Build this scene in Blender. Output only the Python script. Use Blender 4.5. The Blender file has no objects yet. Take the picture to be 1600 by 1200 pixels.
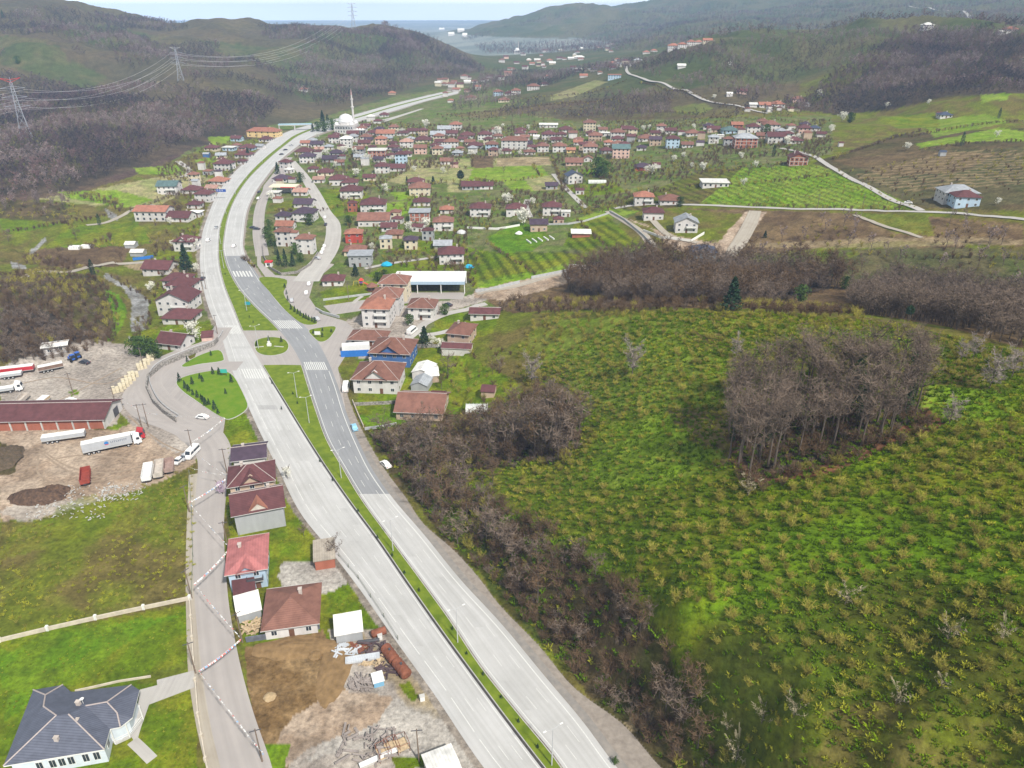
import bpy, math, random
import numpy as np
from mathutils import Vector, Matrix
R = math.radians
rnd = random.Random(7)
npr = np.random.RandomState(11)
SC = bpy.context.scene
# ------------------------------------------------------------------ camera, world, sun, exposure
CAMH, FPX, PITCH = 120.0, 1150.0, R(27)
cP, sP = math.cos(PITCH), math.sin(PITCH)
cam = bpy.data.cameras.new('camera')
cam.sensor_width = 36.0
cam.lens = 36.0 * FPX / 1600.0
cam.clip_start, cam.clip_end = 1.0, 90000.0
cam_ob = bpy.data.objects.new('camera', cam)
cam_ob.location = (0, 0, CAMH)
cam_ob.rotation_euler = (R(90) - PITCH, 0, 0)
SC.collection.objects.link(cam_ob)
SC.camera = cam_ob

SUN_EL, SUN_ROT = R(48), R(145)      # rotation measured clockwise from +Y
world = bpy.data.worlds.new('World')
SC.world = world
world.use_nodes = True
wn = world.node_tree
bg = wn.nodes['Background']
sky = wn.nodes.new('ShaderNodeTexSky')
sky.sky_type = 'NISHITA'
sky.sun_disc = False
sky.sun_elevation = SUN_EL
sky.sun_rotation = SUN_ROT
sky.altitude = 200
sky.air_density, sky.dust_density, sky.ozone_density = 1.0, 3.0, 1.2
# thin bright cloud over the whole sky
tc = wn.nodes.new('ShaderNodeTexCoord')
mpg = wn.nodes.new('ShaderNodeMapping'); mpg.inputs['Scale'].default_value = (1.0, 1.0, 5.0)
cn = wn.nodes.new('ShaderNodeTexNoise'); cn.inputs['Scale'].default_value = 2.4; cn.inputs['Detail'].default_value = 6
cr = wn.nodes.new('ShaderNodeMapRange'); cr.inputs['From Min'].default_value = .35; cr.inputs['From Max'].default_value = .65
cr.inputs['To Min'].default_value = .75; cr.inputs['To Max'].default_value = 1.0
mx = wn.nodes.new('ShaderNodeMix'); mx.data_type = 'RGBA'
mx.inputs[7].default_value = (8.2, 9.2, 9.9, 1)
wn.links.new(tc.outputs['Generated'], mpg.inputs['Vector']); wn.links.new(mpg.outputs[0], cn.inputs['Vector'])
wn.links.new(cn.outputs['Fac'], cr.inputs['Value']); wn.links.new(cr.outputs[0], mx.inputs[0])
sxz = wn.nodes.new('ShaderNodeSeparateXYZ'); wn.links.new(tc.outputs['Generated'], sxz.inputs[0])
hr = wn.nodes.new('ShaderNodeMapRange'); hr.inputs['From Min'].default_value = .0; hr.inputs['From Max'].default_value = .22; hr.inputs['To Min'].default_value = 2.7; hr.inputs['To Max'].default_value = 1.0
wn.links.new(sxz.outputs['Z'], hr.inputs['Value'])
vm = wn.nodes.new('ShaderNodeVectorMath'); vm.operation = 'SCALE'; vm.inputs[0].default_value = (8.8, 9.4, 9.6); wn.links.new(hr.outputs[0], vm.inputs['Scale']); wn.links.new(vm.outputs[0], mx.inputs[7])
wn.links.new(sky.outputs[0], mx.inputs[6]); wn.links.new(mx.outputs[2], bg.inputs['Color'])
bg.inputs['Strength'].default_value = 0.052

sun = bpy.data.lights.new('sun', 'SUN')
sun.energy, sun.angle, sun.color = 4.2, R(3.5), (1.0, .95, .87)
sun_ob = bpy.data.objects.new('sun', sun)
sd = Vector((math.sin(SUN_ROT) * math.cos(SUN_EL), math.cos(SUN_ROT) * math.cos(SUN_EL), math.sin(SUN_EL)))
sun_ob.rotation_euler = (-sd).to_track_quat('-Z', 'Y').to_euler()
sun_ob.location = (0, 0, 400)
SC.collection.objects.link(sun_ob)
SC.view_settings.view_transform = 'Standard'
SC.view_settings.look = 'None'
SC.view_settings.exposure = 0.33
SC.view_settings.gamma = 1
SC.cycles.max_bounces = 5
SC.cycles.diffuse_bounces = 2
SC.cycles.transparent_max_bounces = 6
SC.cycles.volume_bounces = 2
SC.cycles.use_adaptive_sampling = True

# ------------------------------------------------------------------ noise and pixel <-> world
def vn(x, y, seed=0):
    xi, yi = np.floor(x).astype(np.int64), np.floor(y).astype(np.int64)
    xf, yf = x - xi, y - yi
    u, v = xf * xf * (3 - 2 * xf), yf * yf * (3 - 2 * yf)
    def h(i, j):
        n = (i * 374761393 + j * 668265263 + seed * 974634777) & 0xffffffff
        n = ((n ^ (n >> 13)) * 1274126177) & 0xffffffff
        return ((n ^ (n >> 16)) & 0xffff) / 65535.0
    return (h(xi, yi) * (1 - u) + h(xi + 1, yi) * u) * (1 - v) + (h(xi, yi + 1) * (1 - u) + h(xi + 1, yi + 1) * u) * v
def fbm(x, y, seed=0, o=4, g=.5):
    s, a, t = 0, 1.0, 0
    for k in range(o):
        s = s + a * vn(x * 2 ** k + 17.3 * k, y * 2 ** k - 9.1 * k, seed + k); t += a; a *= g
    return s / t
def smooth(x, a, b):
    t = np.clip((x - a) / (b - a), 0, 1); return t * t * (3 - 2 * t)
def flat(px, py, h=0.0):                       # where the ray of a pixel meets the level h
    t = (py - 600) / FPX
    z = (CAMH - h) / (sP + t * cP)
    return (px - 800) / FPX * z, z * (cP - t * sP)
def project(x, y, z):
    rz = z - CAMH
    d = y * cP - rz * sP
    return 800 + FPX * x / d, 600 + FPX * (-y * sP - rz * cP) / d, d

# ------------------------------------------------------------------ terrain: heights known at picture points
# (px, py, height) or (px, py, -distance)
CT = [(20,40,-1450),(60,90,-1120),(160,60,-1500),(250,70,-1450),(880,1200,0),(700,1000,0),(560,800,0),(460,620,0),(380,500,0),(340,400,0),(370,300,0),(430,230,0),(480,210,0),(560,185,0),(700,145,0),
(0,1200,0),(200,1100,0),(350,1100,0),(0,950,0),(150,850,0),(300,780,0),(0,720,0),(150,650,0),(0,600,0),(210,560,0),(100,600,0),(280,500,0),(300,420,0),
(215,480,-3.001),(200,440,-3.001),(160,330,-2.001),(50,400,-2.001),(110,380,0),(250,350,0),(0,340,1),(0,390,0),(120,295,2),(250,260,1),(300,260,0),
(80,455,8),(40,530,3),(130,460,6),(90,550,2),(180,500,0),(10,440,5),(60,427,5),(150,425,3),
(0,300,5),(100,290,5),(180,280,5),(250,240,4),(320,212,3),(400,203,1),(450,193,1),
(40,215,-690),(0,250,-620),(0,180,-850),(0,120,-1050),(0,60,-1300),(0,8,-1600),
(100,230,-660),(130,165,-860),(120,100,-1150),(110,50,-1450),(110,14,-1700),
(200,200,-760),(200,140,-980),(200,80,-1300),(200,30,-1750),
(282,125,-1130),(282,190,-830),(300,80,-1450),(300,40,-1800),
(400,170,-950),(400,120,-1200),(400,80,-1500),(400,40,-1850),
(450,185,2),(480,150,-1150),(480,100,-1450),(480,50,-1900),(540,165,3),
(560,130,-1350),(560,85,-1650),(560,47,-1950),(660,140,2),(660,110,-1550),(660,62,-2000),(740,118,-1600),(735,92,-1950),
(800,125,2),(850,85,-2350),(760,118,0),(830,105,0),(900,80,-2400),
(735,68,-3300),(800,55,-3500),(800,36,-3900),(870,12,-4100),(930,8,-4100),(980,14,-4200),(1030,3,-4300),(1100,-5,-4400),(1300,-12,-4400),(1600,-15,-4400),
(900,60,-3200),(1000,62,-2700),(1080,45,-2700),(1160,40,-2700),(1000,40,-3500),(1200,20,-3400),
(900,108,-1700),(940,102,-1650),(1000,90,-1600),(1070,76,-1500),(1150,62,-1450),(1300,48,-1350),(1450,42,-1250),(1600,52,-1200),
(1400,30,-2700),(1560,38,-2000),(1600,20,-2600),
(1000,115,-1250),(900,185,5),(800,180,3),(1000,190,8),(1100,195,14),(1200,190,18),(1290,190,22),(720,170,5),(750,160,7),
(850,150,-1080),(950,150,-1050),(1100,150,-950),(1170,170,-850),(1250,150,-930),(1250,110,-1080),(1350,150,-850),(1350,100,-1000),
(1450,190,-700),(1450,130,-850),(1450,80,-1050),(1600,190,-650),(1600,130,-800),(1600,80,-1000),
(1300,250,18),(1500,230,26),(1600,250,28),(1500,315,22),(1600,340,24),(1400,330,17),(1200,325,12),(1050,320,8),(950,320,4),(900,280,2),(1100,280,10),
(800,330,1),(700,300,0),(600,300,0),(700,400,1),(850,400,2),(1000,380,6),(1100,390,6),(1100,430,3),(950,450,3),(1200,380,9),(1400,380,14),(1600,400,18),
(1300,430,8),(1500,440,12),(1600,470,14),(1250,460,5),(1450,470,9),(900,470,6),(830,470,3),
(850,505,10),(950,494,22),(1050,489,30),(1150,488,34),(1300,492,37),(1400,505,38),(1500,525,40),(1600,555,42),
(780,520,4),(850,570,8),(950,560,20),(1050,560,28),(1150,600,34),(900,640,12),(1000,650,24),(1130,720,32),(1300,650,38),(1450,650,41),(1600,680,44),
(750,650,3),(820,700,6),(700,620,0),(600,640,0),(900,740,14),(950,820,17),(850,800,10),(780,830,4),(720,790,0.5),(1200,760,34),(1400,730,40),(1600,850,44),
(1100,850,28),(1250,950,33),(1000,900,20),(900,880,11),(840,940,3),(930,1000,8),(1000,1080,10),(1050,1050,19),(1090,1150,18),(1150,1000,27),(1200,1150,25),
(1400,1100,32),(1600,1100,38),(1400,1200,30),(1600,1200,36),(640,700,0),(770,935,0),(904,1083,0),(1030,1197,0)]
WT = [(-300,60,0),(0,30,0),(40,50,0),(150,60,22),(330,110,46),(500,200,46),(-450,200,2),(-500,330,3),(-800,500,20),(-1300,900,60),(-2100,1500,120),
(900,500,35),(1300,900,75),(2000,1300,120),(2200,1500,90),(1500,1900,40),(800,2000,15),(-1100,2500,20),(-600,2700,-10),(-1500,2300,50),(-150,2500,-8),
(0,5200,20),(1500,6000,60),(4000,6500,80),(-3000,4000,-22),(-1500,4000,-22),(-800,6000,-22),(-5000,8000,-22),(0,12000,-22),(9000,12000,-10),(-20000,20000,-22),
(20000,20000,-22),(-1000,3200,-20),(-500,3600,-20),(2500,5800,60),(-2500,2600,40),(-4500,3200,90)]
pts = []
for px, py, q in CT:
    if q <= -500:
        t = (py - 600) / FPX; z = -q / (cP - t * sP)
        pts.append(((px - 800) / FPX * z / -q, math.log(-q), CAMH - z * (sP + t * cP)))
    else:
        x, y = flat(px, py, q); pts.append((x / y, math.log(y), q))
for x, y, h in WT: pts.append((x / y, math.log(y), h))
PT = np.array(pts); KL = .55
def tps(P, V, lam):
    n = len(P)
    d = P[:, None] - P[None]; r2 = (d ** 2).sum(-1)
    K = .5 * r2 * np.log(r2 + 1e-12) + lam * np.eye(n)
    Q = np.c_[np.ones(n), P]
    A = np.zeros((n + 3, n + 3)); A[:n, :n] = K; A[:n, n:] = Q; A[n:, :n] = Q.T
    return np.linalg.solve(A, np.r_[V, 0, 0, 0])
PP = PT[:, :2] * (1, KL)
W = tps(PP, PT[:, 2], 2e-4)
def tps_eval(a, l):
    out = W[-3] + W[-2] * a + W[-1] * l * KL
    for i in range(len(PP)):
        r2 = (a - PP[i, 0]) ** 2 + (l * KL - PP[i, 1]) ** 2
        out = out + W[i] * .5 * r2 * np.log(r2 + 1e-12)
    return out
# highway edges in the picture (x, y)
def curve(pl, h=0.0):                    # smooth X(Y) through picture points
    w = np.array([flat(x, y, h) for x, y in pl]); w = w[np.argsort(w[:, 1])]
    Y, X = w[:, 1], w[:, 0]
    m = np.gradient(X, Y)
    def f(y):
        y = np.clip(np.asarray(y, float), Y[0], Y[-1])
        i = np.clip(np.searchsorted(Y, y) - 1, 0, len(Y) - 2)
        hh = Y[i + 1] - Y[i]; t = (y - Y[i]) / hh
        return ((2*t**3-3*t**2+1)*X[i] + (t**3-2*t**2+t)*hh*m[i] + (-2*t**3+3*t**2)*X[i+1] + (t**3-t**2)*hh*m[i+1])
    return f
OL = curve([(815,1240),(780,1197),(692,1072),(635,995),(572,908),(522,845),(491,808),(447,728),(422,680),(396,626),(373,576),(351,514),(340,492),(326,450),(320,412),(322,369),(331,337),(347,300),(370,270),(400,242),(430,219),(455,205),(500,192),(550,181),(600,167),(650,154),(702,142)])
ML = curve([(880,1240),(846,1197),(796,1132),(738,1054),(700,1002),(640,917),(587,840),(550,790),(513,737),(480,686),(442,624),(415,580),(397,550),(379,518),(365,484),(350,446),(342,412),(341,384),(344,352),(354,324),(367,300),(383,278),(408,252),(440,226),(463,210),(506,195),(556,183),(604,169),(653,156),(705,143.5)])
MR = curve([(905,1240),(878,1197),(811,1114),(758,1048),(700,962),(665,914),(610,840),(561,772),(535,728),(515,694),(496,645),(481,599),(470,566),(443,524),(427,506),(404,484),(378,456),(359,424),(350,394),(352,362),(361,326),(374,300),(390,278),(414,254),(446,227),(469,211),(510,196),(560,184),(608,170),(656,157),(708,144)])
RR = curve([(985,1240),(950,1197),(904,1134),(846,1064),(773,975),(717,914),(655,837),(610,784),(577,737),(557,697),(538,652),(521,599),(508,566),(484,524),(461,500),(432,473),(411,448),(395,424),(378,394),(378,362),(385,324),(398,298),(414,276),(432,254),(464,228),(487,213),(530,199),(570,186),(618,172),(662,158.5),(714,146)])
GR = curve([(1075,1240),(1030,1197),(971,1130),(904,1081),(846,1014),(770,933),(755,912),(700,852),(667,824),(632,775),(600,732),(575,690),(553,645),(537,600),(520,560),(500,524),(470,497),(440,473),(418,445),(402,420),(384,394),(384,362),(391,324),(404,298),(420,276),(438,254),(470,229),(493,214),(535,200),(574,187),(622,173),(665,159),(716,147)])
A0, A1, NA = -1.36, 1.36, 1100
LG = np.r_[np.linspace(math.log(35), math.log(5200), 850), np.linspace(math.log(5400), math.log(11500), 30)]
AG = np.linspace(A0, A1, NA)
lc = np.linspace(LG[0], LG[-1], 300); ac = np.linspace(A0, A1, 200)
CH = tps_eval(*np.meshgrid(ac, lc))
def bil(G, ag, lg, a, l):
    i = np.clip(np.searchsorted(lg, l) - 1, 0, len(lg) - 2); j = np.clip(((a - ag[0]) / (ag[1] - ag[0])).astype(int), 0, len(ag) - 2)
    u = np.clip((l - lg[i]) / (lg[i + 1] - lg[i]), 0, 1); v = np.clip((a - ag[j]) / (ag[1] - ag[0]), 0, 1)
    return (G[i, j] * (1 - v) + G[i, j + 1] * v) * (1 - u) + (G[i + 1, j] * (1 - v) + G[i + 1, j + 1] * v) * u
AA, LL = np.meshgrid(AG, LG)
HZ = bil(CH, ac, lc, AA, LL)
YY = np.exp(LL); XX = AA * YY
hill = smooth(HZ, 9, 40) * smooth(YY, 450, 800) * (1 - smooth(YY, 6000, 9000))
rg = 1 - np.abs(2 * fbm(XX / 260, YY / 330, 5, 4) - 1)
HZ = HZ + hill * ((rg - .75) * 62 + (fbm(XX / 60, YY / 60, 9, 3) - .5) * 9)
near = smooth(HZ, 3, 12) * (1 - smooth(YY, 450, 700))
HZ = HZ + near * ((fbm(XX / 28, YY / 28, 21, 3) - .5) * 2.6 + (fbm(XX / 5, YY / 5, 23, 2) - .5) * .5)
# highway bed
dl = OL(YY) - 7 - XX; dr = XX - (GR(YY) + 1.0)
dd = np.maximum(np.maximum(dl, dr), 0)
k = smooth(dd, 0, 14 + 0 * YY) ; k = np.where((YY > 1340), 1, k)
HZ = HZ * k
HZ = np.where((np.abs(HZ) < 1.2) & (YY < 560) & (AA < 0), HZ * .25, HZ)
def height(x, y):
    x = np.asarray(x, float); y = np.maximum(np.asarray(y, float), 35.5)
    return bil(HZ, AG, LG, np.clip(x / y, A0, A1), np.log(y))
def hit(px, py):                                  # first ground point seen at a picture point
    t = (py - 600) / FPX; a = (px - 800) / FPX / (cP - t * sP)
    q = np.exp(np.linspace(math.log(60), math.log(9000), 2600))
    zr = CAMH - q / (cP - t * sP) * (sP + t * cP)
    d = zr - height(a * q, q)
    n = np.where(d < 0)[0]
    i = n[0] if len(n) else len(q) - 1
    if i > 0:
        f = d[i - 1] / (d[i - 1] - d[i] + 1e-9); y = q[i - 1] + (q[i] - q[i - 1]) * f
    else: y = q[0]
    return float(a * y), float(y)
def hit3(px, py):
    x, y = hit(px, py); return Vector((x, y, float(height(x, y))))
def inpoly(px, py, poly):
    poly = np.asarray(poly, float); r = np.zeros(px.shape, bool)
    x0, y0 = poly[-1]
    for x1, y1 in poly:
        if y0 != y1:
            c = ((y0 > py) != (y1 > py)) & (px < (x1 - x0) * (py - y0) / (y1 - y0) + x0)
            r ^= c
        x0, y0 = x1, y1
    return r

# ------------------------------------------------------------------ materials
MATS = {}
def mat(name, col, rough=.85, var=.18, scale=1.0, spec=.25, metal=0.0, col2=None, bump=0.0, coord='Object', stripes=None, rvar=0.0, contrast=.2, stretch=None, trans=0.0):
    if name in MATS: return MATS[name]
    m = bpy.data.materials.new(name); m.use_nodes = True; nt = m.node_tree; N, L = nt.nodes, nt.links
    b = N['Principled BSDF']
    b.inputs['Roughness'].default_value = rough; b.inputs['Metallic'].default_value = metal
    b.inputs['Specular IOR Level'].default_value = spec
    t = N.new('ShaderNodeTexCoord'); vec = t.outputs[coord]
    if stretch:
        mp = N.new('ShaderNodeMapping'); mp.inputs['Scale'].default_value = stretch; L.new(vec, mp.inputs[0]); vec2 = mp.outputs[0]
    else: vec2 = vec
    n = N.new('ShaderNodeTexNoise'); n.inputs['Scale'].default_value = scale; n.inputs['Detail'].default_value = 5; n.inputs['Roughness'].default_value = .6
    L.new(vec2, n.inputs['Vector'])
    r = N.new('ShaderNodeMapRange'); r.inputs['From Min'].default_value = .5 - contrast; r.inputs['From Max'].default_value = .5 + contrast
    L.new(n.outputs['Fac'], r.inputs['Value'])
    c2 = col2 or tuple(max(0, c * (1 - var)) for c in col); c1 = col if col2 else tuple(c * (1 + var * .6) for c in col)
    mx = N.new('ShaderNodeMix'); mx.data_type = 'RGBA'
    mx.inputs[6].default_value = (*c1, 1); mx.inputs[7].default_value = (*c2, 1); L.new(r.outputs[0], mx.inputs[0])
    out = mx.outputs[2]
    if stripes:                       # (axis, period m, darkness)
        ax, per, dk = stripes
        sx = N.new('ShaderNodeSeparateXYZ'); L.new(vec, sx.inputs[0])
        mm = N.new('ShaderNodeMath'); mm.operation = 'DIVIDE'; mm.inputs[1].default_value = per; L.new(sx.outputs[ax], mm.inputs[0])
        fr = N.new('ShaderNodeMath'); fr.operation = 'FRACT'; L.new(mm.outputs[0], fr.inputs[0])
        mr = N.new('ShaderNodeMapRange'); mr.inputs['To Min'].default_value = dk; mr.inputs['To Max'].default_value = 1.0; mr.inputs['From Max'].default_value = .5
        L.new(fr.outputs[0], mr.inputs['Value'])
        m2 = N.new('ShaderNodeMix'); m2.data_type = 'RGBA'; m2.blend_type = 'MULTIPLY'; m2.inputs[0].default_value = 1
        L.new(out, m2.inputs[6]); L.new(mr.outputs[0], m2.inputs[7]); out = m2.outputs[2]
    if rvar:
        oi = N.new('ShaderNodeObjectInfo'); hv = N.new('ShaderNodeHueSaturation')
        mr2 = N.new('ShaderNodeMapRange'); mr2.inputs['To Min'].default_value = 1 - rvar; mr2.inputs['To Max'].default_value = 1 + rvar
        L.new(oi.outputs['Random'], mr2.inputs['Value']); L.new(mr2.outputs[0], hv.inputs['Value']); L.new(out, hv.inputs['Color']); out = hv.outputs[0]
    L.new(out, b.inputs['Base Color'])
    if bump:
        bp = N.new('ShaderNodeBump'); bp.inputs['Strength'].default_value = .6; bp.inputs['Distance'].default_value = bump
        L.new(n.outputs['Fac'], bp.inputs['Height']); L.new(bp.outputs[0], b.inputs['Normal'])
    MATS[name] = m
    return m

# ------------------------------------------------------------------ mesh helpers
COL = SC.collection
class MB:
    def __init__(s): s.v, s.f = [], []
    def add(s, vs, fs):
        o = len(s.v); s.v += [tuple(v) for v in vs]; s.f += [tuple(i + o for i in f) for f in fs]; return s
    def box(s, c, d, rz=0.0, M=None):
        x, y, z = d[0] / 2, d[1] / 2, d[2] / 2; cs, sn = math.cos(rz), math.sin(rz)
        vs = []
        for dz in (-z, z):
            for dx, dy in ((-x, -y), (x, -y), (x, y), (-x, y)):
                p = Vector((c[0] + dx * cs - dy * sn, c[1] + dx * sn + dy * cs, c[2] + dz)); vs.append(M @ p if M else p)
        return s.add(vs, [(0, 3, 2, 1), (4, 5, 6, 7), (0, 1, 5, 4), (1, 2, 6, 5), (2, 3, 7, 6), (3, 0, 4, 7)])
    def tube(s, a, b, r0, r1=None, n=6, cap=True):
        a, b = Vector(a), Vector(b); r1 = r0 if r1 is None else r1
        d = b - a
        if d.length < 1e-6: return s
        q = d.to_track_quat('Z', 'Y'); vs = []
        for p, r in ((a, r0), (b, r1)):
            for i in range(n):
                an = 2 * math.pi * i / n; vs.append(p + q @ Vector((r * math.cos(an), r * math.sin(an), 0)))
        fs = [(i, (i + 1) % n, n + (i + 1) % n, n + i) for i in range(n)]
        if cap: fs += [tuple(range(n - 1, -1, -1)), tuple(range(n, 2 * n))]
        return s.add(vs, fs)
    def path(s, ps, r, n=5):
        for a, b in zip(ps[:-1], ps[1:]): s.tube(a, b, r, r, n, False)
        return s
    def lathe(s, prof, n=16, c=(0, 0, 0), sx=1, sy=1):
        vs = []; m = len(prof)
        for r, z in prof:
            for i in range(n):
                an = 2 * math.pi * (i + .5) / n; vs.append((c[0] + r * sx * math.cos(an), c[1] + r * sy * math.sin(an), c[2] + z))
        fs = [(k * n + i, k * n + (i + 1) % n, (k + 1) * n + (i + 1) % n, (k + 1) * n + i) for k in range(m - 1) for i in range(n)]
        fs += [tuple(range(n - 1, -1, -1)), tuple(range((m - 1) * n, m * n))]
        return s.add(vs, fs)
    def prism(s, poly, z0, z1):
        n = len(poly)
        ar = sum(poly[i][0] * poly[(i + 1) % n][1] - poly[(i + 1) % n][0] * poly[i][1] for i in range(n))
        if ar < 0: poly = poly[::-1]
        vs = [(p[0], p[1], z0) for p in poly] + [(p[0], p[1], z1) for p in poly]
        return s.add(vs, [tuple(range(n - 1, -1, -1)), tuple(range(n, 2 * n))] + [(i, (i + 1) % n, n + (i + 1) % n, n + i) for i in range(n)])
    def extr(s, poly, x0, x1, M=None):      # poly in (y, z) drawn along x
        n = len(poly); ar = sum(poly[i][0] * poly[(i + 1) % n][1] - poly[(i + 1) % n][0] * poly[i][1] for i in range(n))
        if ar < 0: poly = poly[::-1]
        vs = [Vector((x0, p[0], p[1])) for p in poly] + [Vector((x1, p[0], p[1])) for p in poly]
        if M: vs = [M @ v for v in vs]
        return s.add(vs, [tuple(range(n - 1, -1, -1)), tuple(range(n, 2 * n))] + [(i, (i + 1) % n, n + (i + 1) % n, n + i) for i in range(n)])
    def mesh(s, name, m=None, shade=False):
        me = bpy.data.meshes.new(name); me.from_pydata(s.v, [], s.f); me.validate(); me.update()
        if m: me.materials.append(m)
        if shade:
            for p in me.polygons: p.use_smooth = True
        return me
    def obj(s, name, m=None, parent=None, shade=False, loc=None, rz=0.0):
        return link(name, s.mesh(name, m, shade), parent, loc, rz)
def link(name, me, parent=None, loc=None, rz=0.0):
    o = bpy.data.objects.new(name, me); COL.objects.link(o)
    if parent: o.parent = parent
    if loc is not None: o.location = loc
    o.rotation_euler[2] = rz
    return o
def tag(o, label=None, cat=None, group=None, kind=None):
    if label: o['label'] = label
    if cat: o['category'] = cat
    if group: o['group'] = group
    if kind: o['kind'] = kind
    return o
def thing(name, label, cat, loc, rz=0.0, group=None):
    o = bpy.data.objects.new(name, None); COL.objects.link(o); o.location = loc; o.rotation_euler[2] = rz; o.empty_display_size = .5
    return tag(o, label, cat, group)
def copy_thing(src, loc, rz, sc=1.0, label=None):
    r = src.copy(); COL.objects.link(r); r.location = loc; r.rotation_euler[2] = rz
    r.scale = (sc, sc, sc) if not isinstance(sc, (tuple, list)) else sc
    if label: r['label'] = label
    for ch in src.children:
        c = ch.copy(); COL.objects.link(c); c.parent = r
        for g in ch.children:
            d = g.copy(); COL.objects.link(d); d.parent = c
    return r
# ------------------------------------------------------------------ land cover painted on the ground in world space
PAL = dict(
 lawn=((.105,.165,.004),(.165,.185,.010)), field=((.15,.255,.010),(.20,.27,.03)), olive=((.125,.15,.012),(.135,.11,.03)),
 scrub=((.07,.062,.02),(.11,.08,.038)), brown=((.115,.075,.04),(.16,.11,.055)), wood=((.05,.040,.028),(.09,.065,.042)),
 tan=((.34,.27,.16),(.26,.20,.11)), dirt=((.42,.33,.25),(.31,.23,.165)), yard=((.40,.355,.31),(.31,.27,.235)), bare=((.17,.105,.045),(.25,.165,.08)),
 conc=((.44,.41,.37),(.38,.35,.315)), grav=((.30,.26,.22),(.20,.17,.14)), hillg=((.065,.083,.026),(.105,.098,.042)), hillb=((.085,.055,.045),(.12,.085,.05)),
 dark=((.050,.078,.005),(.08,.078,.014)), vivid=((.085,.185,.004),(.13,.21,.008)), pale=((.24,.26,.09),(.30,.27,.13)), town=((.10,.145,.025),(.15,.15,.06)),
 plain=((.15,.18,.16),(.25,.27,.24)), stream=((.32,.32,.32),(.19,.185,.17)), rust=((.20,.09,.045),(.13,.07,.04)))
U_X, U_Y, _ = project(XX, YY, HZ)
deep = np.clip(YY / 300, .6, 8)
CA = np.zeros(XX.shape + (3,))
def noise_mix(key, sc, m, seed=3, lo=.35, hi=.65):
    c0, c1 = (np.array(c) for c in PAL[key])
    t = smooth(fbm(XX[m] / sc, YY[m] / sc, seed, 4, .6), lo, hi)[:, None]
    return c0 * (1 - t) + c1 * t
M_ = np.ones(XX.shape, bool); CA[M_] = noise_mix('olive', 14, M_)
WXn = (fbm(XX / 9, YY / 9, 31, 4, .6) - .5) * 1.5; WYn = (fbm(XX / 9, YY / 9, 37, 4, .6) - .5) * 1.5
def paint(key, poly, warp=8, sc=12, cond=None, fade=None, seed=3):
    p = np.array(poly, float); ymid = p[:, 1].mean()
    wp = warp * np.clip((ymid - 0) / 700, .15, 1.3)
    x0, x1, y0, y1 = p[:, 0].min() - wp, p[:, 0].max() + wp, p[:, 1].min() - wp, p[:, 1].max() + wp
    m = (U_X > x0) & (U_X < x1) & (U_Y > y0) & (U_Y < y1)
    if cond is not None: m &= cond
    ij = np.nonzero(m)
    s = inpoly(U_X[ij] + WXn[ij] * wp * 2, U_Y[ij] + WYn[ij] * wp, p)
    m2 = np.zeros(XX.shape, bool); m2[ij[0][s], ij[1][s]] = True
    c = noise_mix(key, sc, m2, seed)
    if fade: CA[m2] = CA[m2] * (1 - fade) + c * fade
    else: CA[m2] = c
    return m2
def soft(key, poly, warp, sc, n=5, fade=.33):
    p = np.array(poly, float); c = p.mean(0)
    for i in range(n): paint(key, (p - c) * (1.16 - .1 * i) + c, warp, sc, None, fade, 3 + i)
# broad regions ---------------------------------------------------------
far = YY > 2400
CA[far] = noise_mix('hillg', 160, far)
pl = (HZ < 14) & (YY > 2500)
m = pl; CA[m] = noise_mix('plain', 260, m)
paint('hillg', [(-300,-60),(1900,-60),(1900,130),(760,190),(460,210),(-300,320)], sc=90, cond=~pl)
paint('hillb', [(-300,-60),(700,50),(760,110),(640,140),(480,190),(250,260),(-300,330)], sc=60, fade=.55, cond=~pl)
for pg in [[(0,55),(60,60),(110,95),(170,120),(140,140),(60,118),(0,100)],[(20,78),(90,70),(110,100),(40,110)],[(300,60),(420,75),(540,60),(600,90),(500,110),(380,100)],[(420,95),(520,120),(600,150),(480,160),(440,130)],
           [(480,50),(560,47),(640,60),(700,95),(620,110),(540,90)],[(100,30),(180,40),(260,60),(180,75),(100,60)]]:
    paint('hillg', pg, sc=40, warp=16)
paint('tan', [(225,118),(262,135),(275,142),(255,132)], sc=8)
paint('town', [(240,215),(480,190),(620,150),(760,130),(880,190),(1060,185),(1300,180),(1300,240),(1000,330),(780,480),(560,560),(300,520),(250,350)], sc=9, warp=12)
paint('olive', [(0,300),(240,262),(320,232),(420,212),(420,240),(330,300),(330,420),(230,470),(190,560),(0,560)], sc=14)
paint('hillb', [(60,240),(240,235),(330,215),(250,262),(130,300),(0,320),(0,240)], sc=25)
paint('wood', [(0,235),(100,205),(330,190),(420,195),(400,215),(300,232),(240,255),(100,300),(0,305)], sc=20, warp=14)
# valley fields on the left
paint('pale', [(60,310),(130,300),(200,285),(300,268),(330,280),(240,325),(130,320)], warp=4)
paint('field', [(210,262),(285,258),(290,272),(215,272)], warp=3); paint('field', [(305,250),(345,243),(350,258),(310,260)], warp=3)
paint('field', [(325,214),(362,213),(362,224),(330,228)], warp=3)
paint('lawn', [(0,340),(100,350),(30,365),(0,364)], warp=3); paint('field', [(90,300),(180,296),(240,312),(200,325),(110,310)], warp=5)
paint('lawn', [(100,350),(215,345),(240,380),(150,388),(60,390),(90,370)], warp=5)
paint('brown', [(45,395),(70,388),(205,384),(190,415),(110,420),(55,412)], warp=5)
paint('scrub', [(0,312),(100,318),(110,345),(0,342)], warp=6)
paint('scrub', [(0,430),(60,430),(150,428),(180,470),(180,520),(130,550),(0,560)], warp=10); paint('wood', [(0,470),(60,480),(150,520),(130,560),(0,565)], warp=10)
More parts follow.
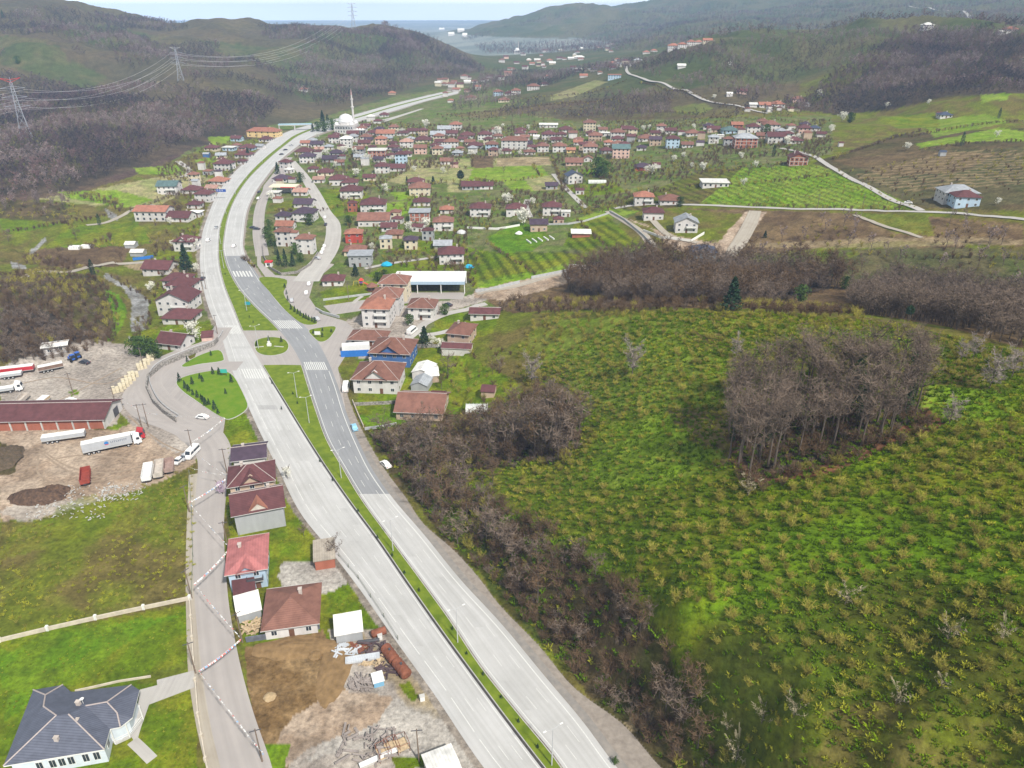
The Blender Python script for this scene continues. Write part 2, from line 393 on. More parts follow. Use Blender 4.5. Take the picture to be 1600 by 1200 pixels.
paint('vivid', [(165,452),(185,460),(200,490),(185,520),(165,540),(178,500)], warp=4)
paint('tan', [(190,415),(240,408),(290,425),(240,430)], warp=4)
paint('lawn', [(240,395),(300,385),(300,410),(240,405)], warp=3)
paint('stream', [(192,448),(205,444),(232,470),(233,490),(225,520),(200,535),(205,500),(206,475)], warp=4, sc=3)
paint('stream', [(165,425),(195,445),(190,450),(160,432)], warp=3, sc=3); paint('stream', [(163,325),(182,335),(186,345),(170,340)], warp=2, sc=3)
paint('stream', [(70,370),(42,397),(48,400),(72,376)], warp=2, sc=3); paint('stream', [(15,408),(40,415),(42,421),(20,420)], warp=2, sc=3)
paint('lawn', [(195,520),(330,500),(335,540),(300,555),(230,545)], warp=5)
# truck yards
paint('yard', [(0,575),(70,545),(150,530),(230,545),(235,580),(190,640),(180,665),(0,660)], warp=4, sc=12)
paint('dirt', [(0,660),(170,672),(230,655),(300,665),(310,700),(300,745),(180,775),(60,810),(0,815)], warp=5, sc=10)
paint('yard', [(180,640),(230,600),(285,650),(350,655),(340,700),(300,720),(240,690)], warp=4, sc=9)
paint('scrub', [(0,690),(25,700),(30,740),(0,745)], warp=5); paint('conc', [(0,800),(60,775),(170,785),(190,775),(120,795),(30,815)], warp=6, sc=3, fade=.6)
paint('lawn', [(205,655),(185,672),(150,668),(190,662)], warp=2); paint('lawn', [(105,612),(118,609),(127,614),(112,619)], warp=1)
# lower left fields
paint('olive', [(0,815),(60,812),(190,772),(250,752),(303,725),(303,935),(0,1000)], warp=5, sc=10)
paint('lawn', [(0,870),(90,790),(300,750),(300,790),(120,850)], warp=14, sc=6, fade=.5)
paint('lawn', [(0,1000),(298,942),(300,1030),(215,1060),(215,1200),(-60,1240)], warp=3, sc=7)
paint('vivid', [(0,1015),(180,975),(290,955),(200,1010),(60,1080),(0,1130)], warp=14, sc=5, fade=.8)
paint('lawn', [(215,1070),(302,1068),(325,1240),(150,1240)], warp=2, sc=5)
paint('olive', [(305,700),(350,690),(352,760),(375,1000),(430,1240),(310,1240)], warp=3, sc=4)
# middle strip between side road and highway
paint('lawn', [(350,640),(395,650),(420,690),(520,850),(600,990),(610,1010),(560,1010),(380,1000),(350,760)], warp=3, sc=5)
paint('conc', [(440,880),(520,875),(560,900),(520,925),(450,935),(430,900)], warp=4, sc=3)
paint('bare', [(384,1010),(500,985),(560,1060),(530,1100),(450,1165),(400,1170)], warp=5, sc=5)
paint('yard', [(510,985),(600,985),(700,1085),(730,1140),(790,1240),(440,1240),(460,1165),(545,1085)], warp=4, sc=7)
paint('conc', [(540,1110),(700,1080),(760,1180),(790,1240),(640,1240),(600,1160),(480,1190)], warp=12, sc=9, fade=.8)
paint('dirt', [(455,1120),(545,1078),(610,1095),(590,1130),(500,1165),(420,1215)], warp=12, sc=6); soft('tan', [(560,985),(640,1060),(720,1130),(640,1110),(590,1070)], 20, 5)
paint('lawn', [(610,1185),(680,1180),(700,1195),(620,1205)], warp=3); paint('lawn', [(620,1070),(640,1065),(655,1090),(645,1098)], warp=3); paint('vivid', [(405,1165),(455,1165),(440,1215),(415,1215)], warp=3)
paint('grav', [(370,585),(395,626),(422,682),(447,732),(491,812),(560,905),(635,1000),(600,990),(540,905),(480,812),(430,735),(405,684),(380,630)], warp=3, sc=2)
# centre: gardens by the junction and the scrub bank
paint('lawn', [(560,560),(700,540),(800,590),(840,640),(700,680),(600,720),(560,640)], warp=5, sc=6)
paint('yard', [(540,500),(600,480),(700,470),(760,455),(760,470),(690,490),(640,520),(600,560),(560,560)], warp=3, sc=5)
paint('lawn', [(500,455),(600,435),(690,430),(600,470),(510,480)], warp=3); paint('lawn', [(690,490),(780,490),(770,520),(700,540),(670,520)], warp=4)
paint('vivid', [(560,650),(650,640),(720,660),(640,690),(590,690)], warp=5)
paint('scrub', [(570,670),(640,660),(760,640),(860,610),(920,600),(900,700),(760,730),(720,760),(860,830),(960,870),(1020,940),(1060,1060),(1100,1150),(1120,1240),(1030,1240),(960,1120),(800,960),(700,850),(620,750)], warp=8, sc=7)
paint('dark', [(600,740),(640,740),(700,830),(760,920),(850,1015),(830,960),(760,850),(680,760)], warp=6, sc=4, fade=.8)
paint('wood', [(950,880),(1010,940),(1000,1010),(940,960)], warp=8, sc=6, fade=.6); paint('tan', [(975,1130),(1015,1105),(1020,1125),(990,1145)], warp=3)
# the orchard hill
paint('olive', [(830,490),(1000,485),(1200,488),(1350,500),(1500,525),(1600,560),(1800,620),(1800,780),(1100,800),(930,650),(820,600)], warp=3, sc=12)
paint('field', [(840,500),(1000,492),(1200,500),(1400,520),(1560,560),(1480,560),(1250,520),(900,520)], warp=8, sc=9, fade=.6)
soft('brown', [(900,545),(1080,560),(1120,610),(1000,640),(860,620)], 30, 7, 4, .4)
soft('lawn', [(920,700),(960,660),(1130,640),(1135,750),(1180,800),(1100,850),(900,830),(780,790),(800,740)], 30, 7, 4, .4)
soft('field', [(930,690),(1000,650),(1130,655),(1135,720),(1000,760),(920,740)], 30, 7, 4, .4)
soft('field', [(850,540),(1000,520),(1130,560),(1120,640),(950,650)], 40, 7, 4, .3)
soft('brown', [(1040,640),(1140,645),(1150,750),(1130,700),(1060,668)], 30, 7, 4, .4)
paint('lawn', [(1180,750),(1600,600),(1900,700),(1900,1240),(1100,1240),(1040,1000),(900,850)], warp=8, sc=10)
soft('vivid', [(1120,870),(1350,790),(1600,820),(1600,900),(1300,960),(1200,1000),(1060,960)], 60, 5)
soft('vivid', [(1100,1130),(1150,1010),(1280,940),(1330,1000),(1200,1100)], 70, 5)
soft('vivid', [(1300,1130),(1500,1040),(1600,1080),(1450,1160)], 70, 5)
soft('dark', [(1060,1040),(1250,930),(1420,900),(1700,970),(1900,1240),(1100,1240)], 90, 8)  # dimmer light over the lower right hill, put into the cover colour
paint('olive', [(1190,1130),(1400,1090),(1560,1120),(1600,1200),(1200,1200)], warp=10, sc=6, fade=.8)
paint('field', [(1450,600),(1560,610),(1590,650),(1480,670),(1440,640)], warp=4, sc=4)
paint('rust', [(1140,720),(1180,760),(1300,740),(1480,660),(1450,640),(1300,600),(1150,620)], warp=6, sc=4)
paint('wood', [(1150,640),(1430,620),(1440,650),(1300,720),(1180,745),(1150,710)], warp=8, sc=5)
# behind the crest
paint('brown', [(760,470),(900,430),(1000,410),(1500,380),(1600,440),(1600,545),(1480,510),(1300,482),(1000,480),(850,485),(800,490)], warp=6, sc=14)
paint('wood', [(900,425),(1050,405),(1280,420),(1300,450),(1200,475),(950,470),(880,455)], warp=6, sc=10)
paint('hillg', [(1160,400),(1400,385),(1600,390),(1600,450),(1350,440),(1200,415)], warp=6, sc=12, fade=.8); paint('lawn', [(1160,400),(1250,392),(1350,395),(1300,412),(1180,412)], warp=4, sc=6, fade=.7)
paint('brown', [(1050,325),(1250,330),(1440,338),(1600,350),(1600,385),(1400,375),(1200,395),(1120,400),(1170,335)], warp=4, sc=9)
paint('tan', [(1110,375),(1200,380),(1350,372),(1500,370),(1600,375),(1600,382),(1300,388),(1120,385)], warp=4, sc=4, fade=.6)
paint('lawn', [(1330,332),(1450,338),(1460,368),(1400,365)], warp=3, sc=6, fade=.7)
paint('field', [(1090,290),(1160,262),(1270,258),(1300,262),(1440,328),(1170,322),(1100,318)], warp=3, sc=12)
paint('olive', [(900,335),(990,310),(1100,265),(1160,262),(1130,290),(1090,320),(1000,330)], warp=3, sc=10); paint('field', [(890,345),(950,325),(1000,330),(950,345)], warp=4)
paint('scrub', [(1270,255),(1400,210),(1600,200),(1600,330),(1440,325)], warp=4, sc=16); paint('hillg', [(1300,270),(1500,235),(1600,230),(1600,320),(1450,325)], warp=10, sc=20, fade=.6)
paint('brown', [(1300,250),(1450,235),(1560,240),(1500,270),(1380,275)], warp=8, sc=9, fade=.7)
paint('field', [(1430,225),(1560,200),(1600,205),(1600,220),(1500,222),(1440,232)], warp=3, sc=8); paint('field', [(1440,190),(1540,178),(1580,190),(1460,215)], warp=4, sc=8, fade=.8)
paint('field', [(1530,145),(1580,143),(1575,155),(1535,160)], warp=2); paint('lawn', [(1370,185),(1460,175),(1470,200),(1400,200)], warp=3)
paint('wood', [(1240,170),(1320,110),(1400,60),(1460,45),(1600,55),(1600,145),(1480,150),(1400,170),(1310,180)], warp=10, sc=30)
paint('olive', [(1180,160),(1300,110),(1380,70),(1400,80),(1300,150),(1220,180)], warp=6, sc=20, fade=.6)
paint('field', [(1050,168),(1100,160),(1115,170),(1090,180),(1060,178)], warp=1.5, sc=10)
paint('field', [(745,255),(845,258),(862,280),(800,280),(742,268)], warp=0, sc=30)
for pg, kk in [([(740,262),(832,258),(845,278),(770,285),(700,284),(690,268)],'field'),([(700,248),(830,246),(855,244),(862,258),(740,262)],'pale'),([(775,247),(858,244),(862,257),(778,260)],'tan'),([(640,262),(740,264),(730,282),(640,290),(600,282)],'pale'),
               ([(785,283),(820,282),(835,298),(800,298)],'field'),([(820,280),(860,274),(875,296),(835,298)],'pale'),([(738,242),(772,244),(770,262),(738,262)],'brown'),([(620,250),(720,250),(735,262),(640,266)],'pale'),
               ([(760,370),(810,348),(840,352),(860,372),(830,392),(780,395)],'vivid'),([(725,385),(780,395),(840,430),(740,450),(722,420)],'lawn'),([(780,395),(880,395),(930,400),(900,420),(830,432)],'lawn'),
               ([(900,345),(950,338),(1000,385),(940,400),(880,385)],'lawn'),([(745,440),(830,425),(1000,385),(1010,392),(880,425),(750,452)],'field'),([(590,320),(640,312),(660,325),(620,340)],'field'),
               ([(610,300),(660,298),(660,310),(620,312)],'field'),([(600,396),(700,400),(720,380),(640,375)],'lawn'),([(610,410),(700,402),(710,420),(615,440),(570,430)],'lawn'),([(880,290),(960,285),(980,300),(900,310)],'lawn'),
               ([(905,265),(935,262),(940,275),(910,275)],'vivid'),([(480,300),(560,290),(600,330),(520,340)],'lawn'),([(420,318),(470,310),(480,330),(415,335)],'olive'),([(700,255),(720,250),(735,300),(700,300)],'pale')]:
    paint(kk, pg, warp=3, sc=10)
paint('dirt', [(955,335),(1010,350),(1050,390),(1100,400),(1140,405),(1200,330),(1165,330),(1120,380),(1060,370)], warp=4, sc=5)
paint('dirt', [(745,452),(850,430),(900,425),(930,420),(880,445),(790,470),(740,465)], warp=4, sc=5)
for pg in [[(1050,120),(1130,125),(1080,140),(1030,130)],[(1100,70),(1180,65),(1160,90),(1110,95)],[(830,130),(940,118),(900,145),(760,160)],[(1010,85),(1060,95),(1000,100)]]: paint('hillg', pg, warp=4, sc=30)
paint('pale', [(860,150),(930,125),(950,128),(900,150),(860,158)], warp=2, sc=20, fade=.7)
paint('brown', [(700,180),(1000,150),(900,165),(760,185)], warp=5, sc=20, fade=.7); paint('hillb', [(760,170),(1050,140),(1250,130),(1250,170),(1100,185),(900,190)], warp=8, sc=40, fade=.6)
# planted rows of the young orchard fields
rowm = inpoly(U_X, U_Y, np.array([(1090,290),(1160,262),(1270,258),(1300,262),(1440,328),(1170,322),(1100,318)])) | inpoly(U_X, U_Y, np.array([(900,335),(990,310),(1100,265),(1160,262),(1130,290),(1090,320),(1000,330)]))
rowm |= inpoly(U_X, U_Y, np.array([(728,392),(780,396),(880,392),(900,350),(950,340),(1000,384),(880,420),(745,446)]))
st = (np.sin((XX * .97 + YY * .22) * 2 * math.pi / 6.2) > .25)[..., None]
CA = np.where(rowm[..., None] & st, CA * np.array((.50, .52, .6)), CA)
rowm2 = inpoly(U_X, U_Y, np.array([(1330,275),(1480,235),(1600,235),(1600,290),(1420,300)]))
st = (np.sin((XX * .25 + YY * .97) * 2 * math.pi / 8.5) > .3)[..., None]
CA = np.where(rowm2[..., None] & st, CA * .35 + np.array((.30,.22,.12)) * .65, CA)
# gravel along the highway
gv = (XX > OL(YY) - 4.5) & (XX < GR(YY)) & (YY < 1340) & (YY > 60)
CA[gv] = noise_mix('grav', 3, gv)
sp = (fbm(XX / 2.6, YY / 2.6, 77, 3, .7) - .5)[..., None]
CA = np.clip(CA * (1 + sp * 0.9 * np.where(YY < 700, 1, .3)[..., None] * (1 - .75 * smooth(CA[..., 2:3], .14, .28))), .003, .8)

def ground_material():
    m = bpy.data.materials.new('ground_cover'); m.use_nodes = True; N, L = m.node_tree.nodes, m.node_tree.links
    b = N['Principled BSDF']; b.inputs['Roughness'].default_value = .95; b.inputs['Specular IOR Level'].default_value = .1
    at = N.new('ShaderNodeAttribute'); at.attribute_name = 'Col'
    ge = N.new('ShaderNodeNewGeometry')
    n1 = N.new('ShaderNodeTexNoise'); n1.inputs['Scale'].default_value = .9; n1.inputs['Detail'].default_value = 6; n1.inputs['Roughness'].default_value = .7
    n2 = N.new('ShaderNodeTexNoise'); n2.inputs['Scale'].default_value = .12; n2.inputs['Detail'].default_value = 5
    L.new(ge.outputs['Position'], n1.inputs['Vector']); L.new(ge.outputs['Position'], n2.inputs['Vector'])
    r1 = N.new('ShaderNodeMapRange'); r1.inputs['From Min'].default_value = .3; r1.inputs['From Max'].default_value = .7; r1.inputs['To Min'].default_value = .5; r1.inputs['To Max'].default_value = 1.38
    r2 = N.new('ShaderNodeMapRange'); r2.inputs['From Min'].default_value = .3; r2.inputs['From Max'].default_value = .7; r2.inputs['To Min'].default_value = .75; r2.inputs['To Max'].default_value = 1.2
    L.new(n1.outputs['Fac'], r1.inputs[0]); L.new(n2.outputs['Fac'], r2.inputs[0])
    mm = N.new('ShaderNodeMath'); mm.operation = 'MULTIPLY'; L.new(r1.outputs[0], mm.inputs[0]); L.new(r2.outputs[0], mm.inputs[1])
    mx = N.new('ShaderNodeMix'); mx.data_type = 'RGBA'; mx.blend_type = 'MULTIPLY'; mx.inputs[0].default_value = 1
    L.new(at.outputs['Color'], mx.inputs[6]); L.new(mm.outputs[0], mx.inputs[7]); L.new(mx.outputs[2], b.inputs['Base Color'])
    bp = N.new('ShaderNodeBump'); bp.inputs['Distance'].default_value = .5; bp.inputs['Strength'].default_value = .7
    L.new(n1.outputs['Fac'], bp.inputs['Height']); L.new(bp.outputs[0], b.inputs['Normal'])
    return m
def grid_mesh(name, X, Y, Z, m, col=None):
    nr, nc = X.shape
    me = bpy.data.meshes.new(name)
    co = np.stack([X, Y, Z], -1).reshape(-1, 3).astype(np.float32)
    i = np.arange(nr - 1)[:, None] * nc + np.arange(nc - 1)[None]
    q = np.stack([i, i + 1, i + nc + 1, i + nc], -1).reshape(-1, 4).astype(np.int32)
    me.vertices.add(len(co)); me.vertices.foreach_set('co', co.ravel())
    me.loops.add(q.size); me.loops.foreach_set('vertex_index', q.ravel())
    me.polygons.add(len(q)); me.polygons.foreach_set('loop_start', np.arange(0, q.size, 4, dtype=np.int32))
    me.polygons.foreach_set('use_smooth', np.ones(len(q), bool))
    me.update(calc_edges=True)
    me.materials.append(m)
    if col is not None:
        ca = me.color_attributes.new('Col', 'FLOAT_COLOR', 'POINT')
        ca.data.foreach_set('color', np.concatenate([col.reshape(-1, 3), np.ones((co.shape[0], 1))], 1).astype(np.float32).ravel())
    return me
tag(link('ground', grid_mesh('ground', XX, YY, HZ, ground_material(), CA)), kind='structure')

# ------------------------------------------------------------------ highway
def pave_mat(name, c, c2, var=.12, streak=True):
    m = bpy.data.materials.new(name); m.use_nodes = True; N, L = m.node_tree.nodes, m.node_tree.links
    b = N['Principled BSDF']; b.inputs['Roughness'].default_value = .8; b.inputs['Specular IOR Level'].default_value = .3
    uv = N.new('ShaderNodeUVMap'); uv.uv_map = 'uv'; ge = N.new('ShaderNodeNewGeometry')
    mp = N.new('ShaderNodeMapping'); mp.inputs['Scale'].default_value = (1.1, .02, 1); L.new(uv.outputs[0], mp.inputs[0])
    n1 = N.new('ShaderNodeTexNoise'); n1.inputs['Scale'].default_value = 1; n1.inputs['Detail'].default_value = 4; L.new(mp.outputs[0], n1.inputs['Vector'])
    n2 = N.new('ShaderNodeTexNoise'); n2.inputs['Scale'].default_value = .09; n2.inputs['Detail'].default_value = 10; n2.inputs['Roughness'].default_value = .7; L.new(ge.outputs['Position'], n2.inputs['Vector'])
    av = N.new('ShaderNodeMath'); av.operation = 'ADD'; L.new(n1.outputs['Fac'], av.inputs[0]); L.new(n2.outputs['Fac'], av.inputs[1])
    r = N.new('ShaderNodeMapRange'); r.inputs['From Min'].default_value = .72; r.inputs['From Max'].default_value = 1.28; L.new(av.outputs[0], r.inputs[0])
    mx = N.new('ShaderNodeMix'); mx.data_type = 'RGBA'; mx.inputs[6].default_value = (*c, 1); mx.inputs[7].default_value = (*c2, 1)
    L.new(r.outputs[0], mx.inputs[0]); L.new(mx.outputs[2], b.inputs['Base Color'])
    MATS[name] = m
    return m
CONC = pave_mat('pale_road', (.50,.495,.49), (.38,.375,.365))
ASPH = pave_mat('patched_asphalt', (.29,.295,.305), (.215,.22,.23))
SIDE = pave_mat('side_road', (.39,.355,.335), (.31,.285,.27))
WHITE = mat('road_paint', (.62,.62,.60), .7, .12, 2.0)
GRASSM = mat('mown_grass', (.17,.22,.02), .95, .3, .35, .1, col2=(.10,.15,.012), coord='Object', bump=.15, contrast=.15)
GRASSV = mat('green_lawn', (.10,.20,.008), .95, .3, .3, .1, col2=(.15,.22,.02), coord='Object', bump=.15, contrast=.15)
KERB = mat('kerb_stone', (.42,.41,.39), .8, .15, 2)
GRAV = mat('gravel', (.33,.29,.25), .95, .3, .8, .1, col2=(.22,.19,.165), coord='Object', bump=.1)
def yrow(py): return flat(800, py)[1]
def strip(name, fl, fr, y0, y1, z, m, step=2.5, kind='structure', nx=2, label=None):
    n = max(2, int((y1 - y0) / step)); ys = np.linspace(y0, y1, n)
    L_, R_ = fl(ys), fr(ys)
    u = np.linspace(0, 1, nx)[None]
    X = L_[:, None] * (1 - u) + R_[:, None] * u; Y = np.repeat(ys[:, None], nx, 1)
    me = grid_mesh(name, X, Y, np.full(X.shape, z), m)
    mid = (L_ + R_) / 2; s = np.r_[0, np.cumsum(np.hypot(np.diff(mid), np.diff(ys)))]
    ul = me.uv_layers.new(name='uv'); vi = np.empty(len(me.loops), np.int32); me.loops.foreach_get('vertex_index', vi)
    w = float(np.mean(R_ - L_)); U = np.stack([np.repeat(u * w, n, 0), np.repeat(s[:, None], nx, 1)], -1).reshape(-1, 2)
    ul.data.foreach_set('uv', U[vi].astype(np.float32).ravel())
    return tag(link(name, me), kind=kind)
YN, YF = 62.0, yrow(143)
off = lambda f, d: (lambda y: f(y) + d * np.sqrt(1 + (f(np.asarray(y) + 1.0) - f(np.asarray(y) - 1.0)) ** 2 / 4))
mixf = lambda f, g, t: (lambda y: f(y) * (1 - t) + g(y) * t)
strip('gravel_verge', RR, GR, YN, YF, .03, GRAV)
strip('highway', off(OL, -2.4), off(ML, .0), YN, YF, .06, CONC, nx=4)
ya, yb = yrow(772), yrow(400)
strip('highway', MR, off(RR, 1.2), YN, ya, .06, CONC, nx=4)
strip('highway', MR, off(RR, 1.2), ya, yb, .06, ASPH, nx=4)
strip('highway', MR, off(RR, 1.2), yb, YF, .06, CONC, nx=4)
# central reservation, raised between kerbs, broken at the junction
j0, j1, j2, j3 = yrow(571), yrow(556), yrow(529), yrow(517)
def raised(name, fl, fr, y0, y1, m, h=.16):
    n = max(3, int((y1 - y0) / 2.5)); ys = np.linspace(y0, y1, n); a, b = fl(ys), fr(ys)
    poly = [(x, y) for x, y in zip(a, ys)] + [(x, y) for x, y in zip(b[::-1], ys[::-1])]
    k = MB()
    for f, s in ((fl, 1), (fr, -1)):
        X0 = f(ys); X1 = X0 + s * .22
        o = len(k.v)
        for x0, x1, y in zip(X0, X1, ys): k.v += [(x0, y, .02), (x0, y, h), (x1, y, h), (x1, y, .02)]
        for i in range(n - 1):
            q = o + 4 * i
            for c in range(3): k.f.append((q + c, q + c + 1, q + 5 + c, q + 4 + c) if s < 0 else (q + c, q + 4 + c, q + 5 + c, q + c + 1))
    for y, a_, b_ in ((ys[0], a[0], b[0]), (ys[-1], a[-1], b[-1])): k.box(((a_ + b_) / 2, y, h / 2), (b_ - a_ - .5, .25, h))
    tag(k.obj('kerb', KERB), kind='structure')
    X = np.stack([a + .22, (a + b) / 2, b - .22], 1); Y = np.repeat(ys[:, None], 3, 1); Z = np.full(X.shape, h + .015); Z[:, 1] += .12
    tag(link(name, grid_mesh(name, X, Y, Z, m)), kind='structure')
raised('median_grass', off(ML, .25), off(MR, -.25), YN, j0, GRASSM)
raised('median_grass', off(ML, .25), off(MR, -.25), j3, YF - 10, GRASSM)
strip('junction_paving', off(ML, -.1), off(MR, .1), j0, j3, .052, SIDE)
def line(fr_, y0, y1, w=.18, dash=None, z=.075):
    k = MB(); y = y0
    segs = []
    if dash:
        while y < y1:
            g = float((fr_(np.array([y, y + 1.0]))[1] - fr_(np.array([y, y + 1.0]))[0])); c = 1 / math.sqrt(1 + g * g)
            segs.append((y, min(y + dash[0] * c, y1))); y += (dash[0] + dash[1]) * c
    else: segs = [(y0, y1)]
    for a, b in segs:
        n = max(2, int((b - a) / 3) + 1); ys = np.linspace(a, b, n)
        X = fr_(ys); g = np.gradient(X, ys); hw = w / 2 * np.sqrt(1 + np.asarray(g) ** 2)
        o = len(k.v)
        for x, h_, yy in zip(X, hw, ys): k.v += [(x - h_, yy, z), (x + h_, yy, z)]
        for i in range(n - 1): q = o + 2 * i; k.f.append((q, q + 1, q + 3, q + 2))
    tag(k.obj('road_marking', WHITE), kind='structure')
LW = .17
line(OL, YN, yrow(600), LW, (9, 2)); line(OL, yrow(585), YF, LW)
line(off(ML, -.7), YN, j0, LW); line(off(ML, -.7), j3, YF, LW)
line(mixf(OL, ML, .34), YN, YF, .11, (3.5, 9)); line(mixf(OL, ML, .66), YN, YF, .11, (3.5, 9))
line(off(MR, .6), YN, j0, LW); line(off(MR, .6), j3, YF, LW)
line(mixf(MR, RR, .42), YN, yrow(440), .11, (3.5, 9)); line(mixf(MR, RR, .76), YN, yrow(440), .11, (4, 6))
line(mixf(MR, RR, .5), yrow(430), YF, .2, (6, 7)); line(RR, YN, yrow(580), .22); line(RR, yrow(440), YF, .22)
def zebra(f, g, pyc, ln=4.0, n=9):
    y = yrow(pyc); k = MB(); a, b = float(f(y)), float(g(y)); w = b - a
    sl = float(f(y + 2) - f(y)) / 2
    for i in range(n):
        x = a + w * (i + .3) / n; v = []
        for yy in (-ln / 2, ln / 2): v += [(x + sl * yy, y + yy, .08), (x + w / n * .5 + sl * yy, y + yy, .08)]
        k.add(v, [(0, 1, 3, 2)])
    tag(k.obj('zebra_crossing', WHITE), kind='structure')
zebra(off(OL, .5), off(ML, -.8), 515, 9, 9); zebra(off(OL, .5), off(ML, -.8), 584, 8, 9)
zebra(off(MR, .8), off(RR, -.2), 507, 9, 11); zebra(off(MR, .8), off(RR, -.2), 572, 7, 11); zebra(off(MR, .8), off(RR, -1), 428, 9, 6)

# smooth ribbons of road lying on the ground, given by picture points and a width in metres
def smooth_pts(P, n=8):
    P = [Vector(p) for p in P]; P = [P[0] * 2 - P[1]] + P + [P[-1] * 2 - P[-2]]; out = []
    for i in range(1, len(P) - 2):
        for k in range(n):
            t = k / n; a, b, c, d = P[i - 1:i + 3]
            out.append(.5 * ((2 * b) + (c - a) * t + (2 * a - 5 * b + 4 * c - d) * t * t + (3 * b - a - 3 * c + d) * t ** 3))
    out.append(P[-2]); return out
def ribbon(name, pix, w, m, z=.1, kind='structure', nx=3, n=8, pts=None):
    P = smooth_pts(pts or [hit3(*p).to_2d() for p in pix], n)
    ws = list(w) if isinstance(w, (list, tuple)) else [w] * (len(pix) if pix else len(pts))
    X = np.zeros((len(P), nx)); Y = X.copy()
    for i, p in enumerate(P):
        d = (P[min(i + 1, len(P) - 1)] - P[max(i - 1, 0)]).normalized(); nrm = Vector((-d.y, d.x))
        t = i / n; j = min(int(t), len(ws) - 2); ww = ws[j] + (ws[j + 1] - ws[j]) * (t - j) if len(ws) > 1 else ws[0]
        for k in range(nx):
            q = p + nrm * ww * (.5 - k / (nx - 1)); X[i, k], Y[i, k] = q.x, q.y
    Z = height(X, Y); Z = Z * .5 + Z.max(1, keepdims=True) * .5 + z
    me = grid_mesh(name, X[:, ::-1], Y[:, ::-1], Z[:, ::-1], m)
    s = np.r_[0, np.cumsum([(P[i + 1] - P[i]).length for i in range(len(P) - 1)])]
    ul = me.uv_layers.new(name='uv'); vi = np.empty(len(me.loops), np.int32); me.loops.foreach_get('vertex_index', vi)
    U = np.stack([np.repeat(np.linspace(0, ws[0], nx)[None], len(P), 0), np.repeat(s[:, None], nx, 1)], -1).reshape(-1, 2)
    ul.data.foreach_set('uv', U[vi].astype(np.float32).ravel())
    return tag(link(name, me), kind=kind)
DIRTR = pave_mat('dirt_track', (.42,.38,.32), (.30,.26,.21))
PALE = pave_mat('pale_lane', (.47,.45,.42), (.36,.34,.32))
# junction paving and slip roads (flat sheets)
def sheet(name, pix, z, m, kind='structure'):
    P = [flat(*p) for p in pix]; k = MB(); k.prism(P, z - .25, z)
    o = k.obj(name, m); me = o.data
    ul = me.uv_layers.new(name='uv')
    for lp in me.loops: v = me.vertices[lp.vertex_index].co; ul.data[lp.index].uv = (v.x, v.y)
    return tag(o, kind=kind)
def dense(pix, n=5):
    P = [Vector(p) for p in pix]; P = P[-1:] + P + P[:2]; out = []
    for i in range(1, len(P) - 2):
        a, b, c, d = P[i - 1:i + 3]
        for k in range(n):
            t = k / n; out.append(tuple(.5 * ((2 * b) + (c - a) * t + (2 * a - 5 * b + 4 * c - d) * t * t + (3 * b - a - 3 * c + d) * t ** 3)))
    return out
sheet('junction_paving', [(344,497),(352,520),(372,580),(395,626),(352,655),(345,700),(300,700),(262,664),(232,640),(224,610),(232,580),(262,556),(318,536)], .045, SIDE)
sheet('junction_paving', [(461,500),(432,473),(420,440),(402,415),(400,340),(412,290),(440,255),(455,262),(420,300),(407,345),(408,410),(430,430),(470,432),(500,415),(512,395),(530,395),(524,412),(490,440),(483,465),(500,490),(540,502),(560,520),(545,548),(528,575),(540,640),(560,700),(553,690),(520,600),(508,566),(484,524)], .047, SIDE)
sheet('side_road', [(505,478),(560,470),(640,458),(740,450),(745,462),(660,470),(560,486),(520,492)], .05, SIDE)
ISL = [('junction_island', [(398,534),(412,528),(430,527),(446,531),(452,541),(446,551),(428,556),(410,555),(399,548)], GRASSM),
 ('junction_island', [(482,517),(500,512),(523,510),(524,517),(514,530),(502,535),(492,530)], GRASSM),
 ('junction_island', [(405,434),(445,436),(447,447),(443,458),(452,474),(472,490),(495,503),(490,508),(470,505),(440,480),(420,455)], GRASSM),
 ('junction_island', [(284,571),(310,556),(342,547),(351,560),(345,565),(310,570),(290,574)], GRASSV),
 ('junction_island', [(275,597),(290,588),(320,581),(345,579),(366,588),(384,622),(386,640),(362,655),(345,652),(310,630),(285,612)], GRASSV)]
for nm, pg, m in ISL:
    P = [Vector(flat(*p)) for p in dense(pg, 4)]
    tag(MB().prism([tuple(p) for p in P], 0, .15).obj('kerb', KERB), kind='structure')
    c = sum(P, Vector((0, 0))) / len(P)
    inn = [tuple(p + (c - p).normalized() * .35) for p in P]
    tag(MB().prism(inn, .02, .19).obj(nm, m), kind='structure')
ribbon('slip_road', [(350,512),(330,535),(280,553),(240,575),(232,600),(245,622),(275,645),(310,660),(335,668)], [7,8,8,9,9,9,9,9,9], SIDE, .09)
ribbon('slip_road', [(375,572),(340,572),(300,577),(270,585)], [8,7,7,8], SIDE, .085)
ribbon('road_shoulder', [(308,740),(306,830),(306,900),(308,960),(312,1040),(325,1120),(345,1200),(360,1260)], 4.5, DIRTR, .04)
ribbon('side_road', [(222,590),(205,620),(225,645),(270,662),(310,676),(335,710),(330,770),(325,830),(328,900),(333,960),(345,1040),(362,1120),(385,1200),(400,1260)], [5,6,7,8,12,10,8,7.8,7.2,7,7.2,7.6,8,8], SIDE, .07)
ribbon('village_street', [(456,252),(475,275),(492,302),(507,330),(520,350),(520,375),(512,395),(492,420),(478,440)], [6,7,8,8,9,9,10,12,13], PALE, .1)
ribbon('village_street', [(452,246),(425,285),(408,320),(404,360),(410,400)], [6,6,7,7,7], SIDE, .07)
ribbon('village_street', [(950,330),(975,345),(1000,362),(1018,385),(1010,395),(960,410),(900,422),(850,434),(800,448),(745,458)], [5,5,5,6,5,4,4,4,5,5], DIRTR, .12)
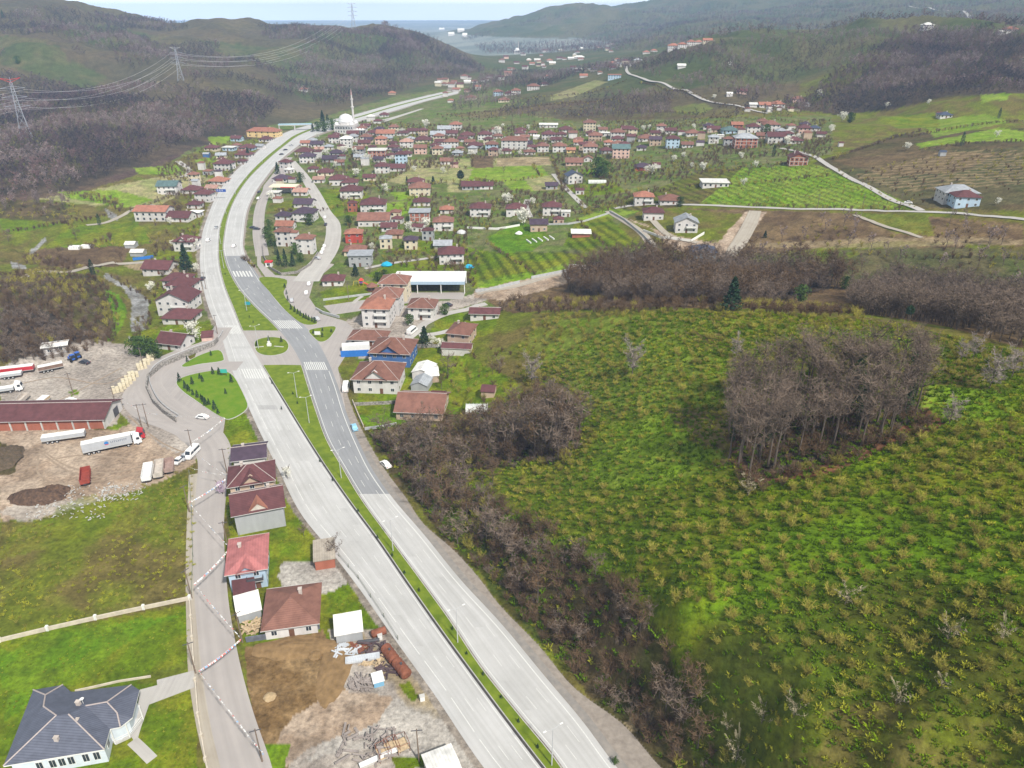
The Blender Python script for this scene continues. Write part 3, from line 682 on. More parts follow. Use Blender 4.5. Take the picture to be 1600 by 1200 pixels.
ribbon('country_road', [(960,326),(1000,320),(1060,320),(1150,323),(1250,327),(1350,329),(1430,331),(1480,333),(1540,338),(1620,346),(1680,350)], 4.0, PALE, .2)
ribbon('country_road', [(1440,330),(1400,316),(1370,300),(1330,280),(1310,268),(1290,256),(1275,246),(1250,238),(1220,232)], 4.4, PALE, .25)
ribbon('dirt_track', [(1180,330),(1172,350),(1155,380),(1140,400)], [7,8,8,6], DIRTR, .2)
ribbon('dirt_track', [(1020,345),(1045,368),(1090,380)], 4, DIRTR, .2)
ribbon('dirt_track', [(1335,336),(1370,350),(1410,362),(1440,372)], 3, DIRTR, .2)
ribbon('hill_road', [(978,105),(982,115),(1010,126),(1050,138),(1090,152),(1130,163),(1170,171),(1200,178)], 4.6, PALE, .6)
ribbon('hill_road', [(978,105),(985,100),(980,96)], 6, PALE, .6)
ribbon('hill_road', [(1420,10),(1460,16),(1510,22),(1550,36)], 9, PALE, 1.2)
ribbon('village_street', [(865,272),(880,290),(895,305),(915,325)], 4, PALE, .15)
ribbon('village_street', [(825,312),(822,325),(828,340)], 4.5, PALE, .15)
ribbon('village_street', [(560,196),(620,182),(660,170),(600,190)], 5, PALE, .1)
ribbon('village_street', [(570,420),(610,412),(680,402),(720,392)], 3, PALE, .15)
ribbon('country_road', [(240,408),(200,412),(160,414),(130,420),(100,426),(60,425),(35,435)], 4, DIRTR, .15)
ribbon('country_road', [(135,352),(165,348),(200,333),(240,320)], 4, DIRTR, .15)
ribbon('country_road', [(278,252),(292,262),(296,270),(285,277)], 5, PALE, .15)
sheet('driveway', [(303,1048),(245,1063),(246,1071),(219,1078),(216,1100),(204,1150),(213,1163),(221,1135),(233,1101),(304,1074)], .1, PALE)
ribbon('driveway', [(207,1158),(222,1172),(238,1188)], 2, PALE, .1)
ribbon('path', [(600,560),(628,535),(655,515),(665,505),(700,490),(760,475)], [5,5,4,4,4,4], PALE, .1)
ribbon('path', [(655,525),(690,520),(730,505)], 3.4, PALE, .11)
ribbon('path', [(545,482),(556,470),(566,463)], 2, PALE, .1)

TRACK = mat('wheel_rut', (.25,.185,.135), .95, .3, .5, col2=(.33,.26,.19))
for i, pl in enumerate([[(60,700),(110,730),(180,738),(260,715),(300,700)],[(62,706),(112,738),(185,745),(262,722),(300,706)],[(60,712),(60,740),(90,755),(150,752),(220,740),(280,722)],[(10,745),(60,725),(120,712),(200,716)],[(200,650),(250,690),(300,712)],[(240,640),(280,680),(310,700)],[(30,600),(90,590),(160,600),(200,585)],[(60,640),(120,612),(190,575)]]):
    ribbon('wheel_track', pl, .55, TRACK, .05, nx=2)

strip('drain_channel', off(ML, -.25), off(ML, .22), YN, yrow(590), .072, mat('dark_drain', (.07,.065,.06), .9, .3), step=3)
strip('broken_edge', off(RR, 1.25), off(RR, 2.9), YN, yrow(705), .05, mat('broken_asphalt', (.20,.19,.18), .95, .4, .6, col2=(.30,.27,.24), coord='Object'), step=3)

PATCH = pave_mat('road_patch', (.465,.46,.455), (.355,.35,.34)); PATCHD = pave_mat('dark_patch', (.40,.395,.39), (.32,.315,.31))
for i, (f, g_, a, w, py, ln, m) in enumerate([(OL,ML,.05,.28,1010,9,PATCH),(OL,ML,.36,.28,905,14,PATCH),(OL,ML,.68,.26,820,7,PATCH),(MR,RR,.45,.3,980,16,PATCH),(MR,RR,.08,.3,1110,7,PATCH),(OL,ML,.36,.3,720,18,PATCH),(MR,RR,.1,.3,870,10,PATCH),(OL,ML,.05,.6,640,3,PATCHD),(OL,ML,.1,.5,430,12,PATCH),(MR,RR,.1,.5,330,14,PATCH),(OL,ML,.02,.95,545,2.2,PATCH)]):
    y = yrow(py); strip('road_patch', mixf(f, g_, a), mixf(f, g_, a + w), y, y + ln, .066, m, step=1.5)
# ------------------------------------------------------------------ buildings
RC = dict(S=((.40,.35,.29),'beige'), M=((.42,.155,.15),'pink red metal'), R=((.125,.048,.05),'maroon'), B=((.23,.11,.082),'brown tiled'), O=((.36,.155,.105),'orange tiled'), P=((.42,.25,.20),'pale pink'), G=((.33,.35,.38),'grey metal'), D=((.06,.075,.12),'dark blue slate'), W=((.72,.71,.68),'white'), T=((.10,.16,.16),'dark green'), N=((.075,.05,.075),'near black'))
WC = dict(W=((.60,.58,.57),'white'), C=((.62,.55,.42),'cream'), K=((.60,.42,.36),'pink'), X=((.36,.13,.085),'brick red'), L=((.42,.54,.66),'pale blue'), Y=((.68,.50,.24),'yellow'), G=((.36,.37,.38),'grey'), E=((.42,.07,.05),'bright red'), U=((.07,.15,.36),'deep blue'), A=((.50,.38,.29),'tan'))
def roofm(k): return mat('roof_' + RC[k][1].replace(' ', '_'), RC[k][0], .8, .35, .5, .3, stripes=(1, .42, .72) if k in 'RBOPN' else (0, .6, .85), rvar=.14, contrast=.25)
def wallm(k): return mat('wall_' + WC[k][1].replace(' ', '_'), WC[k][0], .9, .16, .45, .15, rvar=.07, stretch=(1, 1, .35))
GLASS = mat('window_glass', (.035,.045,.06), .12, .3, 1, .5); FRAME = mat('white_frame', (.74,.74,.72), .6, .06); BROWNF = mat('brown_door', (.16,.08,.05), .6, .2)
CHIM = mat('chimney_plaster', (.50,.44,.40), .9, .2); RIDGE = mat('ridge_tiles', (.42,.36,.34), .8, .2, 2); SLAB = mat('concrete_slab', (.50,.49,.47), .85, .2, .6); RAIL = mat('dark_rail', (.08,.08,.09), .5)
METAL = mat('sheet_metal', (.55,.58,.62), .45, .2, .6, .5, stripes=(0, .35, .82)); RUST = mat('rusty_steel', (.23,.085,.05), .8, .4, .8); WOODB = mat('cut_timber', (.50,.38,.24), .85, .3, 2)
M_WIN = MB().box((0, 0, 0), (1.25, .08, 1.3)).mesh('window', FRAME); M_PANE = MB().box((-.29, -.045, 0), (.5, .05, 1.1)).box((.29, -.045, 0), (.5, .05, 1.1)).mesh('pane', GLASS)
M_WDARK = MB().box((0, 0, 0), (1.25, .08, 1.35)).mesh('window', GLASS); M_DOOR = MB().box((0, 0, 0), (1.1, .1, 2.1)).mesh('door', BROWNF)
M_CHIM = MB().box((0, 0, 0), (.7, .7, 2.0)).box((0, 0, 1.06), (.9, .9, .14)).mesh('chimney', CHIM)
def roof_mb(w, d, h, typ, ev=.55, sl=.42):
    k = MB(); sl *= 1.12; x, y = w / 2 + ev, d / 2 + ev; e = -ev * sl + .02; t = .16
    if typ in ('hip', 'cross'):
        if w >= d: r = y * sl; a = max(x - y, .01); rid = [(-a, 0), (a, 0)]
        else: r = x * sl; a = max(y - x, .01); rid = [(0, -a), (0, a)]
        v = [(-x, -y, h + e), (x, -y, h + e), (x, y, h + e), (-x, y, h + e)]; v2 = [(q[0], q[1], q[2] - t) for q in v]
        top = [(rid[0][0], rid[0][1], h + e + r), (rid[1][0], rid[1][1], h + e + r)]
        F = [(0, 1, 9, 8), (1, 2, 9), (2, 3, 8, 9), (3, 0, 8)] if w >= d else [(0, 1, 8), (1, 2, 9, 8), (2, 3, 9), (3, 0, 8, 9)]
        k.add(v + v2 + top, F + [(0, 4, 5, 1), (1, 5, 6, 2), (2, 6, 7, 3), (3, 7, 4, 0), (7, 6, 5, 4)])
        ztop = h + e + r
        if typ == 'cross':
            gw = w * .28; gr = gw * .9 * sl * 2; yb = 0.0
            k.add([(-gw, -y - .3, h + e), (gw, -y - .3, h + e), (0, -y - .3, h + e + min(gr, r * .85)), (0, yb - y * .1, h + e + min(gr, r * .85)), (-gw, -y * .4, h + e + .1), (gw, -y * .4, h + e + .1),
                   (-gw, -y - .3, h + e - .14), (gw, -y - .3, h + e - .14)], [(0, 2, 3, 4), (1, 5, 3, 2), (0, 6, 7, 1)])
    elif typ in ('gable', 'gfront'):
        if typ == 'gfront': M = Matrix.Rotation(R(90), 4, 'Z'); x, y = y, x
        else: M = None
        r = y * sl
        k.extr([(-y, h + e), (0, h + e + r), (y, h + e), (y, h + e - t), (0, h + e + r - t), (-y, h + e - t)], -x, x, M); ztop = h + e + r
    elif typ == 'shed':
        k.extr([(-y, h + .05), (y, h + 1.2), (y, h + 1.05), (-y, h - .1)], -x, x); ztop = h + 1
    else:
        k.box((0, 0, h + .15), (2 * x, 2 * y, .3)); ztop = h + .3
    return k, ztop
ZC = {}
def ordinal(i, n):
    W_ = ['first', 'second', 'third', 'fourth', 'fifth', 'sixth', 'seventh', 'eighth', 'ninth', 'tenth', 'eleventh', 'twelfth', 'thirteenth', 'fourteenth', 'fifteenth', 'sixteenth', 'seventeenth', 'eighteenth', 'nineteenth', 'twentieth']
    return W_[i] if i < 20 else 'twentieth'
PENDING = []
def house(px, py, wpx, st, yaw, rk, wk, typ='hip', d=None, zone='', name='house', cat='house', label=None, h=None, win=True, sl=.42, frames=False, balcony=False, near=False, xyz=None, brick=False):
    L_ = xyz or hit3(px, py); dep = project(*L_)[2]; w = wpx * dep / FPX; d = d or min(w * .82, 13)
    yr = R(yaw); h = h or 2.85 * st + .3
    c = Vector((L_.x - math.sin(yr) * d / 2 * 1, L_.y + math.cos(yr) * d / 2, 0))
    cs = [(c.x + sx * w / 2 * math.cos(yr) - sy * d / 2 * math.sin(yr), c.y + sx * w / 2 * math.sin(yr) + sy * d / 2 * math.cos(yr)) for sx in (-1, 1) for sy in (-1, 1)]
    zs = [float(height(*q)) for q in cs]; z = max(L_.z, sum(zs) / 4)
    o = thing(name, label or '', cat, (c.x, c.y, z), yr)
    low = min(zs) - z - .5
    k = MB()
    if typ == 'gable': k.extr([(-d / 2, low), (d / 2, low), (d / 2, h), (0, h + d / 2 * sl - .12), (-d / 2, h)], -w / 2, w / 2)
    elif typ == 'gfront': k.extr([(-w / 2, low), (w / 2, low), (w / 2, h), (0, h + w / 2 * sl - .12), (-w / 2, h)], -d / 2, d / 2, Matrix.Rotation(R(90), 4, 'Z'))
    else: k.box((0, 0, (h + low) / 2), (w, d, h - low))
    if typ == 'cross':
        gw = w * .24; k.extr([(-gw, h - .3), (gw, h - .3), (0, h + gw * sl * 1.7)], d / 2 - .3, d / 2 + .25, Matrix.Rotation(R(-90), 4, 'Z'))
    k.obj('wall', wallm(wk), o)
    ev = .75 if st >= 1 and w > 7 else .3
    rm, zt = roof_mb(w, d, h, typ, ev, sl); ro = rm.obj('roof', roofm(rk), o)
    if near and typ in ('hip', 'cross', 'gable') and w > 7:
        x, y, e = w / 2 + ev, d / 2 + ev, h - ev * sl * 1.12 + .05; k = MB(); a = max(x - y, .01) if typ != 'gable' else x; rz_ = e + y * sl * 1.12 + .05
        if w >= d or typ == 'gable':
            k.tube((-a, 0, rz_), (a, 0, rz_), .12, .12, 5)
            if typ != 'gable':
                for sx in (-1, 1):
                    for sy in (-1, 1): k.tube((sx * x, sy * y, e + .05), (sx * a, 0, rz_), .1, .1, 5)
            k.obj('ridge_caps', RIDGE, ro)
        g_ = MB()
        for sy in (-1, 1): g_.tube((-x, sy * (y + .06), e - .08), (x, sy * (y + .06), e - .08), .08, .08, 5)
        g_.obj('gutter', SLAB, ro)
    if wpx >= 13 or near:
        if typ in ('hip', 'cross', 'gable', 'gfront') and w > 8 and cat == 'house': link('chimney', M_CHIM, ro, (w * rnd.choice((-.2, .18, .25)), d * .12, zt - .7))
        if win:
            n = max(2, min(5, int(w / 3.2))); ns = max(1, min(3, int(d / 4)))
            for s in range(max(1, int(st))):
                zz = 1.6 + 2.85 * s
                if zz + .6 > h: break
                for i in range(n):
                    x = -w / 2 + w * (i + .5) / n
                    if s == 0 and i == n // 2 and cat == 'house':
                        link('door', M_DOOR, o, (x, -d / 2 - .03, 1.0)); continue
                    q = link('window', M_WIN if frames else M_WDARK, o, (x, -d / 2 - .03, zz))
                    if frames: link('pane', M_PANE, q)
                for sd in (-1, 1):
                    for i in range(ns):
                        q = link('window', M_WIN if frames else M_WDARK, o, (sd * (w / 2 + .03), -d / 2 + d * (i + .5) / ns, zz), R(90) * sd)
                        if frames: link('pane', M_PANE, q)
        if balcony:
            for s in range(1, max(2, int(st))):
                b = MB().box((0, 0, 0), (w * .45, 1.3, .18)).obj('balcony', SLAB, o, loc=(w * .2, -d / 2 - .65, 2.85 * s + .1))
                MB().box((0, -.6, .55), (w * .45, .05, .9)).box((-w * .225 + .03, 0, .55), (.05, 1.2, .9)).box((w * .225 - .03, 0, .55), (.05, 1.2, .9)).obj('railing', FRAME if wk == 'W' else RAIL, b)
        if brick:
            k = MB()
            for s in range(int(st) + 1): k.box((0, -d / 2 - .03, min(h - .15, .15 + 2.85 * s)), (w, .1, .3)); k.box((-w / 2 - .03, 0, min(h - .15, .15 + 2.85 * s)), (.1, d, .3)); k.box((w / 2 + .03, 0, min(h - .15, .15 + 2.85 * s)), (.1, d, .3))
            for i in range(5): k.box((-w / 2 + w * i / 4, -d / 2 - .05, h / 2), (.35, .12, h))
            k.obj('concrete_frame', SLAB, o)
    if not label:
        tn = dict(hip='hipped', cross='hipped', gable='gabled', gfront='gabled', flat='flat', shed='sloping')[typ]
        look = ('%s %s %s with %s %s roof' % ('small' if w < 9 else ('long' if w > 17 else ('tall' if st >= 3 else ('low' if st == 1 else 'two-storey'))), WC[wk][1], name.replace('_', ' '), RC[rk][1], tn))
        PENDING.append((o, look, zone, px))
    return o
def finish_labels():
    D_ = {}
    for o, look, zone, px in PENDING: D_.setdefault((look, zone), []).append((px, o))
    for (look, zone), L_ in D_.items():
        L_.sort(key=lambda q: q[0])
        for i, (px, o) in enumerate(L_):
            if len(L_) == 1: lb = look + ' ' + zone
            else: lb = '%s %s, %s' % (look, zone, 'leftmost of %d' % len(L_) if i == 0 else ('rightmost of %d' % len(L_) if i == len(L_) - 1 else ordinal(i, len(L_)) + ' from left'))
            w_ = lb.split(); o['label'] = ' '.join(w_[:16]) if len(w_) > 16 else lb
Z1, Z2, Z3, Z4, Z5, Z6, Z7, Z8, Z9 = 'left of the highway bend', 'beyond the overhead sign', 'between highway and village street', 'right of village street', 'in the village behind the mosque', 'in the middle village', 'in the right village', 'on the far slope', 'by the country road'
HL = [(277,507,46,1,-4,'R','W','hip',Z1),(272,489,52,2,-4,'R','W','gfront',Z1),(282,464,40,2,-4,'R','W','hip',Z1),(273,448,38,1,-4,'R','W','hip',Z1),(244,431,42,1,-5,'R','W','gable',Z1),(288,393,32,2,-6,'R','W','cross',Z1),
(278,347,34,1,-5,'R','W','gable',Z1),(304,340,17,1,-5,'W','W','flat',Z1),(302,326,20,1,-5,'R','W','hip',Z1),(317,316,25,2,-6,'R','W','hip',Z1),
(262,304,30,2,2,'T','W','gable',Z2),(297,303,26,1,-5,'R','W','hip',Z2),(338,289,26,1,-8,'O','W','hip',Z2),(330,300,18,1,-8,'P','C','gable',Z2),(347,267,26,2,-8,'R','W','hip',Z2),(378,247,24,1,-10,'R','W','hip',Z2),(384,236,23,1,-10,'R','L','hip',Z2),
(410,215,50,2,-8,'O','Y','hip',Z2),(413,222,18,1,-8,'R','W','hip',Z2),(368,221,16,1,-8,'R','L','gable',Z2),(328,236,19,1,-8,'R','C','hip',Z2),(356,236,17,1,-8,'W','L','flat',Z2),(405,233,12,1,-12,'G','W','gable',Z2),(377,257,13,1,-10,'R','W','hip',Z2),(322,246,9,1,0,'G','U','gable',Z2),
(444,264,17,2,-25,'R','W','hip',Z3),(449,271,13,1,-20,'W','W','hip',Z3),(438,285,23,1,-4,'N','W','hip',Z3),(469,306,21,1,-4,'P','W','gable',Z3),(427,308,17,1,-4,'W','W','flat',Z3),(473,325,28,1,-5,'N','W','gable',Z3),(474,347,32,2,-5,'N','W','hip',Z3),(441,344,22,1,-5,'N','W','hip',Z3),
(444,360,26,1,-3,'O','W','gable',Z3),(443,385,22,3,-3,'B','W','hip',Z3),(477,397,25,3,-3,'B','W','hip',Z3),(459,384,14,2.6,-3,'B','W','hip',Z3),(456,286,11,1,-4,'R','W','gable',Z3),
(529,290,28,1.6,5,'R','W','hip',Z4),(546,291,24,1,5,'R','W','hip',Z4),(549,311,33,2,5,'R','W','hip',Z4),(583,333,38,2,4,'R','W','hip',Z4),(551,331,14,2,4,'R','X','hip',Z4),(584,354,48,1.4,2,'B','W','gable',Z4),(608,362,23,1,2,'R','W','gable',Z4),(693,361,30,2,3,'B','W','hip',Z4),
(616,373,24,1,2,'B','A','hip',Z4),(553,380,25,2,4,'O','E','hip',Z4),(554,400,32,1,3,'B','C','hip',Z4),(563,417,34,2,3,'G','G','flat',Z4),(656,306,32,2,4,'B','C','hip',Z4),(650,290,25,1,4,'R','W','hip',Z4),(659,322,25,1,4,'R','W','hip',Z4),(706,413,38,2,6,'R','W','hip',Z4),
(692,391,26,1,2,'G','G','gable',Z4),(520,447,31,1,3,'R','W','hip',Z4),(698,334,20,1,3,'O','W','hip',Z4),(474,242,26,1,2,'R','W','hip',Z5),(480,255,23,2,2,'N','W','hip',Z5),(489,269,15,1,5,'R','W','hip',Z5),(508,275,23,1,5,'R','C','hip',Z5),
(477,228,14,1,2,'O','W','gable',Z5),(495,230,19,1,2,'N','W','gable',Z5),(499,238,13,1,2,'P','W','gable',Z5),(522,224,16,2,2,'R','W','gable',Z5),(541,231,17,3,2,'W','W','hip',Z5),(525,244,20,1,2,'N','G','hip',Z5),(515,254,22,1,2,'N','G','gable',Z5),(551,213,17,1,2,'R','A','gable',Z5),(498,286,16,1,2,'P','W','gable',Z5),
(595,226,17,2,2,'O','K','hip',Z5),(615,207,15,2,2,'B','C','hip',Z5),(602,213,28,1,2,'O','W','gable',Z5),(635,231,20,2,2,'P','W','hip',Z5),(657,241,19,2,2,'B','K','gable',Z5),(661,223,24,1,2,'R','C','hip',Z5),(627,257,18,3,2,'R','L','hip',Z5),
(621,268,23,1,2,'R','W','gable',Z5),(597,271,22,2,2,'R','W','hip',Z5),(577,283,18,1,2,'R','C','gable',Z5),(698,257,19,1,2,'B','W','gable',Z5),(710,262,12,1,2,'R','K','gable',Z5),(569,228,18,1,2,'R','A','gable',Z5),(684,215,22,1,2,'G','W','gable',Z5),(711,203,18,2,-6,'O','W','hip',Z5),
(688,226,16,1,2,'R','W','gable',Z5),(705,231,22,2,2,'B','W','hip',Z5),(571,201,14,1,2,'R','W','gable',Z5),(590,193,12,1,2,'R','W','hip',Z5),(694,206,20,1,2,'G','W','gable',Z5),(729,216,22,1,-3,'R','W','hip',Z5),(579,190,12,2,2,'W','W','hip',Z5),(600,183,14,1,2,'R','W','hip',Z5),(560,236,12,1,2,'G','W','gable',Z5),(645,209,16,1,2,'R','W','gable',Z5),(620,241,14,1,2,'N','W','gable',Z5),
(757,219,21,2,-3,'R','W','hip',Z6),(742,232,22,1,-3,'R','G','hip',Z6),(768,235,19,2,-3,'B','L','hip',Z6),(803,234,40,3,-5,'B','W','hip',Z6),(813,208,17,1,-3,'R','W','hip',Z6),(832,212,14,1,-3,'B','W','hip',Z6),(857,219,21,2,-3,'R','W','hip',Z6),(874,238,21,2,-3,'B','W','hip',Z6),(838,218,10,1,-3,'W','W','gable',Z6),(857,200,28,1,-3,'W','W','flat',Z6),
(884,207,21,1,-3,'R','W','hip',Z6),(921,205,19,3,-4,'B','C','hip',Z6),(930,221,21,2,-4,'B','A','hip',Z6),(965,216,22,2,-4,'B','W','hip',Z6),(946,213,13,1,-4,'W','W','flat',Z6),(1010,221,24,1,-4,'B','W','hip',Z6),(1051,232,20,3,-4,'R','L','hip',Z6),
(892,239,13,1,-3,'O','Y','gable',Z6),(922,239,22,2,-4,'B','W','hip',Z6),(903,227,13,1,-3,'O','W','gable',Z6),(951,227,14,1,-3,'O','W','hip',Z6),(966,230,20,1,-4,'B','C','hip',Z6),(970,248,26,3,-4,'T','K','gable',Z6),(897,259,26,1,-3,'B','K','gable',Z6),(919,253,13,1,-3,'B','W','gfront',Z6),
(1005,267,25,1,-5,'N','E','hip',Z6),(1026,263,12,1,-5,'R','W','gable',Z6),(899,287,23,2,14,'D','W','gfront',Z6),(906,304,13,1,-4,'R','W','gable',Z6),(750,339,31,2,-2,'R','W','hip',Z6),(806,337,30,1.6,-2,'R','W','hip',Z6),(862,337,28,2,-3,'R','W','hip',Z6),(884,339,14,1,-3,'W','W','flat',Z6),(842,362,26,1.6,2,'N','A','gable',Z6),(873,350,16,1,2,'R','A','hip',Z6),(736,297,28,1,2,'R','G','gable',Z6),(760,296,20,1,2,'R','W','gable',Z6),(862,296,18,1,0,'N','G','gable',Z6),
(1074,231,17,1,-5,'B','W','gable',Z7),(1083,213,21,1,-5,'B','W','hip',Z7),(1065,211,11,1,-5,'R','W','hip',Z7),(1048,209,17,1,-5,'R','W','gable',Z7),(1115,207,19,1,-5,'R','A','gable',Z7),(1141,209,24,1,-5,'T','L','hip',Z7),(1152,200,17,1,-5,'O','X','gable',Z7),(1177,208,20,2,-5,'R','W','hip',Z7),(1205,205,26,2,-5,'B','W','hip',Z7),
(1192,217,18,1,-5,'B','A','gable',Z7),(1213,224,27,2,-5,'R','W','gable',Z7),(1242,225,24,1,-5,'R','W','hip',Z7),(1257,210,19,2,-5,'R','K','hip',Z7),(1274,205,15,1,-5,'D','W','hip',Z7),(1236,210,12,1,-5,'W','W','gfront',Z7),(1094,228,12,1,-5,'N','W','gable',Z7),(1126,217,10,1,-5,'W','W','flat',Z7),
(1195,169,17,1,-5,'O','W','gable',Z8),(1216,167,20,1,-5,'O','W','hip',Z8),(1248,160,18,1,-5,'B','K','hip',Z8),(1177,168,11,1,-5,'W','W','gable',Z8),(1159,147,15,1,-5,'R','K','gable',Z8),(1140,151,9,1,-5,'W','W','gable',Z8),(1478,185,18,1,-5,'D','W','hip',Z8),(1468,182,8,1,-5,'R','A','gable',Z8),(1314,229,7,1,-5,'R','W','gable',Z8),(1473,244,9,1,-5,'D','G','gable',Z8),(1450,47,16,2,-5,'W','W','hip',Z8),
(1582,50,20,1,0,'O','W','hip',Z8),(1568,54,10,1,0,'W','W','gable',Z8),(833,141,19,2,-3,'B','W','hip',Z8),(851,134,13,1,-3,'R','W','hip',Z8),(806,148,14,2,-3,'B','W','hip',Z8),(855,122,10,1,-3,'O','W','hip',Z8),(920,111,14,1,-3,'W','C','flat',Z8),(904,111,9,1,-3,'W','W','gable',Z8),(912,121,12,1,-3,'O','W','gable',Z8),(960,124,20,2,-6,'O','L','flat',Z8),
(1052,78,17,2,-5,'O','W','hip',Z8),(1066,75,13,2,-5,'O','W','hip',Z8),(1080,72,13,2,-5,'O','W','hip',Z8),(1092,69,12,1,-5,'O','W','hip',Z8),(1106,66,14,1,-5,'O','C','gable',Z8),(1010,84,11,1,-5,'O','W','hip',Z8),(1022,81,10,1,-5,'O','W','hip',Z8),(1065,107,12,1,-5,'W','W','gable',Z8),(905,91,16,1,-3,'W','W','hip',Z8),(892,93,9,1,-3,'W','W','gable',Z8),(997,97,12,1,-5,'G','W','hip',Z8),(958,101,14,1,-5,'O','C','hip',Z8),(965,95,9,1,-5,'O','W','hip',Z8),
(778,150,15,2,-3,'B','L','hip',Z8),(796,149,15,1,-3,'R','W','hip',Z8),(787,160,17,1,-3,'B','C','hip',Z8),(735,156,17,1,-3,'B','C','hip',Z8),(473,143,12,1,0,'O','W','hip',Z8),(612,148,11,1,0,'O','A','hip',Z8),(704,160,9,1,0,'O','W','hip',Z8),
(1006,321,29,2,-4,'O','W','hip',Z9),(1048,320,33,1,-4,'B','W','hip',Z9),(1021,344,30,1.6,-4,'R','W','hip',Z9),(1099,404,38,1,-6,'D','L','cross',Z9),(1118,293,40,1,-4,'W','W','flat',Z9),(1510,324,36,2,-8,'R','L','hip',Z9),(1500,317,50,2,-6,'G','W','hip',Z9)]
for t in HL:
    kw = dict(zone=t[8]); 
    if t[7] == 'gfront': kw['win'] = True
    fr_ = t[2] >= 24 and t[1] > 300
    house(*t[:8], frames=fr_, balcony=(t[2] >= 28 and t[3] >= 2 and t[1] > 300 and t[6] == 'W'), **kw)
house(236,346,50,2.2,-3,'O','W','gable',zone='',label='big plain white hall with an orange roof left of the highway bend',name='white_hall',cat='hall',sl=.3)
house(656,347,30,2,3,'G','X','flat',label='unfinished brick house with a flat blue grey metal roof and open storeys',name='unfinished_house',brick=True,frames=True)
house(589,246,27,2,2,'W','X','flat',label='unfinished red brick block with a wide white flat roof in the village',name='unfinished_house',brick=True)
house(1165,232,34,3,-5,'G','X','hip',label='three-storey unfinished red brick building with pale frame and grey roof',name='unfinished_building',cat='building',brick=True)
house(1247,259,27,2,-8,'R','X','gfront',label='bare red brick two-storey house where the pale lane climbs the hill',name='brick_house',brick=True)
house(1072,364,34,2,-6,'G','W','gfront',label='modern white two-storey house with pale grey gabled roof and walled yard',name='modern_house',frames=True,balcony=True)
house(908,371,28,1,-3,'W','X','flat',label='roofless red brick shell of a small house under construction',name='unfinished_house',win=False,h=2.2)
# settlements in the haze
for k_, (pg, n, lb) in enumerate([([(672,138),(700,122),(790,116),(800,122),(740,148),(690,158)], 32, 'in the hazy settlement where the highway leaves the valley'), ([(765,100),(800,84),(880,78),(980,66),(990,72),(910,95),(850,108),(790,110)], 44, 'in the distant hazy town beyond the valley')]):
    g = random.Random(50 + k_); c = 0; used = []
    while c < n:
        x, y = g.uniform(660, 1000), g.uniform(60, 160)
        if not bool(inpoly(np.array([x]), np.array([y]), np.array(pg))[0]) or any(abs(x - a) < 6 and abs(y - b) < 2.2 for a, b in used): c += .05; continue
        used.append((x, y)); c += 1
        o = house(x, y, g.uniform(5, 9.5) if k_ else g.uniform(7, 11), g.choice((1, 1, 2)), g.uniform(-20, 20), g.choice('OBRRBW'), g.choice('WWWCK'), g.choice(('hip', 'gable')), label='x')
        o['group'] = 'houses ' + lb; o['label'] = 'tiny pale house ' + lb
VG = [([(545,205),(640,205),(740,215),(740,245),(640,245),(560,262)], 30, 'below the mosque', 14), ([(745,210),(900,205),(1060,205),(1050,235),(900,245),(760,245)], 32, 'in the middle row', 15),
 ([(1060,205),(1120,200),(1290,198),(1285,222),(1100,230)], 14, 'at the right end', 13), ([(600,315),(640,345),(690,380),(640,395),(600,390),(590,370)], 12, 'beyond the village street', 16),
 ([(470,225),(540,215),(560,260),(520,262),(490,250)], 12, 'atop the street', 11), ([(415,290),(440,275),(460,275),(465,300),(430,320)], 3, 'behind the petrol station', 12), ([(290,285),(345,240),(385,225),(395,232),(350,275),(310,300)], 9, 'by the far bend', 12), ([(1150,172),(1260,165),(1270,172),(1160,180)], 8, 'in the upper hamlet', 9), ([(880,110),(960,98),(1000,100),(930,118)], 8, 'on the far ridge', 9)]
HS = [tuple(o.location[:2]) for o in SC.objects if o.type == 'EMPTY' and o.get('category') in ('house', 'hall', 'building')]
for k_, (pg, n, lb, wp) in enumerate(VG):
    g = random.Random(70 + k_); c = 0; tr_ = 0; xs = [p[0] for p in pg]; ys = [p[1] for p in pg]
    while c < n and tr_ < 400:
        tr_ += 1; x, y = g.uniform(min(xs), max(xs)), g.uniform(min(ys), max(ys))
        if not bool(inpoly(np.array([x]), np.array([y]), np.array(pg))[0]): continue
        L_ = hit3(x, y)
        if min(math.hypot(L_.x - a, (L_.y + 5 - b) * .8) for a, b in HS) < 14: continue
        HS.append((L_.x, L_.y + 5)); c += 1
        house(x, y, wp * g.uniform(.8, 1.25), g.choice((1, 1, 2)), g.uniform(-12, 8), g.choice('RRBBNRG'), g.choice('WWWCAG'), g.choice(('hip', 'hip', 'gable')), zone=lb, xyz=L_)
for x, y, w in [(705,56,9),(720,50,10),(690,47,8),(726,58,7)]:
    house(x, y, w, 2, 0, 'W', 'W', 'gable', label='tiny white industrial hall on the hazy plain', name='distant_hall', cat='hall', d=40)['group'] = 'white halls on the far plain'
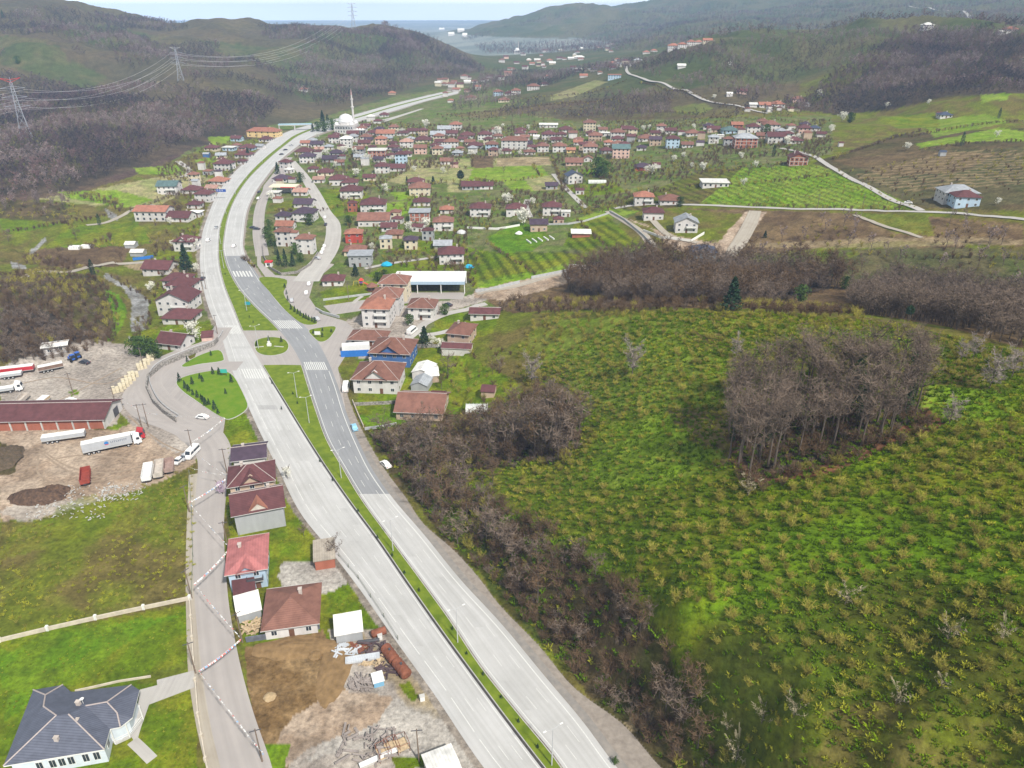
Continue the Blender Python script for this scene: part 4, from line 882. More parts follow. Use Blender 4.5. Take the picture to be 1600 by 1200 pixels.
# --- near houses -------------------------------------------------------
def near(*a, **k): k.setdefault('frames', True); k['near'] = True; return house(*a, **k)
near(391,921,54,2,15,'M','L','cross',d=12,label='pale blue two-storey house with a pink red metal hipped roof',sl=.34,balcony=True)
near(457,994,78,1.15,11,'B','W','hip',d=11.5,label='white single-storey house with a large brown tiled hipped roof beside the dug earth plot',sl=.45)
near(410,829,72,2.3,19,'R','G','gable',d=9.5,label='tall bare grey walled house with a maroon gabled roof and tan dormer',win=False,sl=.5)
near(398,781,64,2,17,'R','A','cross',d=9.5,label='house with maroon roof and orange gable squeezed behind the bare grey walled house',sl=.5)
near(392,733,46,1.3,14,'N','W','gable',d=8,label='small house with dark near black roof, furthest up the strip beside the highway',sl=.35)
near(509,889,30,1,14,'S','X','flat',d=7.5,label='flat beige roofed brick garage beside the concrete yard',name='garage',cat='garage',win=False,h=2.8)
near(588,615,70,2,-3,'B','W','cross',d=13,label='large white house with brown red hipped roof by the highway near the white van',sl=.5)
near(610,573,62,2,-6,'B','U','cross',d=13,label='bright blue walled building with brown red cross gabled roofs',sl=.45)
near(573,541,56,1,-4,'B','W','hip',d=9,label='low white house with a broad dark brown roof beside the junction')
near(588,512,42,3,-4,'O','W','hip',d=12,label='three-storey white house with light orange hipped roof, front one of three in line',balcony=True)
near(603,493,42,3,-4,'B','W','hip',d=11,label='three-storey house with brown tiled roof, middle one of three in line')
near(615,471,42,3,-4,'B','C','hip',d=11,label='three-storey house with brown hipped roof nearest the open white hall, back one of three')
near(658,500,40,2,-5,'B','W','hip',d=10,label='two-storey white house with brown hipped roof and long balconies behind the minibus',balcony=True)
near(757,500,44,1,-3,'R','W','gable',d=7,label='small white cottage with faded maroon gabled roof at the top of the gardens',sl=.3)
near(716,545,34,2,-14,'B','A','hip',d=11,label='tan two-storey house with broad brown red hipped roof among sheds')
near(713,556,46,.8,-6,'R','W','gable',d=5,label='low outbuilding with maroon roof against the tan two-storey house',name='outbuilding',cat='outbuilding',win=False)
near(655,657,72,1.1,-5,'B','A','gable',d=14,label='large barn with long faded red tiled roof above the thicket',name='barn',cat='barn',sl=.4)
near(683,636,20,1,-5,'R','A','gable',d=6,label='short wing with dark red roof behind the big red roofed barn',name='outbuilding',cat='outbuilding',win=False)
near(762,622,20,.8,-8,'R','A','gable',d=5,label='tiny brown shed with a maroon roof alone in the green garden',name='shed',cat='shed',win=False)
near(659,594,30,1,-10,'W','W','gfront',d=8,label='white sheet roofed shed, left of two beside the brown roofed house',name='shed',cat='shed',win=False,sl=.3)
near(676,598,20,.9,10,'W','A','gable',d=8,label='white sheet roofed shed, right of two beside the brown roofed house',name='shed',cat='shed',win=False,sl=.3)
near(655,612,26,.8,-10,'G','G','gfront',d=7,label='low grey roofed shed in front of the two white sheds',name='shed',cat='shed',win=False,sl=.4)
near(265,547,42,1,-14,'R','W','gable',d=9,label='small white house with maroon roof beside the big white blossom tree',sl=.5)
near(386,945,30,.8,22,'R','G','shed',d=6,label='low dark brown roofed shed beside the side road',name='shed',cat='shed',win=False)
near(392,969,34,.7,24,'W','G','shed',d=5,label='open lean-to with pale corrugated roof beside the side road',name='lean_to',cat='shed',win=False)
near(88,553,32,1,22,'W','W','gable',d=4.5,label='long low white site cabin at the back of the truck yard',name='site_cabin',cat='cabin',sl=.15)
near(68,672,190,1.25,2.5,'R','X','gable',d=13,label='long maroon roofed brick warehouse along the edge of the truck yard',name='warehouse',cat='warehouse',sl=.33,win=False)
near(324,533,16,.5,12,'R','K','shed',d=4,label='small pink red roofed hut by the highway slip road',name='hut',cat='hut',win=False)
near(203,388,15,.7,0,'W','G','gable',d=5,label='open white roofed shed in the stream meadow, the further of two',name='shed',cat='shed',win=False)
near(214,401,20,.7,0,'W','G','gable',d=5,label='open white roofed shed behind the blue fence in the meadow',name='shed',cat='shed',win=False)
near(547,1003,40,.8,14,'W','G','shed',d=4.6,label='workshop shed with a bright white sheet roof in the scrap yard',name='workshop_shed',cat='shed',win=False)
finish_labels()
# extras on the near houses
ho_ = [o for o in SC.objects if o.get('label', '').startswith('tall bare grey walled')][0]
MB().extr([(-1.9, 5.9), (1.9, 5.9), (1.9, 7.1), (0, 8.6), (-1.9, 7.1)], 1.0, 4.95, Matrix.Rotation(R(-90), 4, 'Z')).obj('dormer', mat('pale_render', (.55,.50,.44), .9, .2), ho_)
MB().extr([(-2.3, 6.9), (0, 8.9), (2.3, 6.9), (2.3, 6.7), (0, 8.7), (-2.3, 6.7)], .2, 5.2, Matrix.Rotation(R(-90), 4, 'Z')).obj('dormer_roof', roofm('O'), ho_)
wh = [o for o in SC.objects if o.name.startswith('warehouse')][0]
k = MB(); wl = 190 * project(*hit3(68, 672))[2] / FPX
for i in range(9): k.box((-wl / 2 + wl * i / 8, -6.6, 1.5), (.45, .35, 3.4))
k.obj('pillars', SLAB, wh)
MB().box((wl / 2 + .06, 2, 1.6), (.1, 3.2, 3.0)).obj('door', RAIL, wh); MB().box((wl / 2 + .05, 0, 2.2), (.06, 12.6, 5.6)).obj('end_wall', wallm('W'), wh) if False else None
MB().extr([(-6.4, -.2), (6.4, -.2), (6.4, 3.8), (0, 5.9), (-6.4, 3.8)], wl / 2 + .01, wl / 2 + .05).obj('end_wall', wallm('W'), wh)

# grey roofed villa at the lower left, traced from its eaves and ridges
def at_h(px, py, h): x, y = flat(px, py, h); return (x, y, h)
EH, RH = 4.4, 7.3
E = {k_: at_h(x, y, EH) for k_, (x, y) in dict(A=(5,1197), B=(52,1078), C=(98,1070), D=(111,1081), E=(205,1070), F=(218,1078), G=(207,1121), H=(188,1136), V=(172,1139), I=(163,1171)).items()}
Rg = {k_: at_h(x, y, h) for k_, (x, y, h) in dict(r1=(71,1086,6.4), r2=(68,1104,RH), r3=(88,1118,RH + .6), r4=(107,1116,RH + .6), r5=(167,1097,6.4), r6=(183,1114,5.6), v1=(134,1103,6.6)).items()}
Pn = {**E, **Rg}
faces = ['A B r1 r2 r3', 'B C r1', 'C D r1', 'D r2 r1', 'D r5 v1 r4 r3 r2', 'D E r5', 'E F r5', 'F G r6 r5', 'r5 r6 H V v1', 'G H r6', 'v1 V I r4', 'I A r3 r4']
vl = thing('villa', 'large pale blue villa with a dark grey many sided roof at the lower left', 'house', (at_h(110,1120,0)[0], at_h(110,1120,0)[1], 0))
o0 = Vector(vl.location); k = MB()
for f in faces:
    vs = [Vector(Pn[q]) - o0 for q in f.split()]; c = sum(vs, Vector()) / len(vs)
    k.add([c] + vs, [(0, i + 1, (i + 1) % len(vs) + 1) for i in range(len(vs))])
vr = k.obj('roof', mat('villa_roof', (.105,.115,.155), .65, .2, .8, .35, stripes=(1, .38, .6), coord='Object'), vl)
em = MB(); P0 = [Vector(E[q]) - o0 for q in 'ABCDEFGHVI']; em.prism([(p.x, p.y) for p in P0], EH - .28, EH - .03); em.obj('eaves', FRAME, vl)
k = MB()
for s in ('r1 B', 'r1 C', 'r1 r2', 'r2 r3', 'r3 A', 'r4 I', 'r5 E', 'r5 v1', 'r5 r6', 'r6 H'):
    a, b = s.split(); a, b = Vector(Pn[a]) - o0, Vector(Pn[b]) - o0; k.tube(a + Vector((0, 0, .06)), b + Vector((0, 0, .06)), .13, .13, 5)
k.obj('ridge_caps', RIDGE, vr)
cc = sum(P0, Vector()) / len(P0); inn = [p + (Vector((cc.x, cc.y, p.z)) - p).normalized() * 1.0 for p in P0]
MB().prism([(p.x, p.y) for p in inn], -.3, EH - .2).obj('wall', mat('villa_wall', (.60,.66,.72), .9, .1), vl)
A_, I_ = inn[0], inn[9]; dv = (I_ - A_); ln = dv.length; an = math.atan2(dv.y, dv.x)
for t in (.28, .42, .52, .62, .78, .9):
    p = A_ + dv * t; q = link('window', M_WIN, vl, (p.x + .05 * math.sin(an), p.y - .05 * math.cos(an), 2.2), an); q.scale = (.9, 1, 1.6); link('pane', M_PANE, q)
for (a, b, ts) in ((9, 8, (.5,)), (6, 7, (.5,)), (5, 6, (.3, .7))):
    a_, b_ = inn[a], inn[b]; dv = b_ - a_; an = math.atan2(dv.y, dv.x)
    for t in ts: p = a_ + dv * t; q = link('window', M_WIN, vl, (p.x + .05 * math.sin(an), p.y - .05 * math.cos(an), 2.3), an); link('pane', M_PANE, q)
pb = Vector(at_h(195, 1148, 0)) - o0
b = MB().prism([(pb.x - 3.2, pb.y - .5), (pb.x - .6, pb.y - 2.2), (pb.x + 1.4, pb.y - .8), (pb.x + 2.2, pb.y + 3), (pb.x - 1, pb.y + 3.4)], 0, .5).obj('terrace', SLAB, vl)
k = MB(); pp = [(pb.x - 3.2, pb.y - .5), (pb.x - .6, pb.y - 2.2), (pb.x + 1.4, pb.y - .8), (pb.x + 2.2, pb.y + 3)]
for (x0, y0), (x1, y1) in zip(pp[:-1], pp[1:]): k.tube((x0, y0, 1.5), (x1, y1, 1.5), .06); k.tube((x0, y0, 1.0), (x1, y1, 1.0), .04)
for x, y in pp: k.tube((x, y, .4), (x, y, EH - .3), .12)
k.obj('railing', FRAME, b)
for x, y, h_ in ((122, 1098, 7.2), (88, 1154, 6.2), (120, 1126, 6.8)):
    p = Vector(at_h(x, y, h_)) - o0; MB().box((p.x, p.y, p.z - .3), (.7, .55, 1.2)).box((p.x, p.y, p.z + .4), (.85, .7, .12)).obj('chimney', CHIM, vr)
p = Vector(at_h(128, 1093, 7.5)) - o0; MB().lathe([(.05, 0), (.25, .1), (.38, .2)], 12, (p.x, p.y, p.z)).tube((p.x, p.y, p.z - 1.2), (p.x, p.y, p.z), .04).obj('satellite_dish', FRAME, vr)
# ------------------------------------------------------------------ vehicles
def carcol(n, c): return mat('car_paint_' + n, c, .35, .08, 2, .5)
TYRE = mat('tyre', (.02,.02,.02), .9, .2); RIM = mat('rim', (.45,.45,.46), .4, .1, 1, .5); LAMP = mat('lamp_glass', (.7,.7,.65), .2, .1); TAIL = mat('tail_glass', (.35,.02,.02), .3, .1)
M_TYRE = MB().tube((-.11, 0, 0), (.11, 0, 0), .33, .33, 14).mesh('tyre', TYRE); M_RIM = MB().tube((-.12, 0, 0), (.12, 0, 0), .19, .19, 10).mesh('rim', RIM)
M_BTYRE = MB().tube((-.15, 0, 0), (.15, 0, 0), .5, .5, 14).mesh('tyre', TYRE); M_BRIM = MB().tube((-.16, 0, 0), (.16, 0, 0), .27, .27, 10).mesh('rim', RIM)
def wheels(o, xs, ys, r=.33, big=False):
    for y in ys:
        for x in xs: q = link('wheel', M_BTYRE if big else M_TYRE, o, (x, y, r)); link('rim', M_BRIM if big else M_RIM, q)
PROT = {}
def side(prof, w, taper=.0, z1=None):
    k = MB(); n = len(prof)
    def hw(z): return w / 2 - (taper * max(0, z - .8) if taper else 0)
    vs = [Vector((-hw(z), y, z)) for y, z in prof] + [Vector((hw(z), y, z)) for y, z in prof]
    ar = sum(prof[i][0] * prof[(i + 1) % n][1] - prof[(i + 1) % n][0] * prof[i][1] for i in range(n))
    f = [tuple(range(n)), tuple(range(2 * n - 1, n - 1, -1))] + [(i, n + i, n + (i + 1) % n, (i + 1) % n) for i in range(n)]
    if ar > 0: f = [q[::-1] for q in f]
    return k.add(vs, f)
def car(px, py, rz, kind, cn, col, label, h=0.0, xyz=None, cat=None):
    L_ = xyz or hit3(px, py); L_.z += h; key = (kind, cn)
    name = dict(car='car', van='minibus', suv='car')[kind]; cat = cat or dict(car='car', van='minibus', suv='car')[kind]
    if key in PROT: return copy_thing(PROT[key], L_, R(rz), 1.0, label)
    o = thing(name, label, cat, L_, R(rz), 'road cars'); p = carcol(cn, col)
    if kind == 'car':
        b = side([(-2.15,.35),(-2.15,.75),(-1.9,.9),(-1.25,.95),(-.65,1.42),(.75,1.42),(1.35,.95),(2.05,.82),(2.15,.6),(2.15,.35)], 1.75, .25); g = side([(-1.2,.96),(-.66,1.37),(.74,1.37),(1.28,.96)], 1.80, .25); ln = 2.15; ws = (-1.35, 1.35)
    elif kind == 'suv':
        b = side([(-2.2,.4),(-2.2,1.0),(-2.1,1.65),(.6,1.7),(1.2,1.1),(2.1,.95),(2.25,.7),(2.25,.4)], 1.85, .15); g = side([(-2.0,1.08),(-1.95,1.58),(.55,1.62),(1.05,1.1)], 1.9, .15); ln = 2.22; ws = (-1.4, 1.4)
    else:
        b = side([(-3.1,.4),(-3.15,1.2),(-3.0,2.45),(-2.8,2.55),(1.9,2.55),(2.5,1.5),(3.1,1.2),(3.2,.8),(3.2,.4)], 2.05, .07); g = side([(-2.9,1.4),(-2.85,2.1),(1.85,2.1),(2.2,1.42)], 2.09, .07); ln = 3.15; ws = (-2.0, 2.1)
    b.obj('body', p, o, True if False else False); g.obj('windows', GLASS, o)
    k = MB(); y0, y1 = {'car': (.74, 1.30), 'suv': (.62, 1.1), 'van': (1.93, 2.47)}[kind]; z1_, z0_ = {'car': (1.4, .98), 'suv': (1.66, 1.14), 'van': (2.5, 1.55)}[kind]
    k.add([(-.72, y0 + .04, z1_), (.72, y0 + .04, z1_), (.8, y1 + .03, z0_), (-.8, y1 + .03, z0_)], [(0, 3, 2, 1)]); k.obj('windscreen', GLASS, o)
    for x in (-.65, .65): MB().box((x, ln - .02, .68), (.34, .12, .16)).obj('headlight', LAMP, o); MB().box((x, -ln + .02, .78), (.3, .1, .16)).obj('tail_light', TAIL, o)
    wheels(o, (-.8, .8) if kind != 'van' else (-.9, .9), ws)
    PROT[key] = o; return o
WHC, SIL, DKC, BLC = ('white', (.78,.78,.78)), ('silver', (.42,.43,.45)), ('dark', (.04,.045,.06)), ('light_blue', (.25,.50,.66))
car(603,728,38,'car',*WHC,'white car parked on the gravel beside the scrub bank'); car(554,670,22,'car',*BLC,'light blue car at the right edge of the patched asphalt')
car(541,608,6,'van',*WHC,'white minibus parked beside the big white house by the highway'); car(644,520,-20,'van',*WHC,'white minibus on the lane behind the three-storey houses'); car(641,506,-5,'car',*WHC,'small white car in front of the house with long balconies')
car(317,654,78,'car',*WHC,'white car driving on the slip road at the end of the stone wall',.1); car(326,377,5,'suv',*WHC,'white car driving down the left carriageway above the farm houses',.07); car(338,357,185,'car',*SIL,'grey car just ahead of the white one on the left carriageway',.07)
car(317,437,5,'car',*DKC,'dark car stopped on the left verge beside the maroon roofed houses',.05); car(366,386,0,'car',*WHC,'pale car on the right carriageway where the dark asphalt starts',.07)
for i, (x, y, a, c, lb) in enumerate([(483,445,10,WHC,'white car parked at the kerb below the round walled garden'),(479,459,10,WHC,'white car parked nearest the triangular green island'),(507,386,10,WHC,'white car parked on the village street, furthest of three in line'),(505,391,10,WHC,'white car parked on the village street, middle of three in line'),(503,396,10,WHC,'white car parked on the village street, nearest of three in line'),
    (496,405,60,SIL,'silver car turning at the corner of the round walled garden'),(405,301,0,DKC,'dark car parked in the forecourt of the petrol station'),(404,311,0,WHC,'white car parked in front of the petrol station'),(395,357,80,DKC,'dark car on the service road by the brown roofed houses'),(401,359,80,DKC,'second dark car on the service road by the brown roofed houses'),
    (446,235,-40,DKC,'dark car in the row near the top of the highway, highest one'),(440,242,-40,DKC,'dark car in the row near the top of the highway, lowest one'),(455,228,-40,SIL,'grey car near the top of the highway under the footbridge'),(508,341,10,WHC,'white car on the village street bend'),(509,352,8,DKC,'dark car on the village street bend'),
    (280,722,170,WHC,'white car parked in the truck yard, left of two beside a white van'),(290,716,170,SIL,'pale car parked in the truck yard, right of two beside a white van'),(133,568,70,DKC,'dark car near the blue tractors at the back of the yard'),(111,628,85,WHC,'white car parked behind the maroon roofed warehouse'),(495,500,40,SIL,'silver car parked beyond the row of little conifers'),
    (456,471,15,SIL,'silver car on the service road beside the green island'),(1067,352,80,WHC,'white car in front of the modern white house'),(1419,318,70,WHC,'small white car parked at the country road junction'),(700,478,60,DKC,'dark car under the eave of the white open hall')]):
    car(x, y, a, 'car', *c, lb, .06)
car(301,711,172,'van',*WHC,'white van parked in the truck yard beside the utility pole')
# trucks
def trailer_truck(px, py, rz, label, cabc, boxc, boxm, ln=13.5, hgt=2.8, cab=True, logo=False, tipper=False):
    o = thing('articulated_truck' if cab else 'trailer', label, 'truck' if cab else 'trailer', hit3(px, py), R(rz))
    MB().box((0, -ln / 2, .95), (1.0, ln, .25)).obj('chassis', RAIL, o)
    if tipper:
        k = MB(); z0, z1 = 1.1, 1.1 + hgt
        k.box((0, -ln / 2, z0), (2.3, ln, .12))
        for s in (-1, 1): k.box((s * 1.2, -ln / 2, (z0 + z1) / 2), (.1, ln, z1 - z0))
        for y in (-.05, -ln + .05): k.box((0, y, (z0 + z1) / 2), (2.4, .1, z1 - z0))
        for i in range(8):
            for s in (-1, 1): k.box((s * 1.28, -ln * (i + .5) / 8, (z0 + z1) / 2), (.08, .12, z1 - z0))
        k.obj('tipping_body', boxm, o)
    else:
        b = MB().box((0, -ln / 2, 1.15 + hgt / 2), (2.5, ln, hgt)).obj('cargo_box', boxm, o)
        MB().box((0, -ln / 2, 1.19 + hgt), (2.52, ln, .06)).obj('roof', FRAME, b); MB().box((1.27, -ln / 2, 1.2), (.06, ln, .16)).box((-1.27, -ln / 2, 1.2), (.06, ln, .16)).obj('rim_rail', SLAB, b)
        if logo:
            blue = mat('logo_blue', (.05,.20,.50), .5, .1); red = mat('logo_red', (.55,.05,.04), .5, .1)
            for sx in (1, -1):
                y0 = -5.6
                MB().tube((sx * 1.255, y0 - sx * 1.2, 2.9), (sx * 1.275, y0 - sx * 1.2, 2.9), .62, .62, 20).obj('emblem', blue, b); MB().box((sx * 1.28, y0 - sx * 1.2, 2.45), (.02, 1.0, .22)).obj('emblem', red, b)
                k = MB(); g = random.Random(3)
                for q in range(9):                       # blurred dark lettering, not legible in the photograph
                    yq = y0 + (.0 + q * .52) * (1 if sx > 0 else -1); k.box((sx * 1.275, yq, 2.95), (.02, .14, .62)); k.box((sx * 1.275, yq + .15, 2.95 + g.choice((-.24, 0, .24))), (.02, .22, .12))
                k.obj('lettering', mat('logo_slate', (.12,.14,.20), .6, .1), b)
    wheels(o, (-1.05, 1.05), (-ln + 1.5, -ln + 2.8, -ln + 4.1), .5, True)
    if cab:
        p = carcol(*cabc); c = side([(.4, .7), (.4, 3.3), (.7, 3.75), (2.2, 3.1), (2.6, 2.0), (2.65, .7)], 2.45, .03).obj('cab', p, o)
        MB().add([(-1.05, 2.27, 2.95), (1.05, 2.27, 2.95), (1.1, 2.64, 2.05), (-1.1, 2.64, 2.05)], [(0, 3, 2, 1)]).obj('windscreen', GLASS, c)
        for s in (-1, 1): MB().box((s * 1.22, 1.7, 2.3), (.04, .9, .8)).obj('side_window', GLASS, c); MB().box((s * .9, 2.66, .95), (.4, .06, .25)).obj('headlight', LAMP, c)
        wheels(o, (-1.05, 1.05), (1.5, -1.2), .5, True)
    return o
GREYT = mat('trailer_tarp', (.42,.44,.47), .6, .12, .5); DUSTY = mat('dusty_white_steel', (.52,.47,.42), .8, .3, .8); REDST = mat('red_steel', (.30,.06,.04), .6, .3, .8)
def yaw_px(a, b): p, q = hit3(*a), hit3(*b); return math.degrees(math.atan2(-(q.x - p.x), q.y - p.y))
trailer_truck(208,694,yaw_px((150,706),(225,690)),'white articulated truck with a grey box trailer and blue round emblem','white white'.split()[0:1] + [(.78,.78,.78)] ,None,GREYT,13.5,2.8,True,True)
trailer_truck(214,686,yaw_px((158,692),(226,680)),'red cab truck with low dark trailer behind the white one',['red',(.45,.03,.04)],None,RAIL,12,1.2)
trailer_truck(135,683,yaw_px((73,689),(135,680)),'long low grey trailer without a cab in front of the warehouse',None,None,GREYT,12,1.3,False)
trailer_truck(24,611,yaw_px((0,612),(38,606)),'white cab truck with silver flat trailer at the left edge of the yard',['white',(.78,.78,.78)],None,GREYT,12,.9)
trailer_truck(55,580,yaw_px((5,583),(55,577)),'bright red covered trailer at the back of the truck yard',None,None,carcol('red', (.45,.03,.04)),12,1.6,False)
trailer_truck(36,588,yaw_px((8,590),(36,586)),'short silver trailer below the bright red one',None,None,GREYT,7,.9,False)
trailer_truck(100,575,yaw_px((65,580),(102,572)),'brown loaded trailer between the red one and the blue tractors',None,None,mat('earth_load', (.20,.13,.10), .95, .3),8,1.4,False)
trailer_truck(43,622,yaw_px((22,637),(43,617)),'grey tipping trailer standing askew behind the warehouse',None,None,DUSTY,8,1.2,False,tipper=True)
trailer_truck(75,626,yaw_px((57,636),(75,622)),'pale timber loaded trailer near the corner of the warehouse',None,None,WOODB,7,1.0,False)
trailer_truck(234,733,yaw_px((229,762),(234,733)),'white tipping trailer body, leftmost of three in a row',None,None,carcol('white', (.7,.7,.7)),8,1.4,False,tipper=True)
trailer_truck(251,728,yaw_px((247,760),(251,728)),'rusty cream tipping trailer body, middle of three in a row',None,None,DUSTY,8,1.4,False,tipper=True)
trailer_truck(266,726,yaw_px((265,746),(266,726)),'dusty pinkish tipping trailer body, rightmost of three in a row',None,None,mat('pinkish_steel', (.35,.25,.22), .8, .3),6,1.4,False,tipper=True)
trailer_truck(136,740,yaw_px((134,770),(136,741)),'dark red tipping trailer standing alone in the dirt yard',None,None,REDST,7.5,1.4,False,tipper=True)
for i, (x, y) in enumerate([(113,564),(121,560)]):
    o = thing('tractor', 'blue tractor in the truck yard, %s of two' % ('left' if i == 0 else 'right'), 'tractor', hit3(x, y), R(60)); p = carcol('tractor_blue', (.03,.12,.5))
    MB().box((0, .9, 1.1), (.9, 2.0, .8)).box((0, -.6, 1.0), (1.3, 1.2, .6)).obj('body', p, o); c = MB().box((0, -.6, 2.7), (1.5, 1.5, .12)).obj('cab_roof', p, o); MB().box((0, -.6, 2.0), (1.3, 1.3, 1.3)).obj('cab_glass', GLASS, o)
    for s in (-.85, .85): q = link('wheel', M_BTYRE, o, (s, -.8, .8)); q.scale = (1.3, 1.6, 1.6); link('wheel', M_TYRE, o, (s * .8, 1.5, .4))
# ------------------------------------------------------------------ mosque
DOME = mat('white_dome', (.68,.69,.70), .45, .1, .4, .4)
def mosque(px, py, s, label, rz=-6, full=True):
    o = thing('mosque', label, 'mosque', hit3(px, py), R(rz)); wm = wallm('W')
    b = MB().box((0, 11, 5), (23, 22, 11)).obj('prayer_hall', wm, o); 
    MB().lathe([(10, 10.5), (10, 12.6), (9.6, 12.7)], 8, (0, 11, 0)).obj('drum', wm, o)
    d = MB().lathe([(8.6, 12.6), (8.6, 14.4)] + [(8.5 * math.cos(a), 14.4 + 7.2 * math.sin(a)) for a in [R(10 * i) for i in range(0, 9)]] + [(.05, 21.8)], 28, (0, 11, 0)).obj('dome', DOME, o, True)
    MB().lathe([(.15, 21.5), (.3, 22.2), (.1, 22.8), (.05, 24)], 8, (0, 11, 0)).obj('finial', mat('gold', (.5,.35,.1), .3, .1, 1, .5, .8), d)
    for x in (-9, 9):
        for y in (2.5, 19.5): MB().lathe([(2.4, 10.4), (2.4, 11.2)] + [(2.4 * math.cos(a), 11.2 + 2.2 * math.sin(a)) for a in [R(18 * i) for i in range(5)]] + [(.05, 13.6)], 14, (x, y, 0)).obj('corner_dome', DOME, o, True)
    MB().extr([(-.0, 5.5), (0, 9.5), (4, 10.4), (4, 5.5)], -10, 10).obj('half_roof', DOME, o)
    for r_ in (0, 1):
        for i in range(7): q = link('window', M_WDARK, o, (-9.6 + 3.2 * i, -.04, 3.2 + 3.9 * r_)); q.scale = (.9, 1, 1.5)
        for i in range(5): q = link('window', M_WDARK, o, (11.54, 2.5 + 4.2 * i, 3.2 + 3.9 * r_), R(90)); q.scale = (.9, 1, 1.5)
    p = MB().box((17.6, 6, 4.9), (12, 12, .5))
    for i in range(4): p.box((12.6 + 3.3 * i, .4, 2.3), (.6, .6, 4.8)); p.box((12.6 + 3.3 * i, 11.6, 2.3), (.6, .6, 4.8))
    p.obj('porch', wm, o); k = MB()
    for i in range(3): k.lathe([(1.5 * math.cos(a), 5.1 + 1.2 * math.sin(a)) for a in [R(20 * i_) for i_ in range(5)]], 12, (14 + 3.4 * i, 6, 0))
    k.obj('porch_domes', DOME, o); k = MB().box((17.6, .9, 2.3), (11, .15, 4.2)).obj('porch_opening', GLASS, o)
    m = MB().lathe([(1.9, 0), (1.9, 9), (1.25, 10), (1.15, 25), (1.9, 26), (1.9, 27), (1.0, 27), (1.0, 33.5), (1.7, 34.3), (1.7, 35.2), (.85, 35.2), (.8, 39)], 14, (5, 24.5, 0)).obj('minaret', wm, o)
    MB().lathe([(1.0, 39), (.05, 46.5)], 12, (5, 24.5, 0)).obj('spire', mat('spire', (.45,.30,.30), .5, .1), m)
    o.scale = (s, s, s); m.scale = (1, 1, 1.05); return o
mosque(538,210,.92,'white mosque with a large dome, arcaded porch and one tall minaret')
mosque(808,84,.8,'far hazy mosque with a slim minaret in the town beyond the valley',0)
# ------------------------------------------------------------------ big hall, canopy, bridge, gantry
hp = hit3(671, 459); dep = project(*hp)[2]; hw = 112 * dep / FPX
o = thing('open_hall', 'long open hall with a white roof and pale blue fascia', 'hall', hp, R(0)); hd = 15
MB().extr([(0, 6.2), (hd / 2, 7.0), (hd, 6.2), (hd, 6.0), (0, 6.0)], -hw / 2, hw / 2).obj('roof', mat('hall_roof', (.76,.76,.76), .5, .05, .3), o)
MB().box((0, -.03, 5.3), (hw, .12, 1.5)).obj('fascia', mat('fascia_blue', (.36,.48,.60), .6, .1), o)
k = MB()
for i in range(4):
    for y in (.3, hd - .3): k.box((-hw / 2 + .3 + (hw - .6) * i / 3, y, 3), (.35, .35, 6))
k.obj('columns', FRAME, o); MB().box((0, hd - .1, 3), (hw - .4, .12, 6)).obj('back_wall', wallm('G'), o)
MB().box((0, -3, .06), (hw + 6, 9, .12)).obj('forecourt', SIDE, o)
hp = hit3(442, 304); dep = project(*hp)[2]; w = 42 * dep / FPX
o = thing('petrol_station', 'petrol station canopy with a flat cream roof and red edge', 'petrol station', hp, R(-4))
MB().box((0, 5, 5.3), (w, 10, .7)).obj('canopy', mat('canopy_cream', (.72,.64,.50), .6, .08), o); MB().box((w * .22, -.06, 5.1), (w * .55, .1, .5)).obj('red_edge', mat('sign_red', (.60,.02,.03), .5, .1), o)
k = MB(); [k.box((sx * w * .33, y, 2.5), (.4, .4, 5)) for sx in (-1, 1) for y in (1.5, 8.5)]; k.obj('pillars', FRAME, o)
MB().box((-w * .1, 9, 1.7), (w * .5, 4, 3.2)).obj('kiosk', wallm('W'), o)
a, b = Vector(at_h(436, 204, 0)), Vector(at_h(488, 203, 0)); o = thing('footbridge', 'pale blue road bridge crossing high over the far end of the highway', 'bridge', ((a + b) / 2), math.atan2((b - a).y, (b - a).x)); ln = (b - a).length
MB().box((0, 0, 5.6), (ln, 4, .8)).obj('deck', SLAB, o); MB().box((0, -2.0, 6.5), (ln, .1, 1.0)).box((0, 2.0, 6.5), (ln, .1, 1.0)).obj('parapet', mat('bridge_blue', (.36,.52,.62), .6, .1), o)
k = MB(); [k.box((x * ln, 0, 2.6), (1, 3, 5.2)) for x in (-.48, -.02, .48)]; k.obj('piers', SLAB, o)
a = hit3(343, 311); o = thing('direction_sign', 'blue overhead direction sign on a post beside the left carriageway', 'road sign', (float(OL(a.y)) - 2.5, a.y, 0), 0)
MB().tube((0, 0, 0), (0, 0, 6.5), .18).tube((0, 0, 6.2), (8.5, 0, 6.2), .14).obj('gantry', RAIL, o)
s_ = MB().box((5.4, -.2, 6.0), (7.0, .12, 1.9)).obj('sign_panel', mat('sign_blue', (.02,.07,.32), .5, .05), o)
k = MB(); [k.box((2.9 + i * 1.7, -.28, 6.3), (1.1, .03, .22)) for i in range(3)]; [k.box((3.1 + i * 1.7, -.28, 5.7), (.8, .03, .18)) for i in range(3)]; k.obj('sign_text_lines', FRAME, s_)
for i, (x, y, c, lb) in enumerate([(351,588,(.05,.42,.36),'green road sign at the corner of the big lawn island'),(388,481,(.03,.30,.38),'small teal sign standing on the long median lawn'),(497,528,(.7,.7,.7),'white sign board on the little rounded island')]):
    o = thing('road_sign', lb, 'road sign', hit3(x, y), 0); MB().tube((-.8, 0, 0), (-.8, 0, 2.4), .06).tube((.8, 0, 0), (.8, 0, 2.4), .06).obj('posts', RAIL, o); MB().box((0, -.08, 2.2), (2.4, .08, 1.5)).obj('panel', mat('sign_%d' % i, c, .5, .05), o)
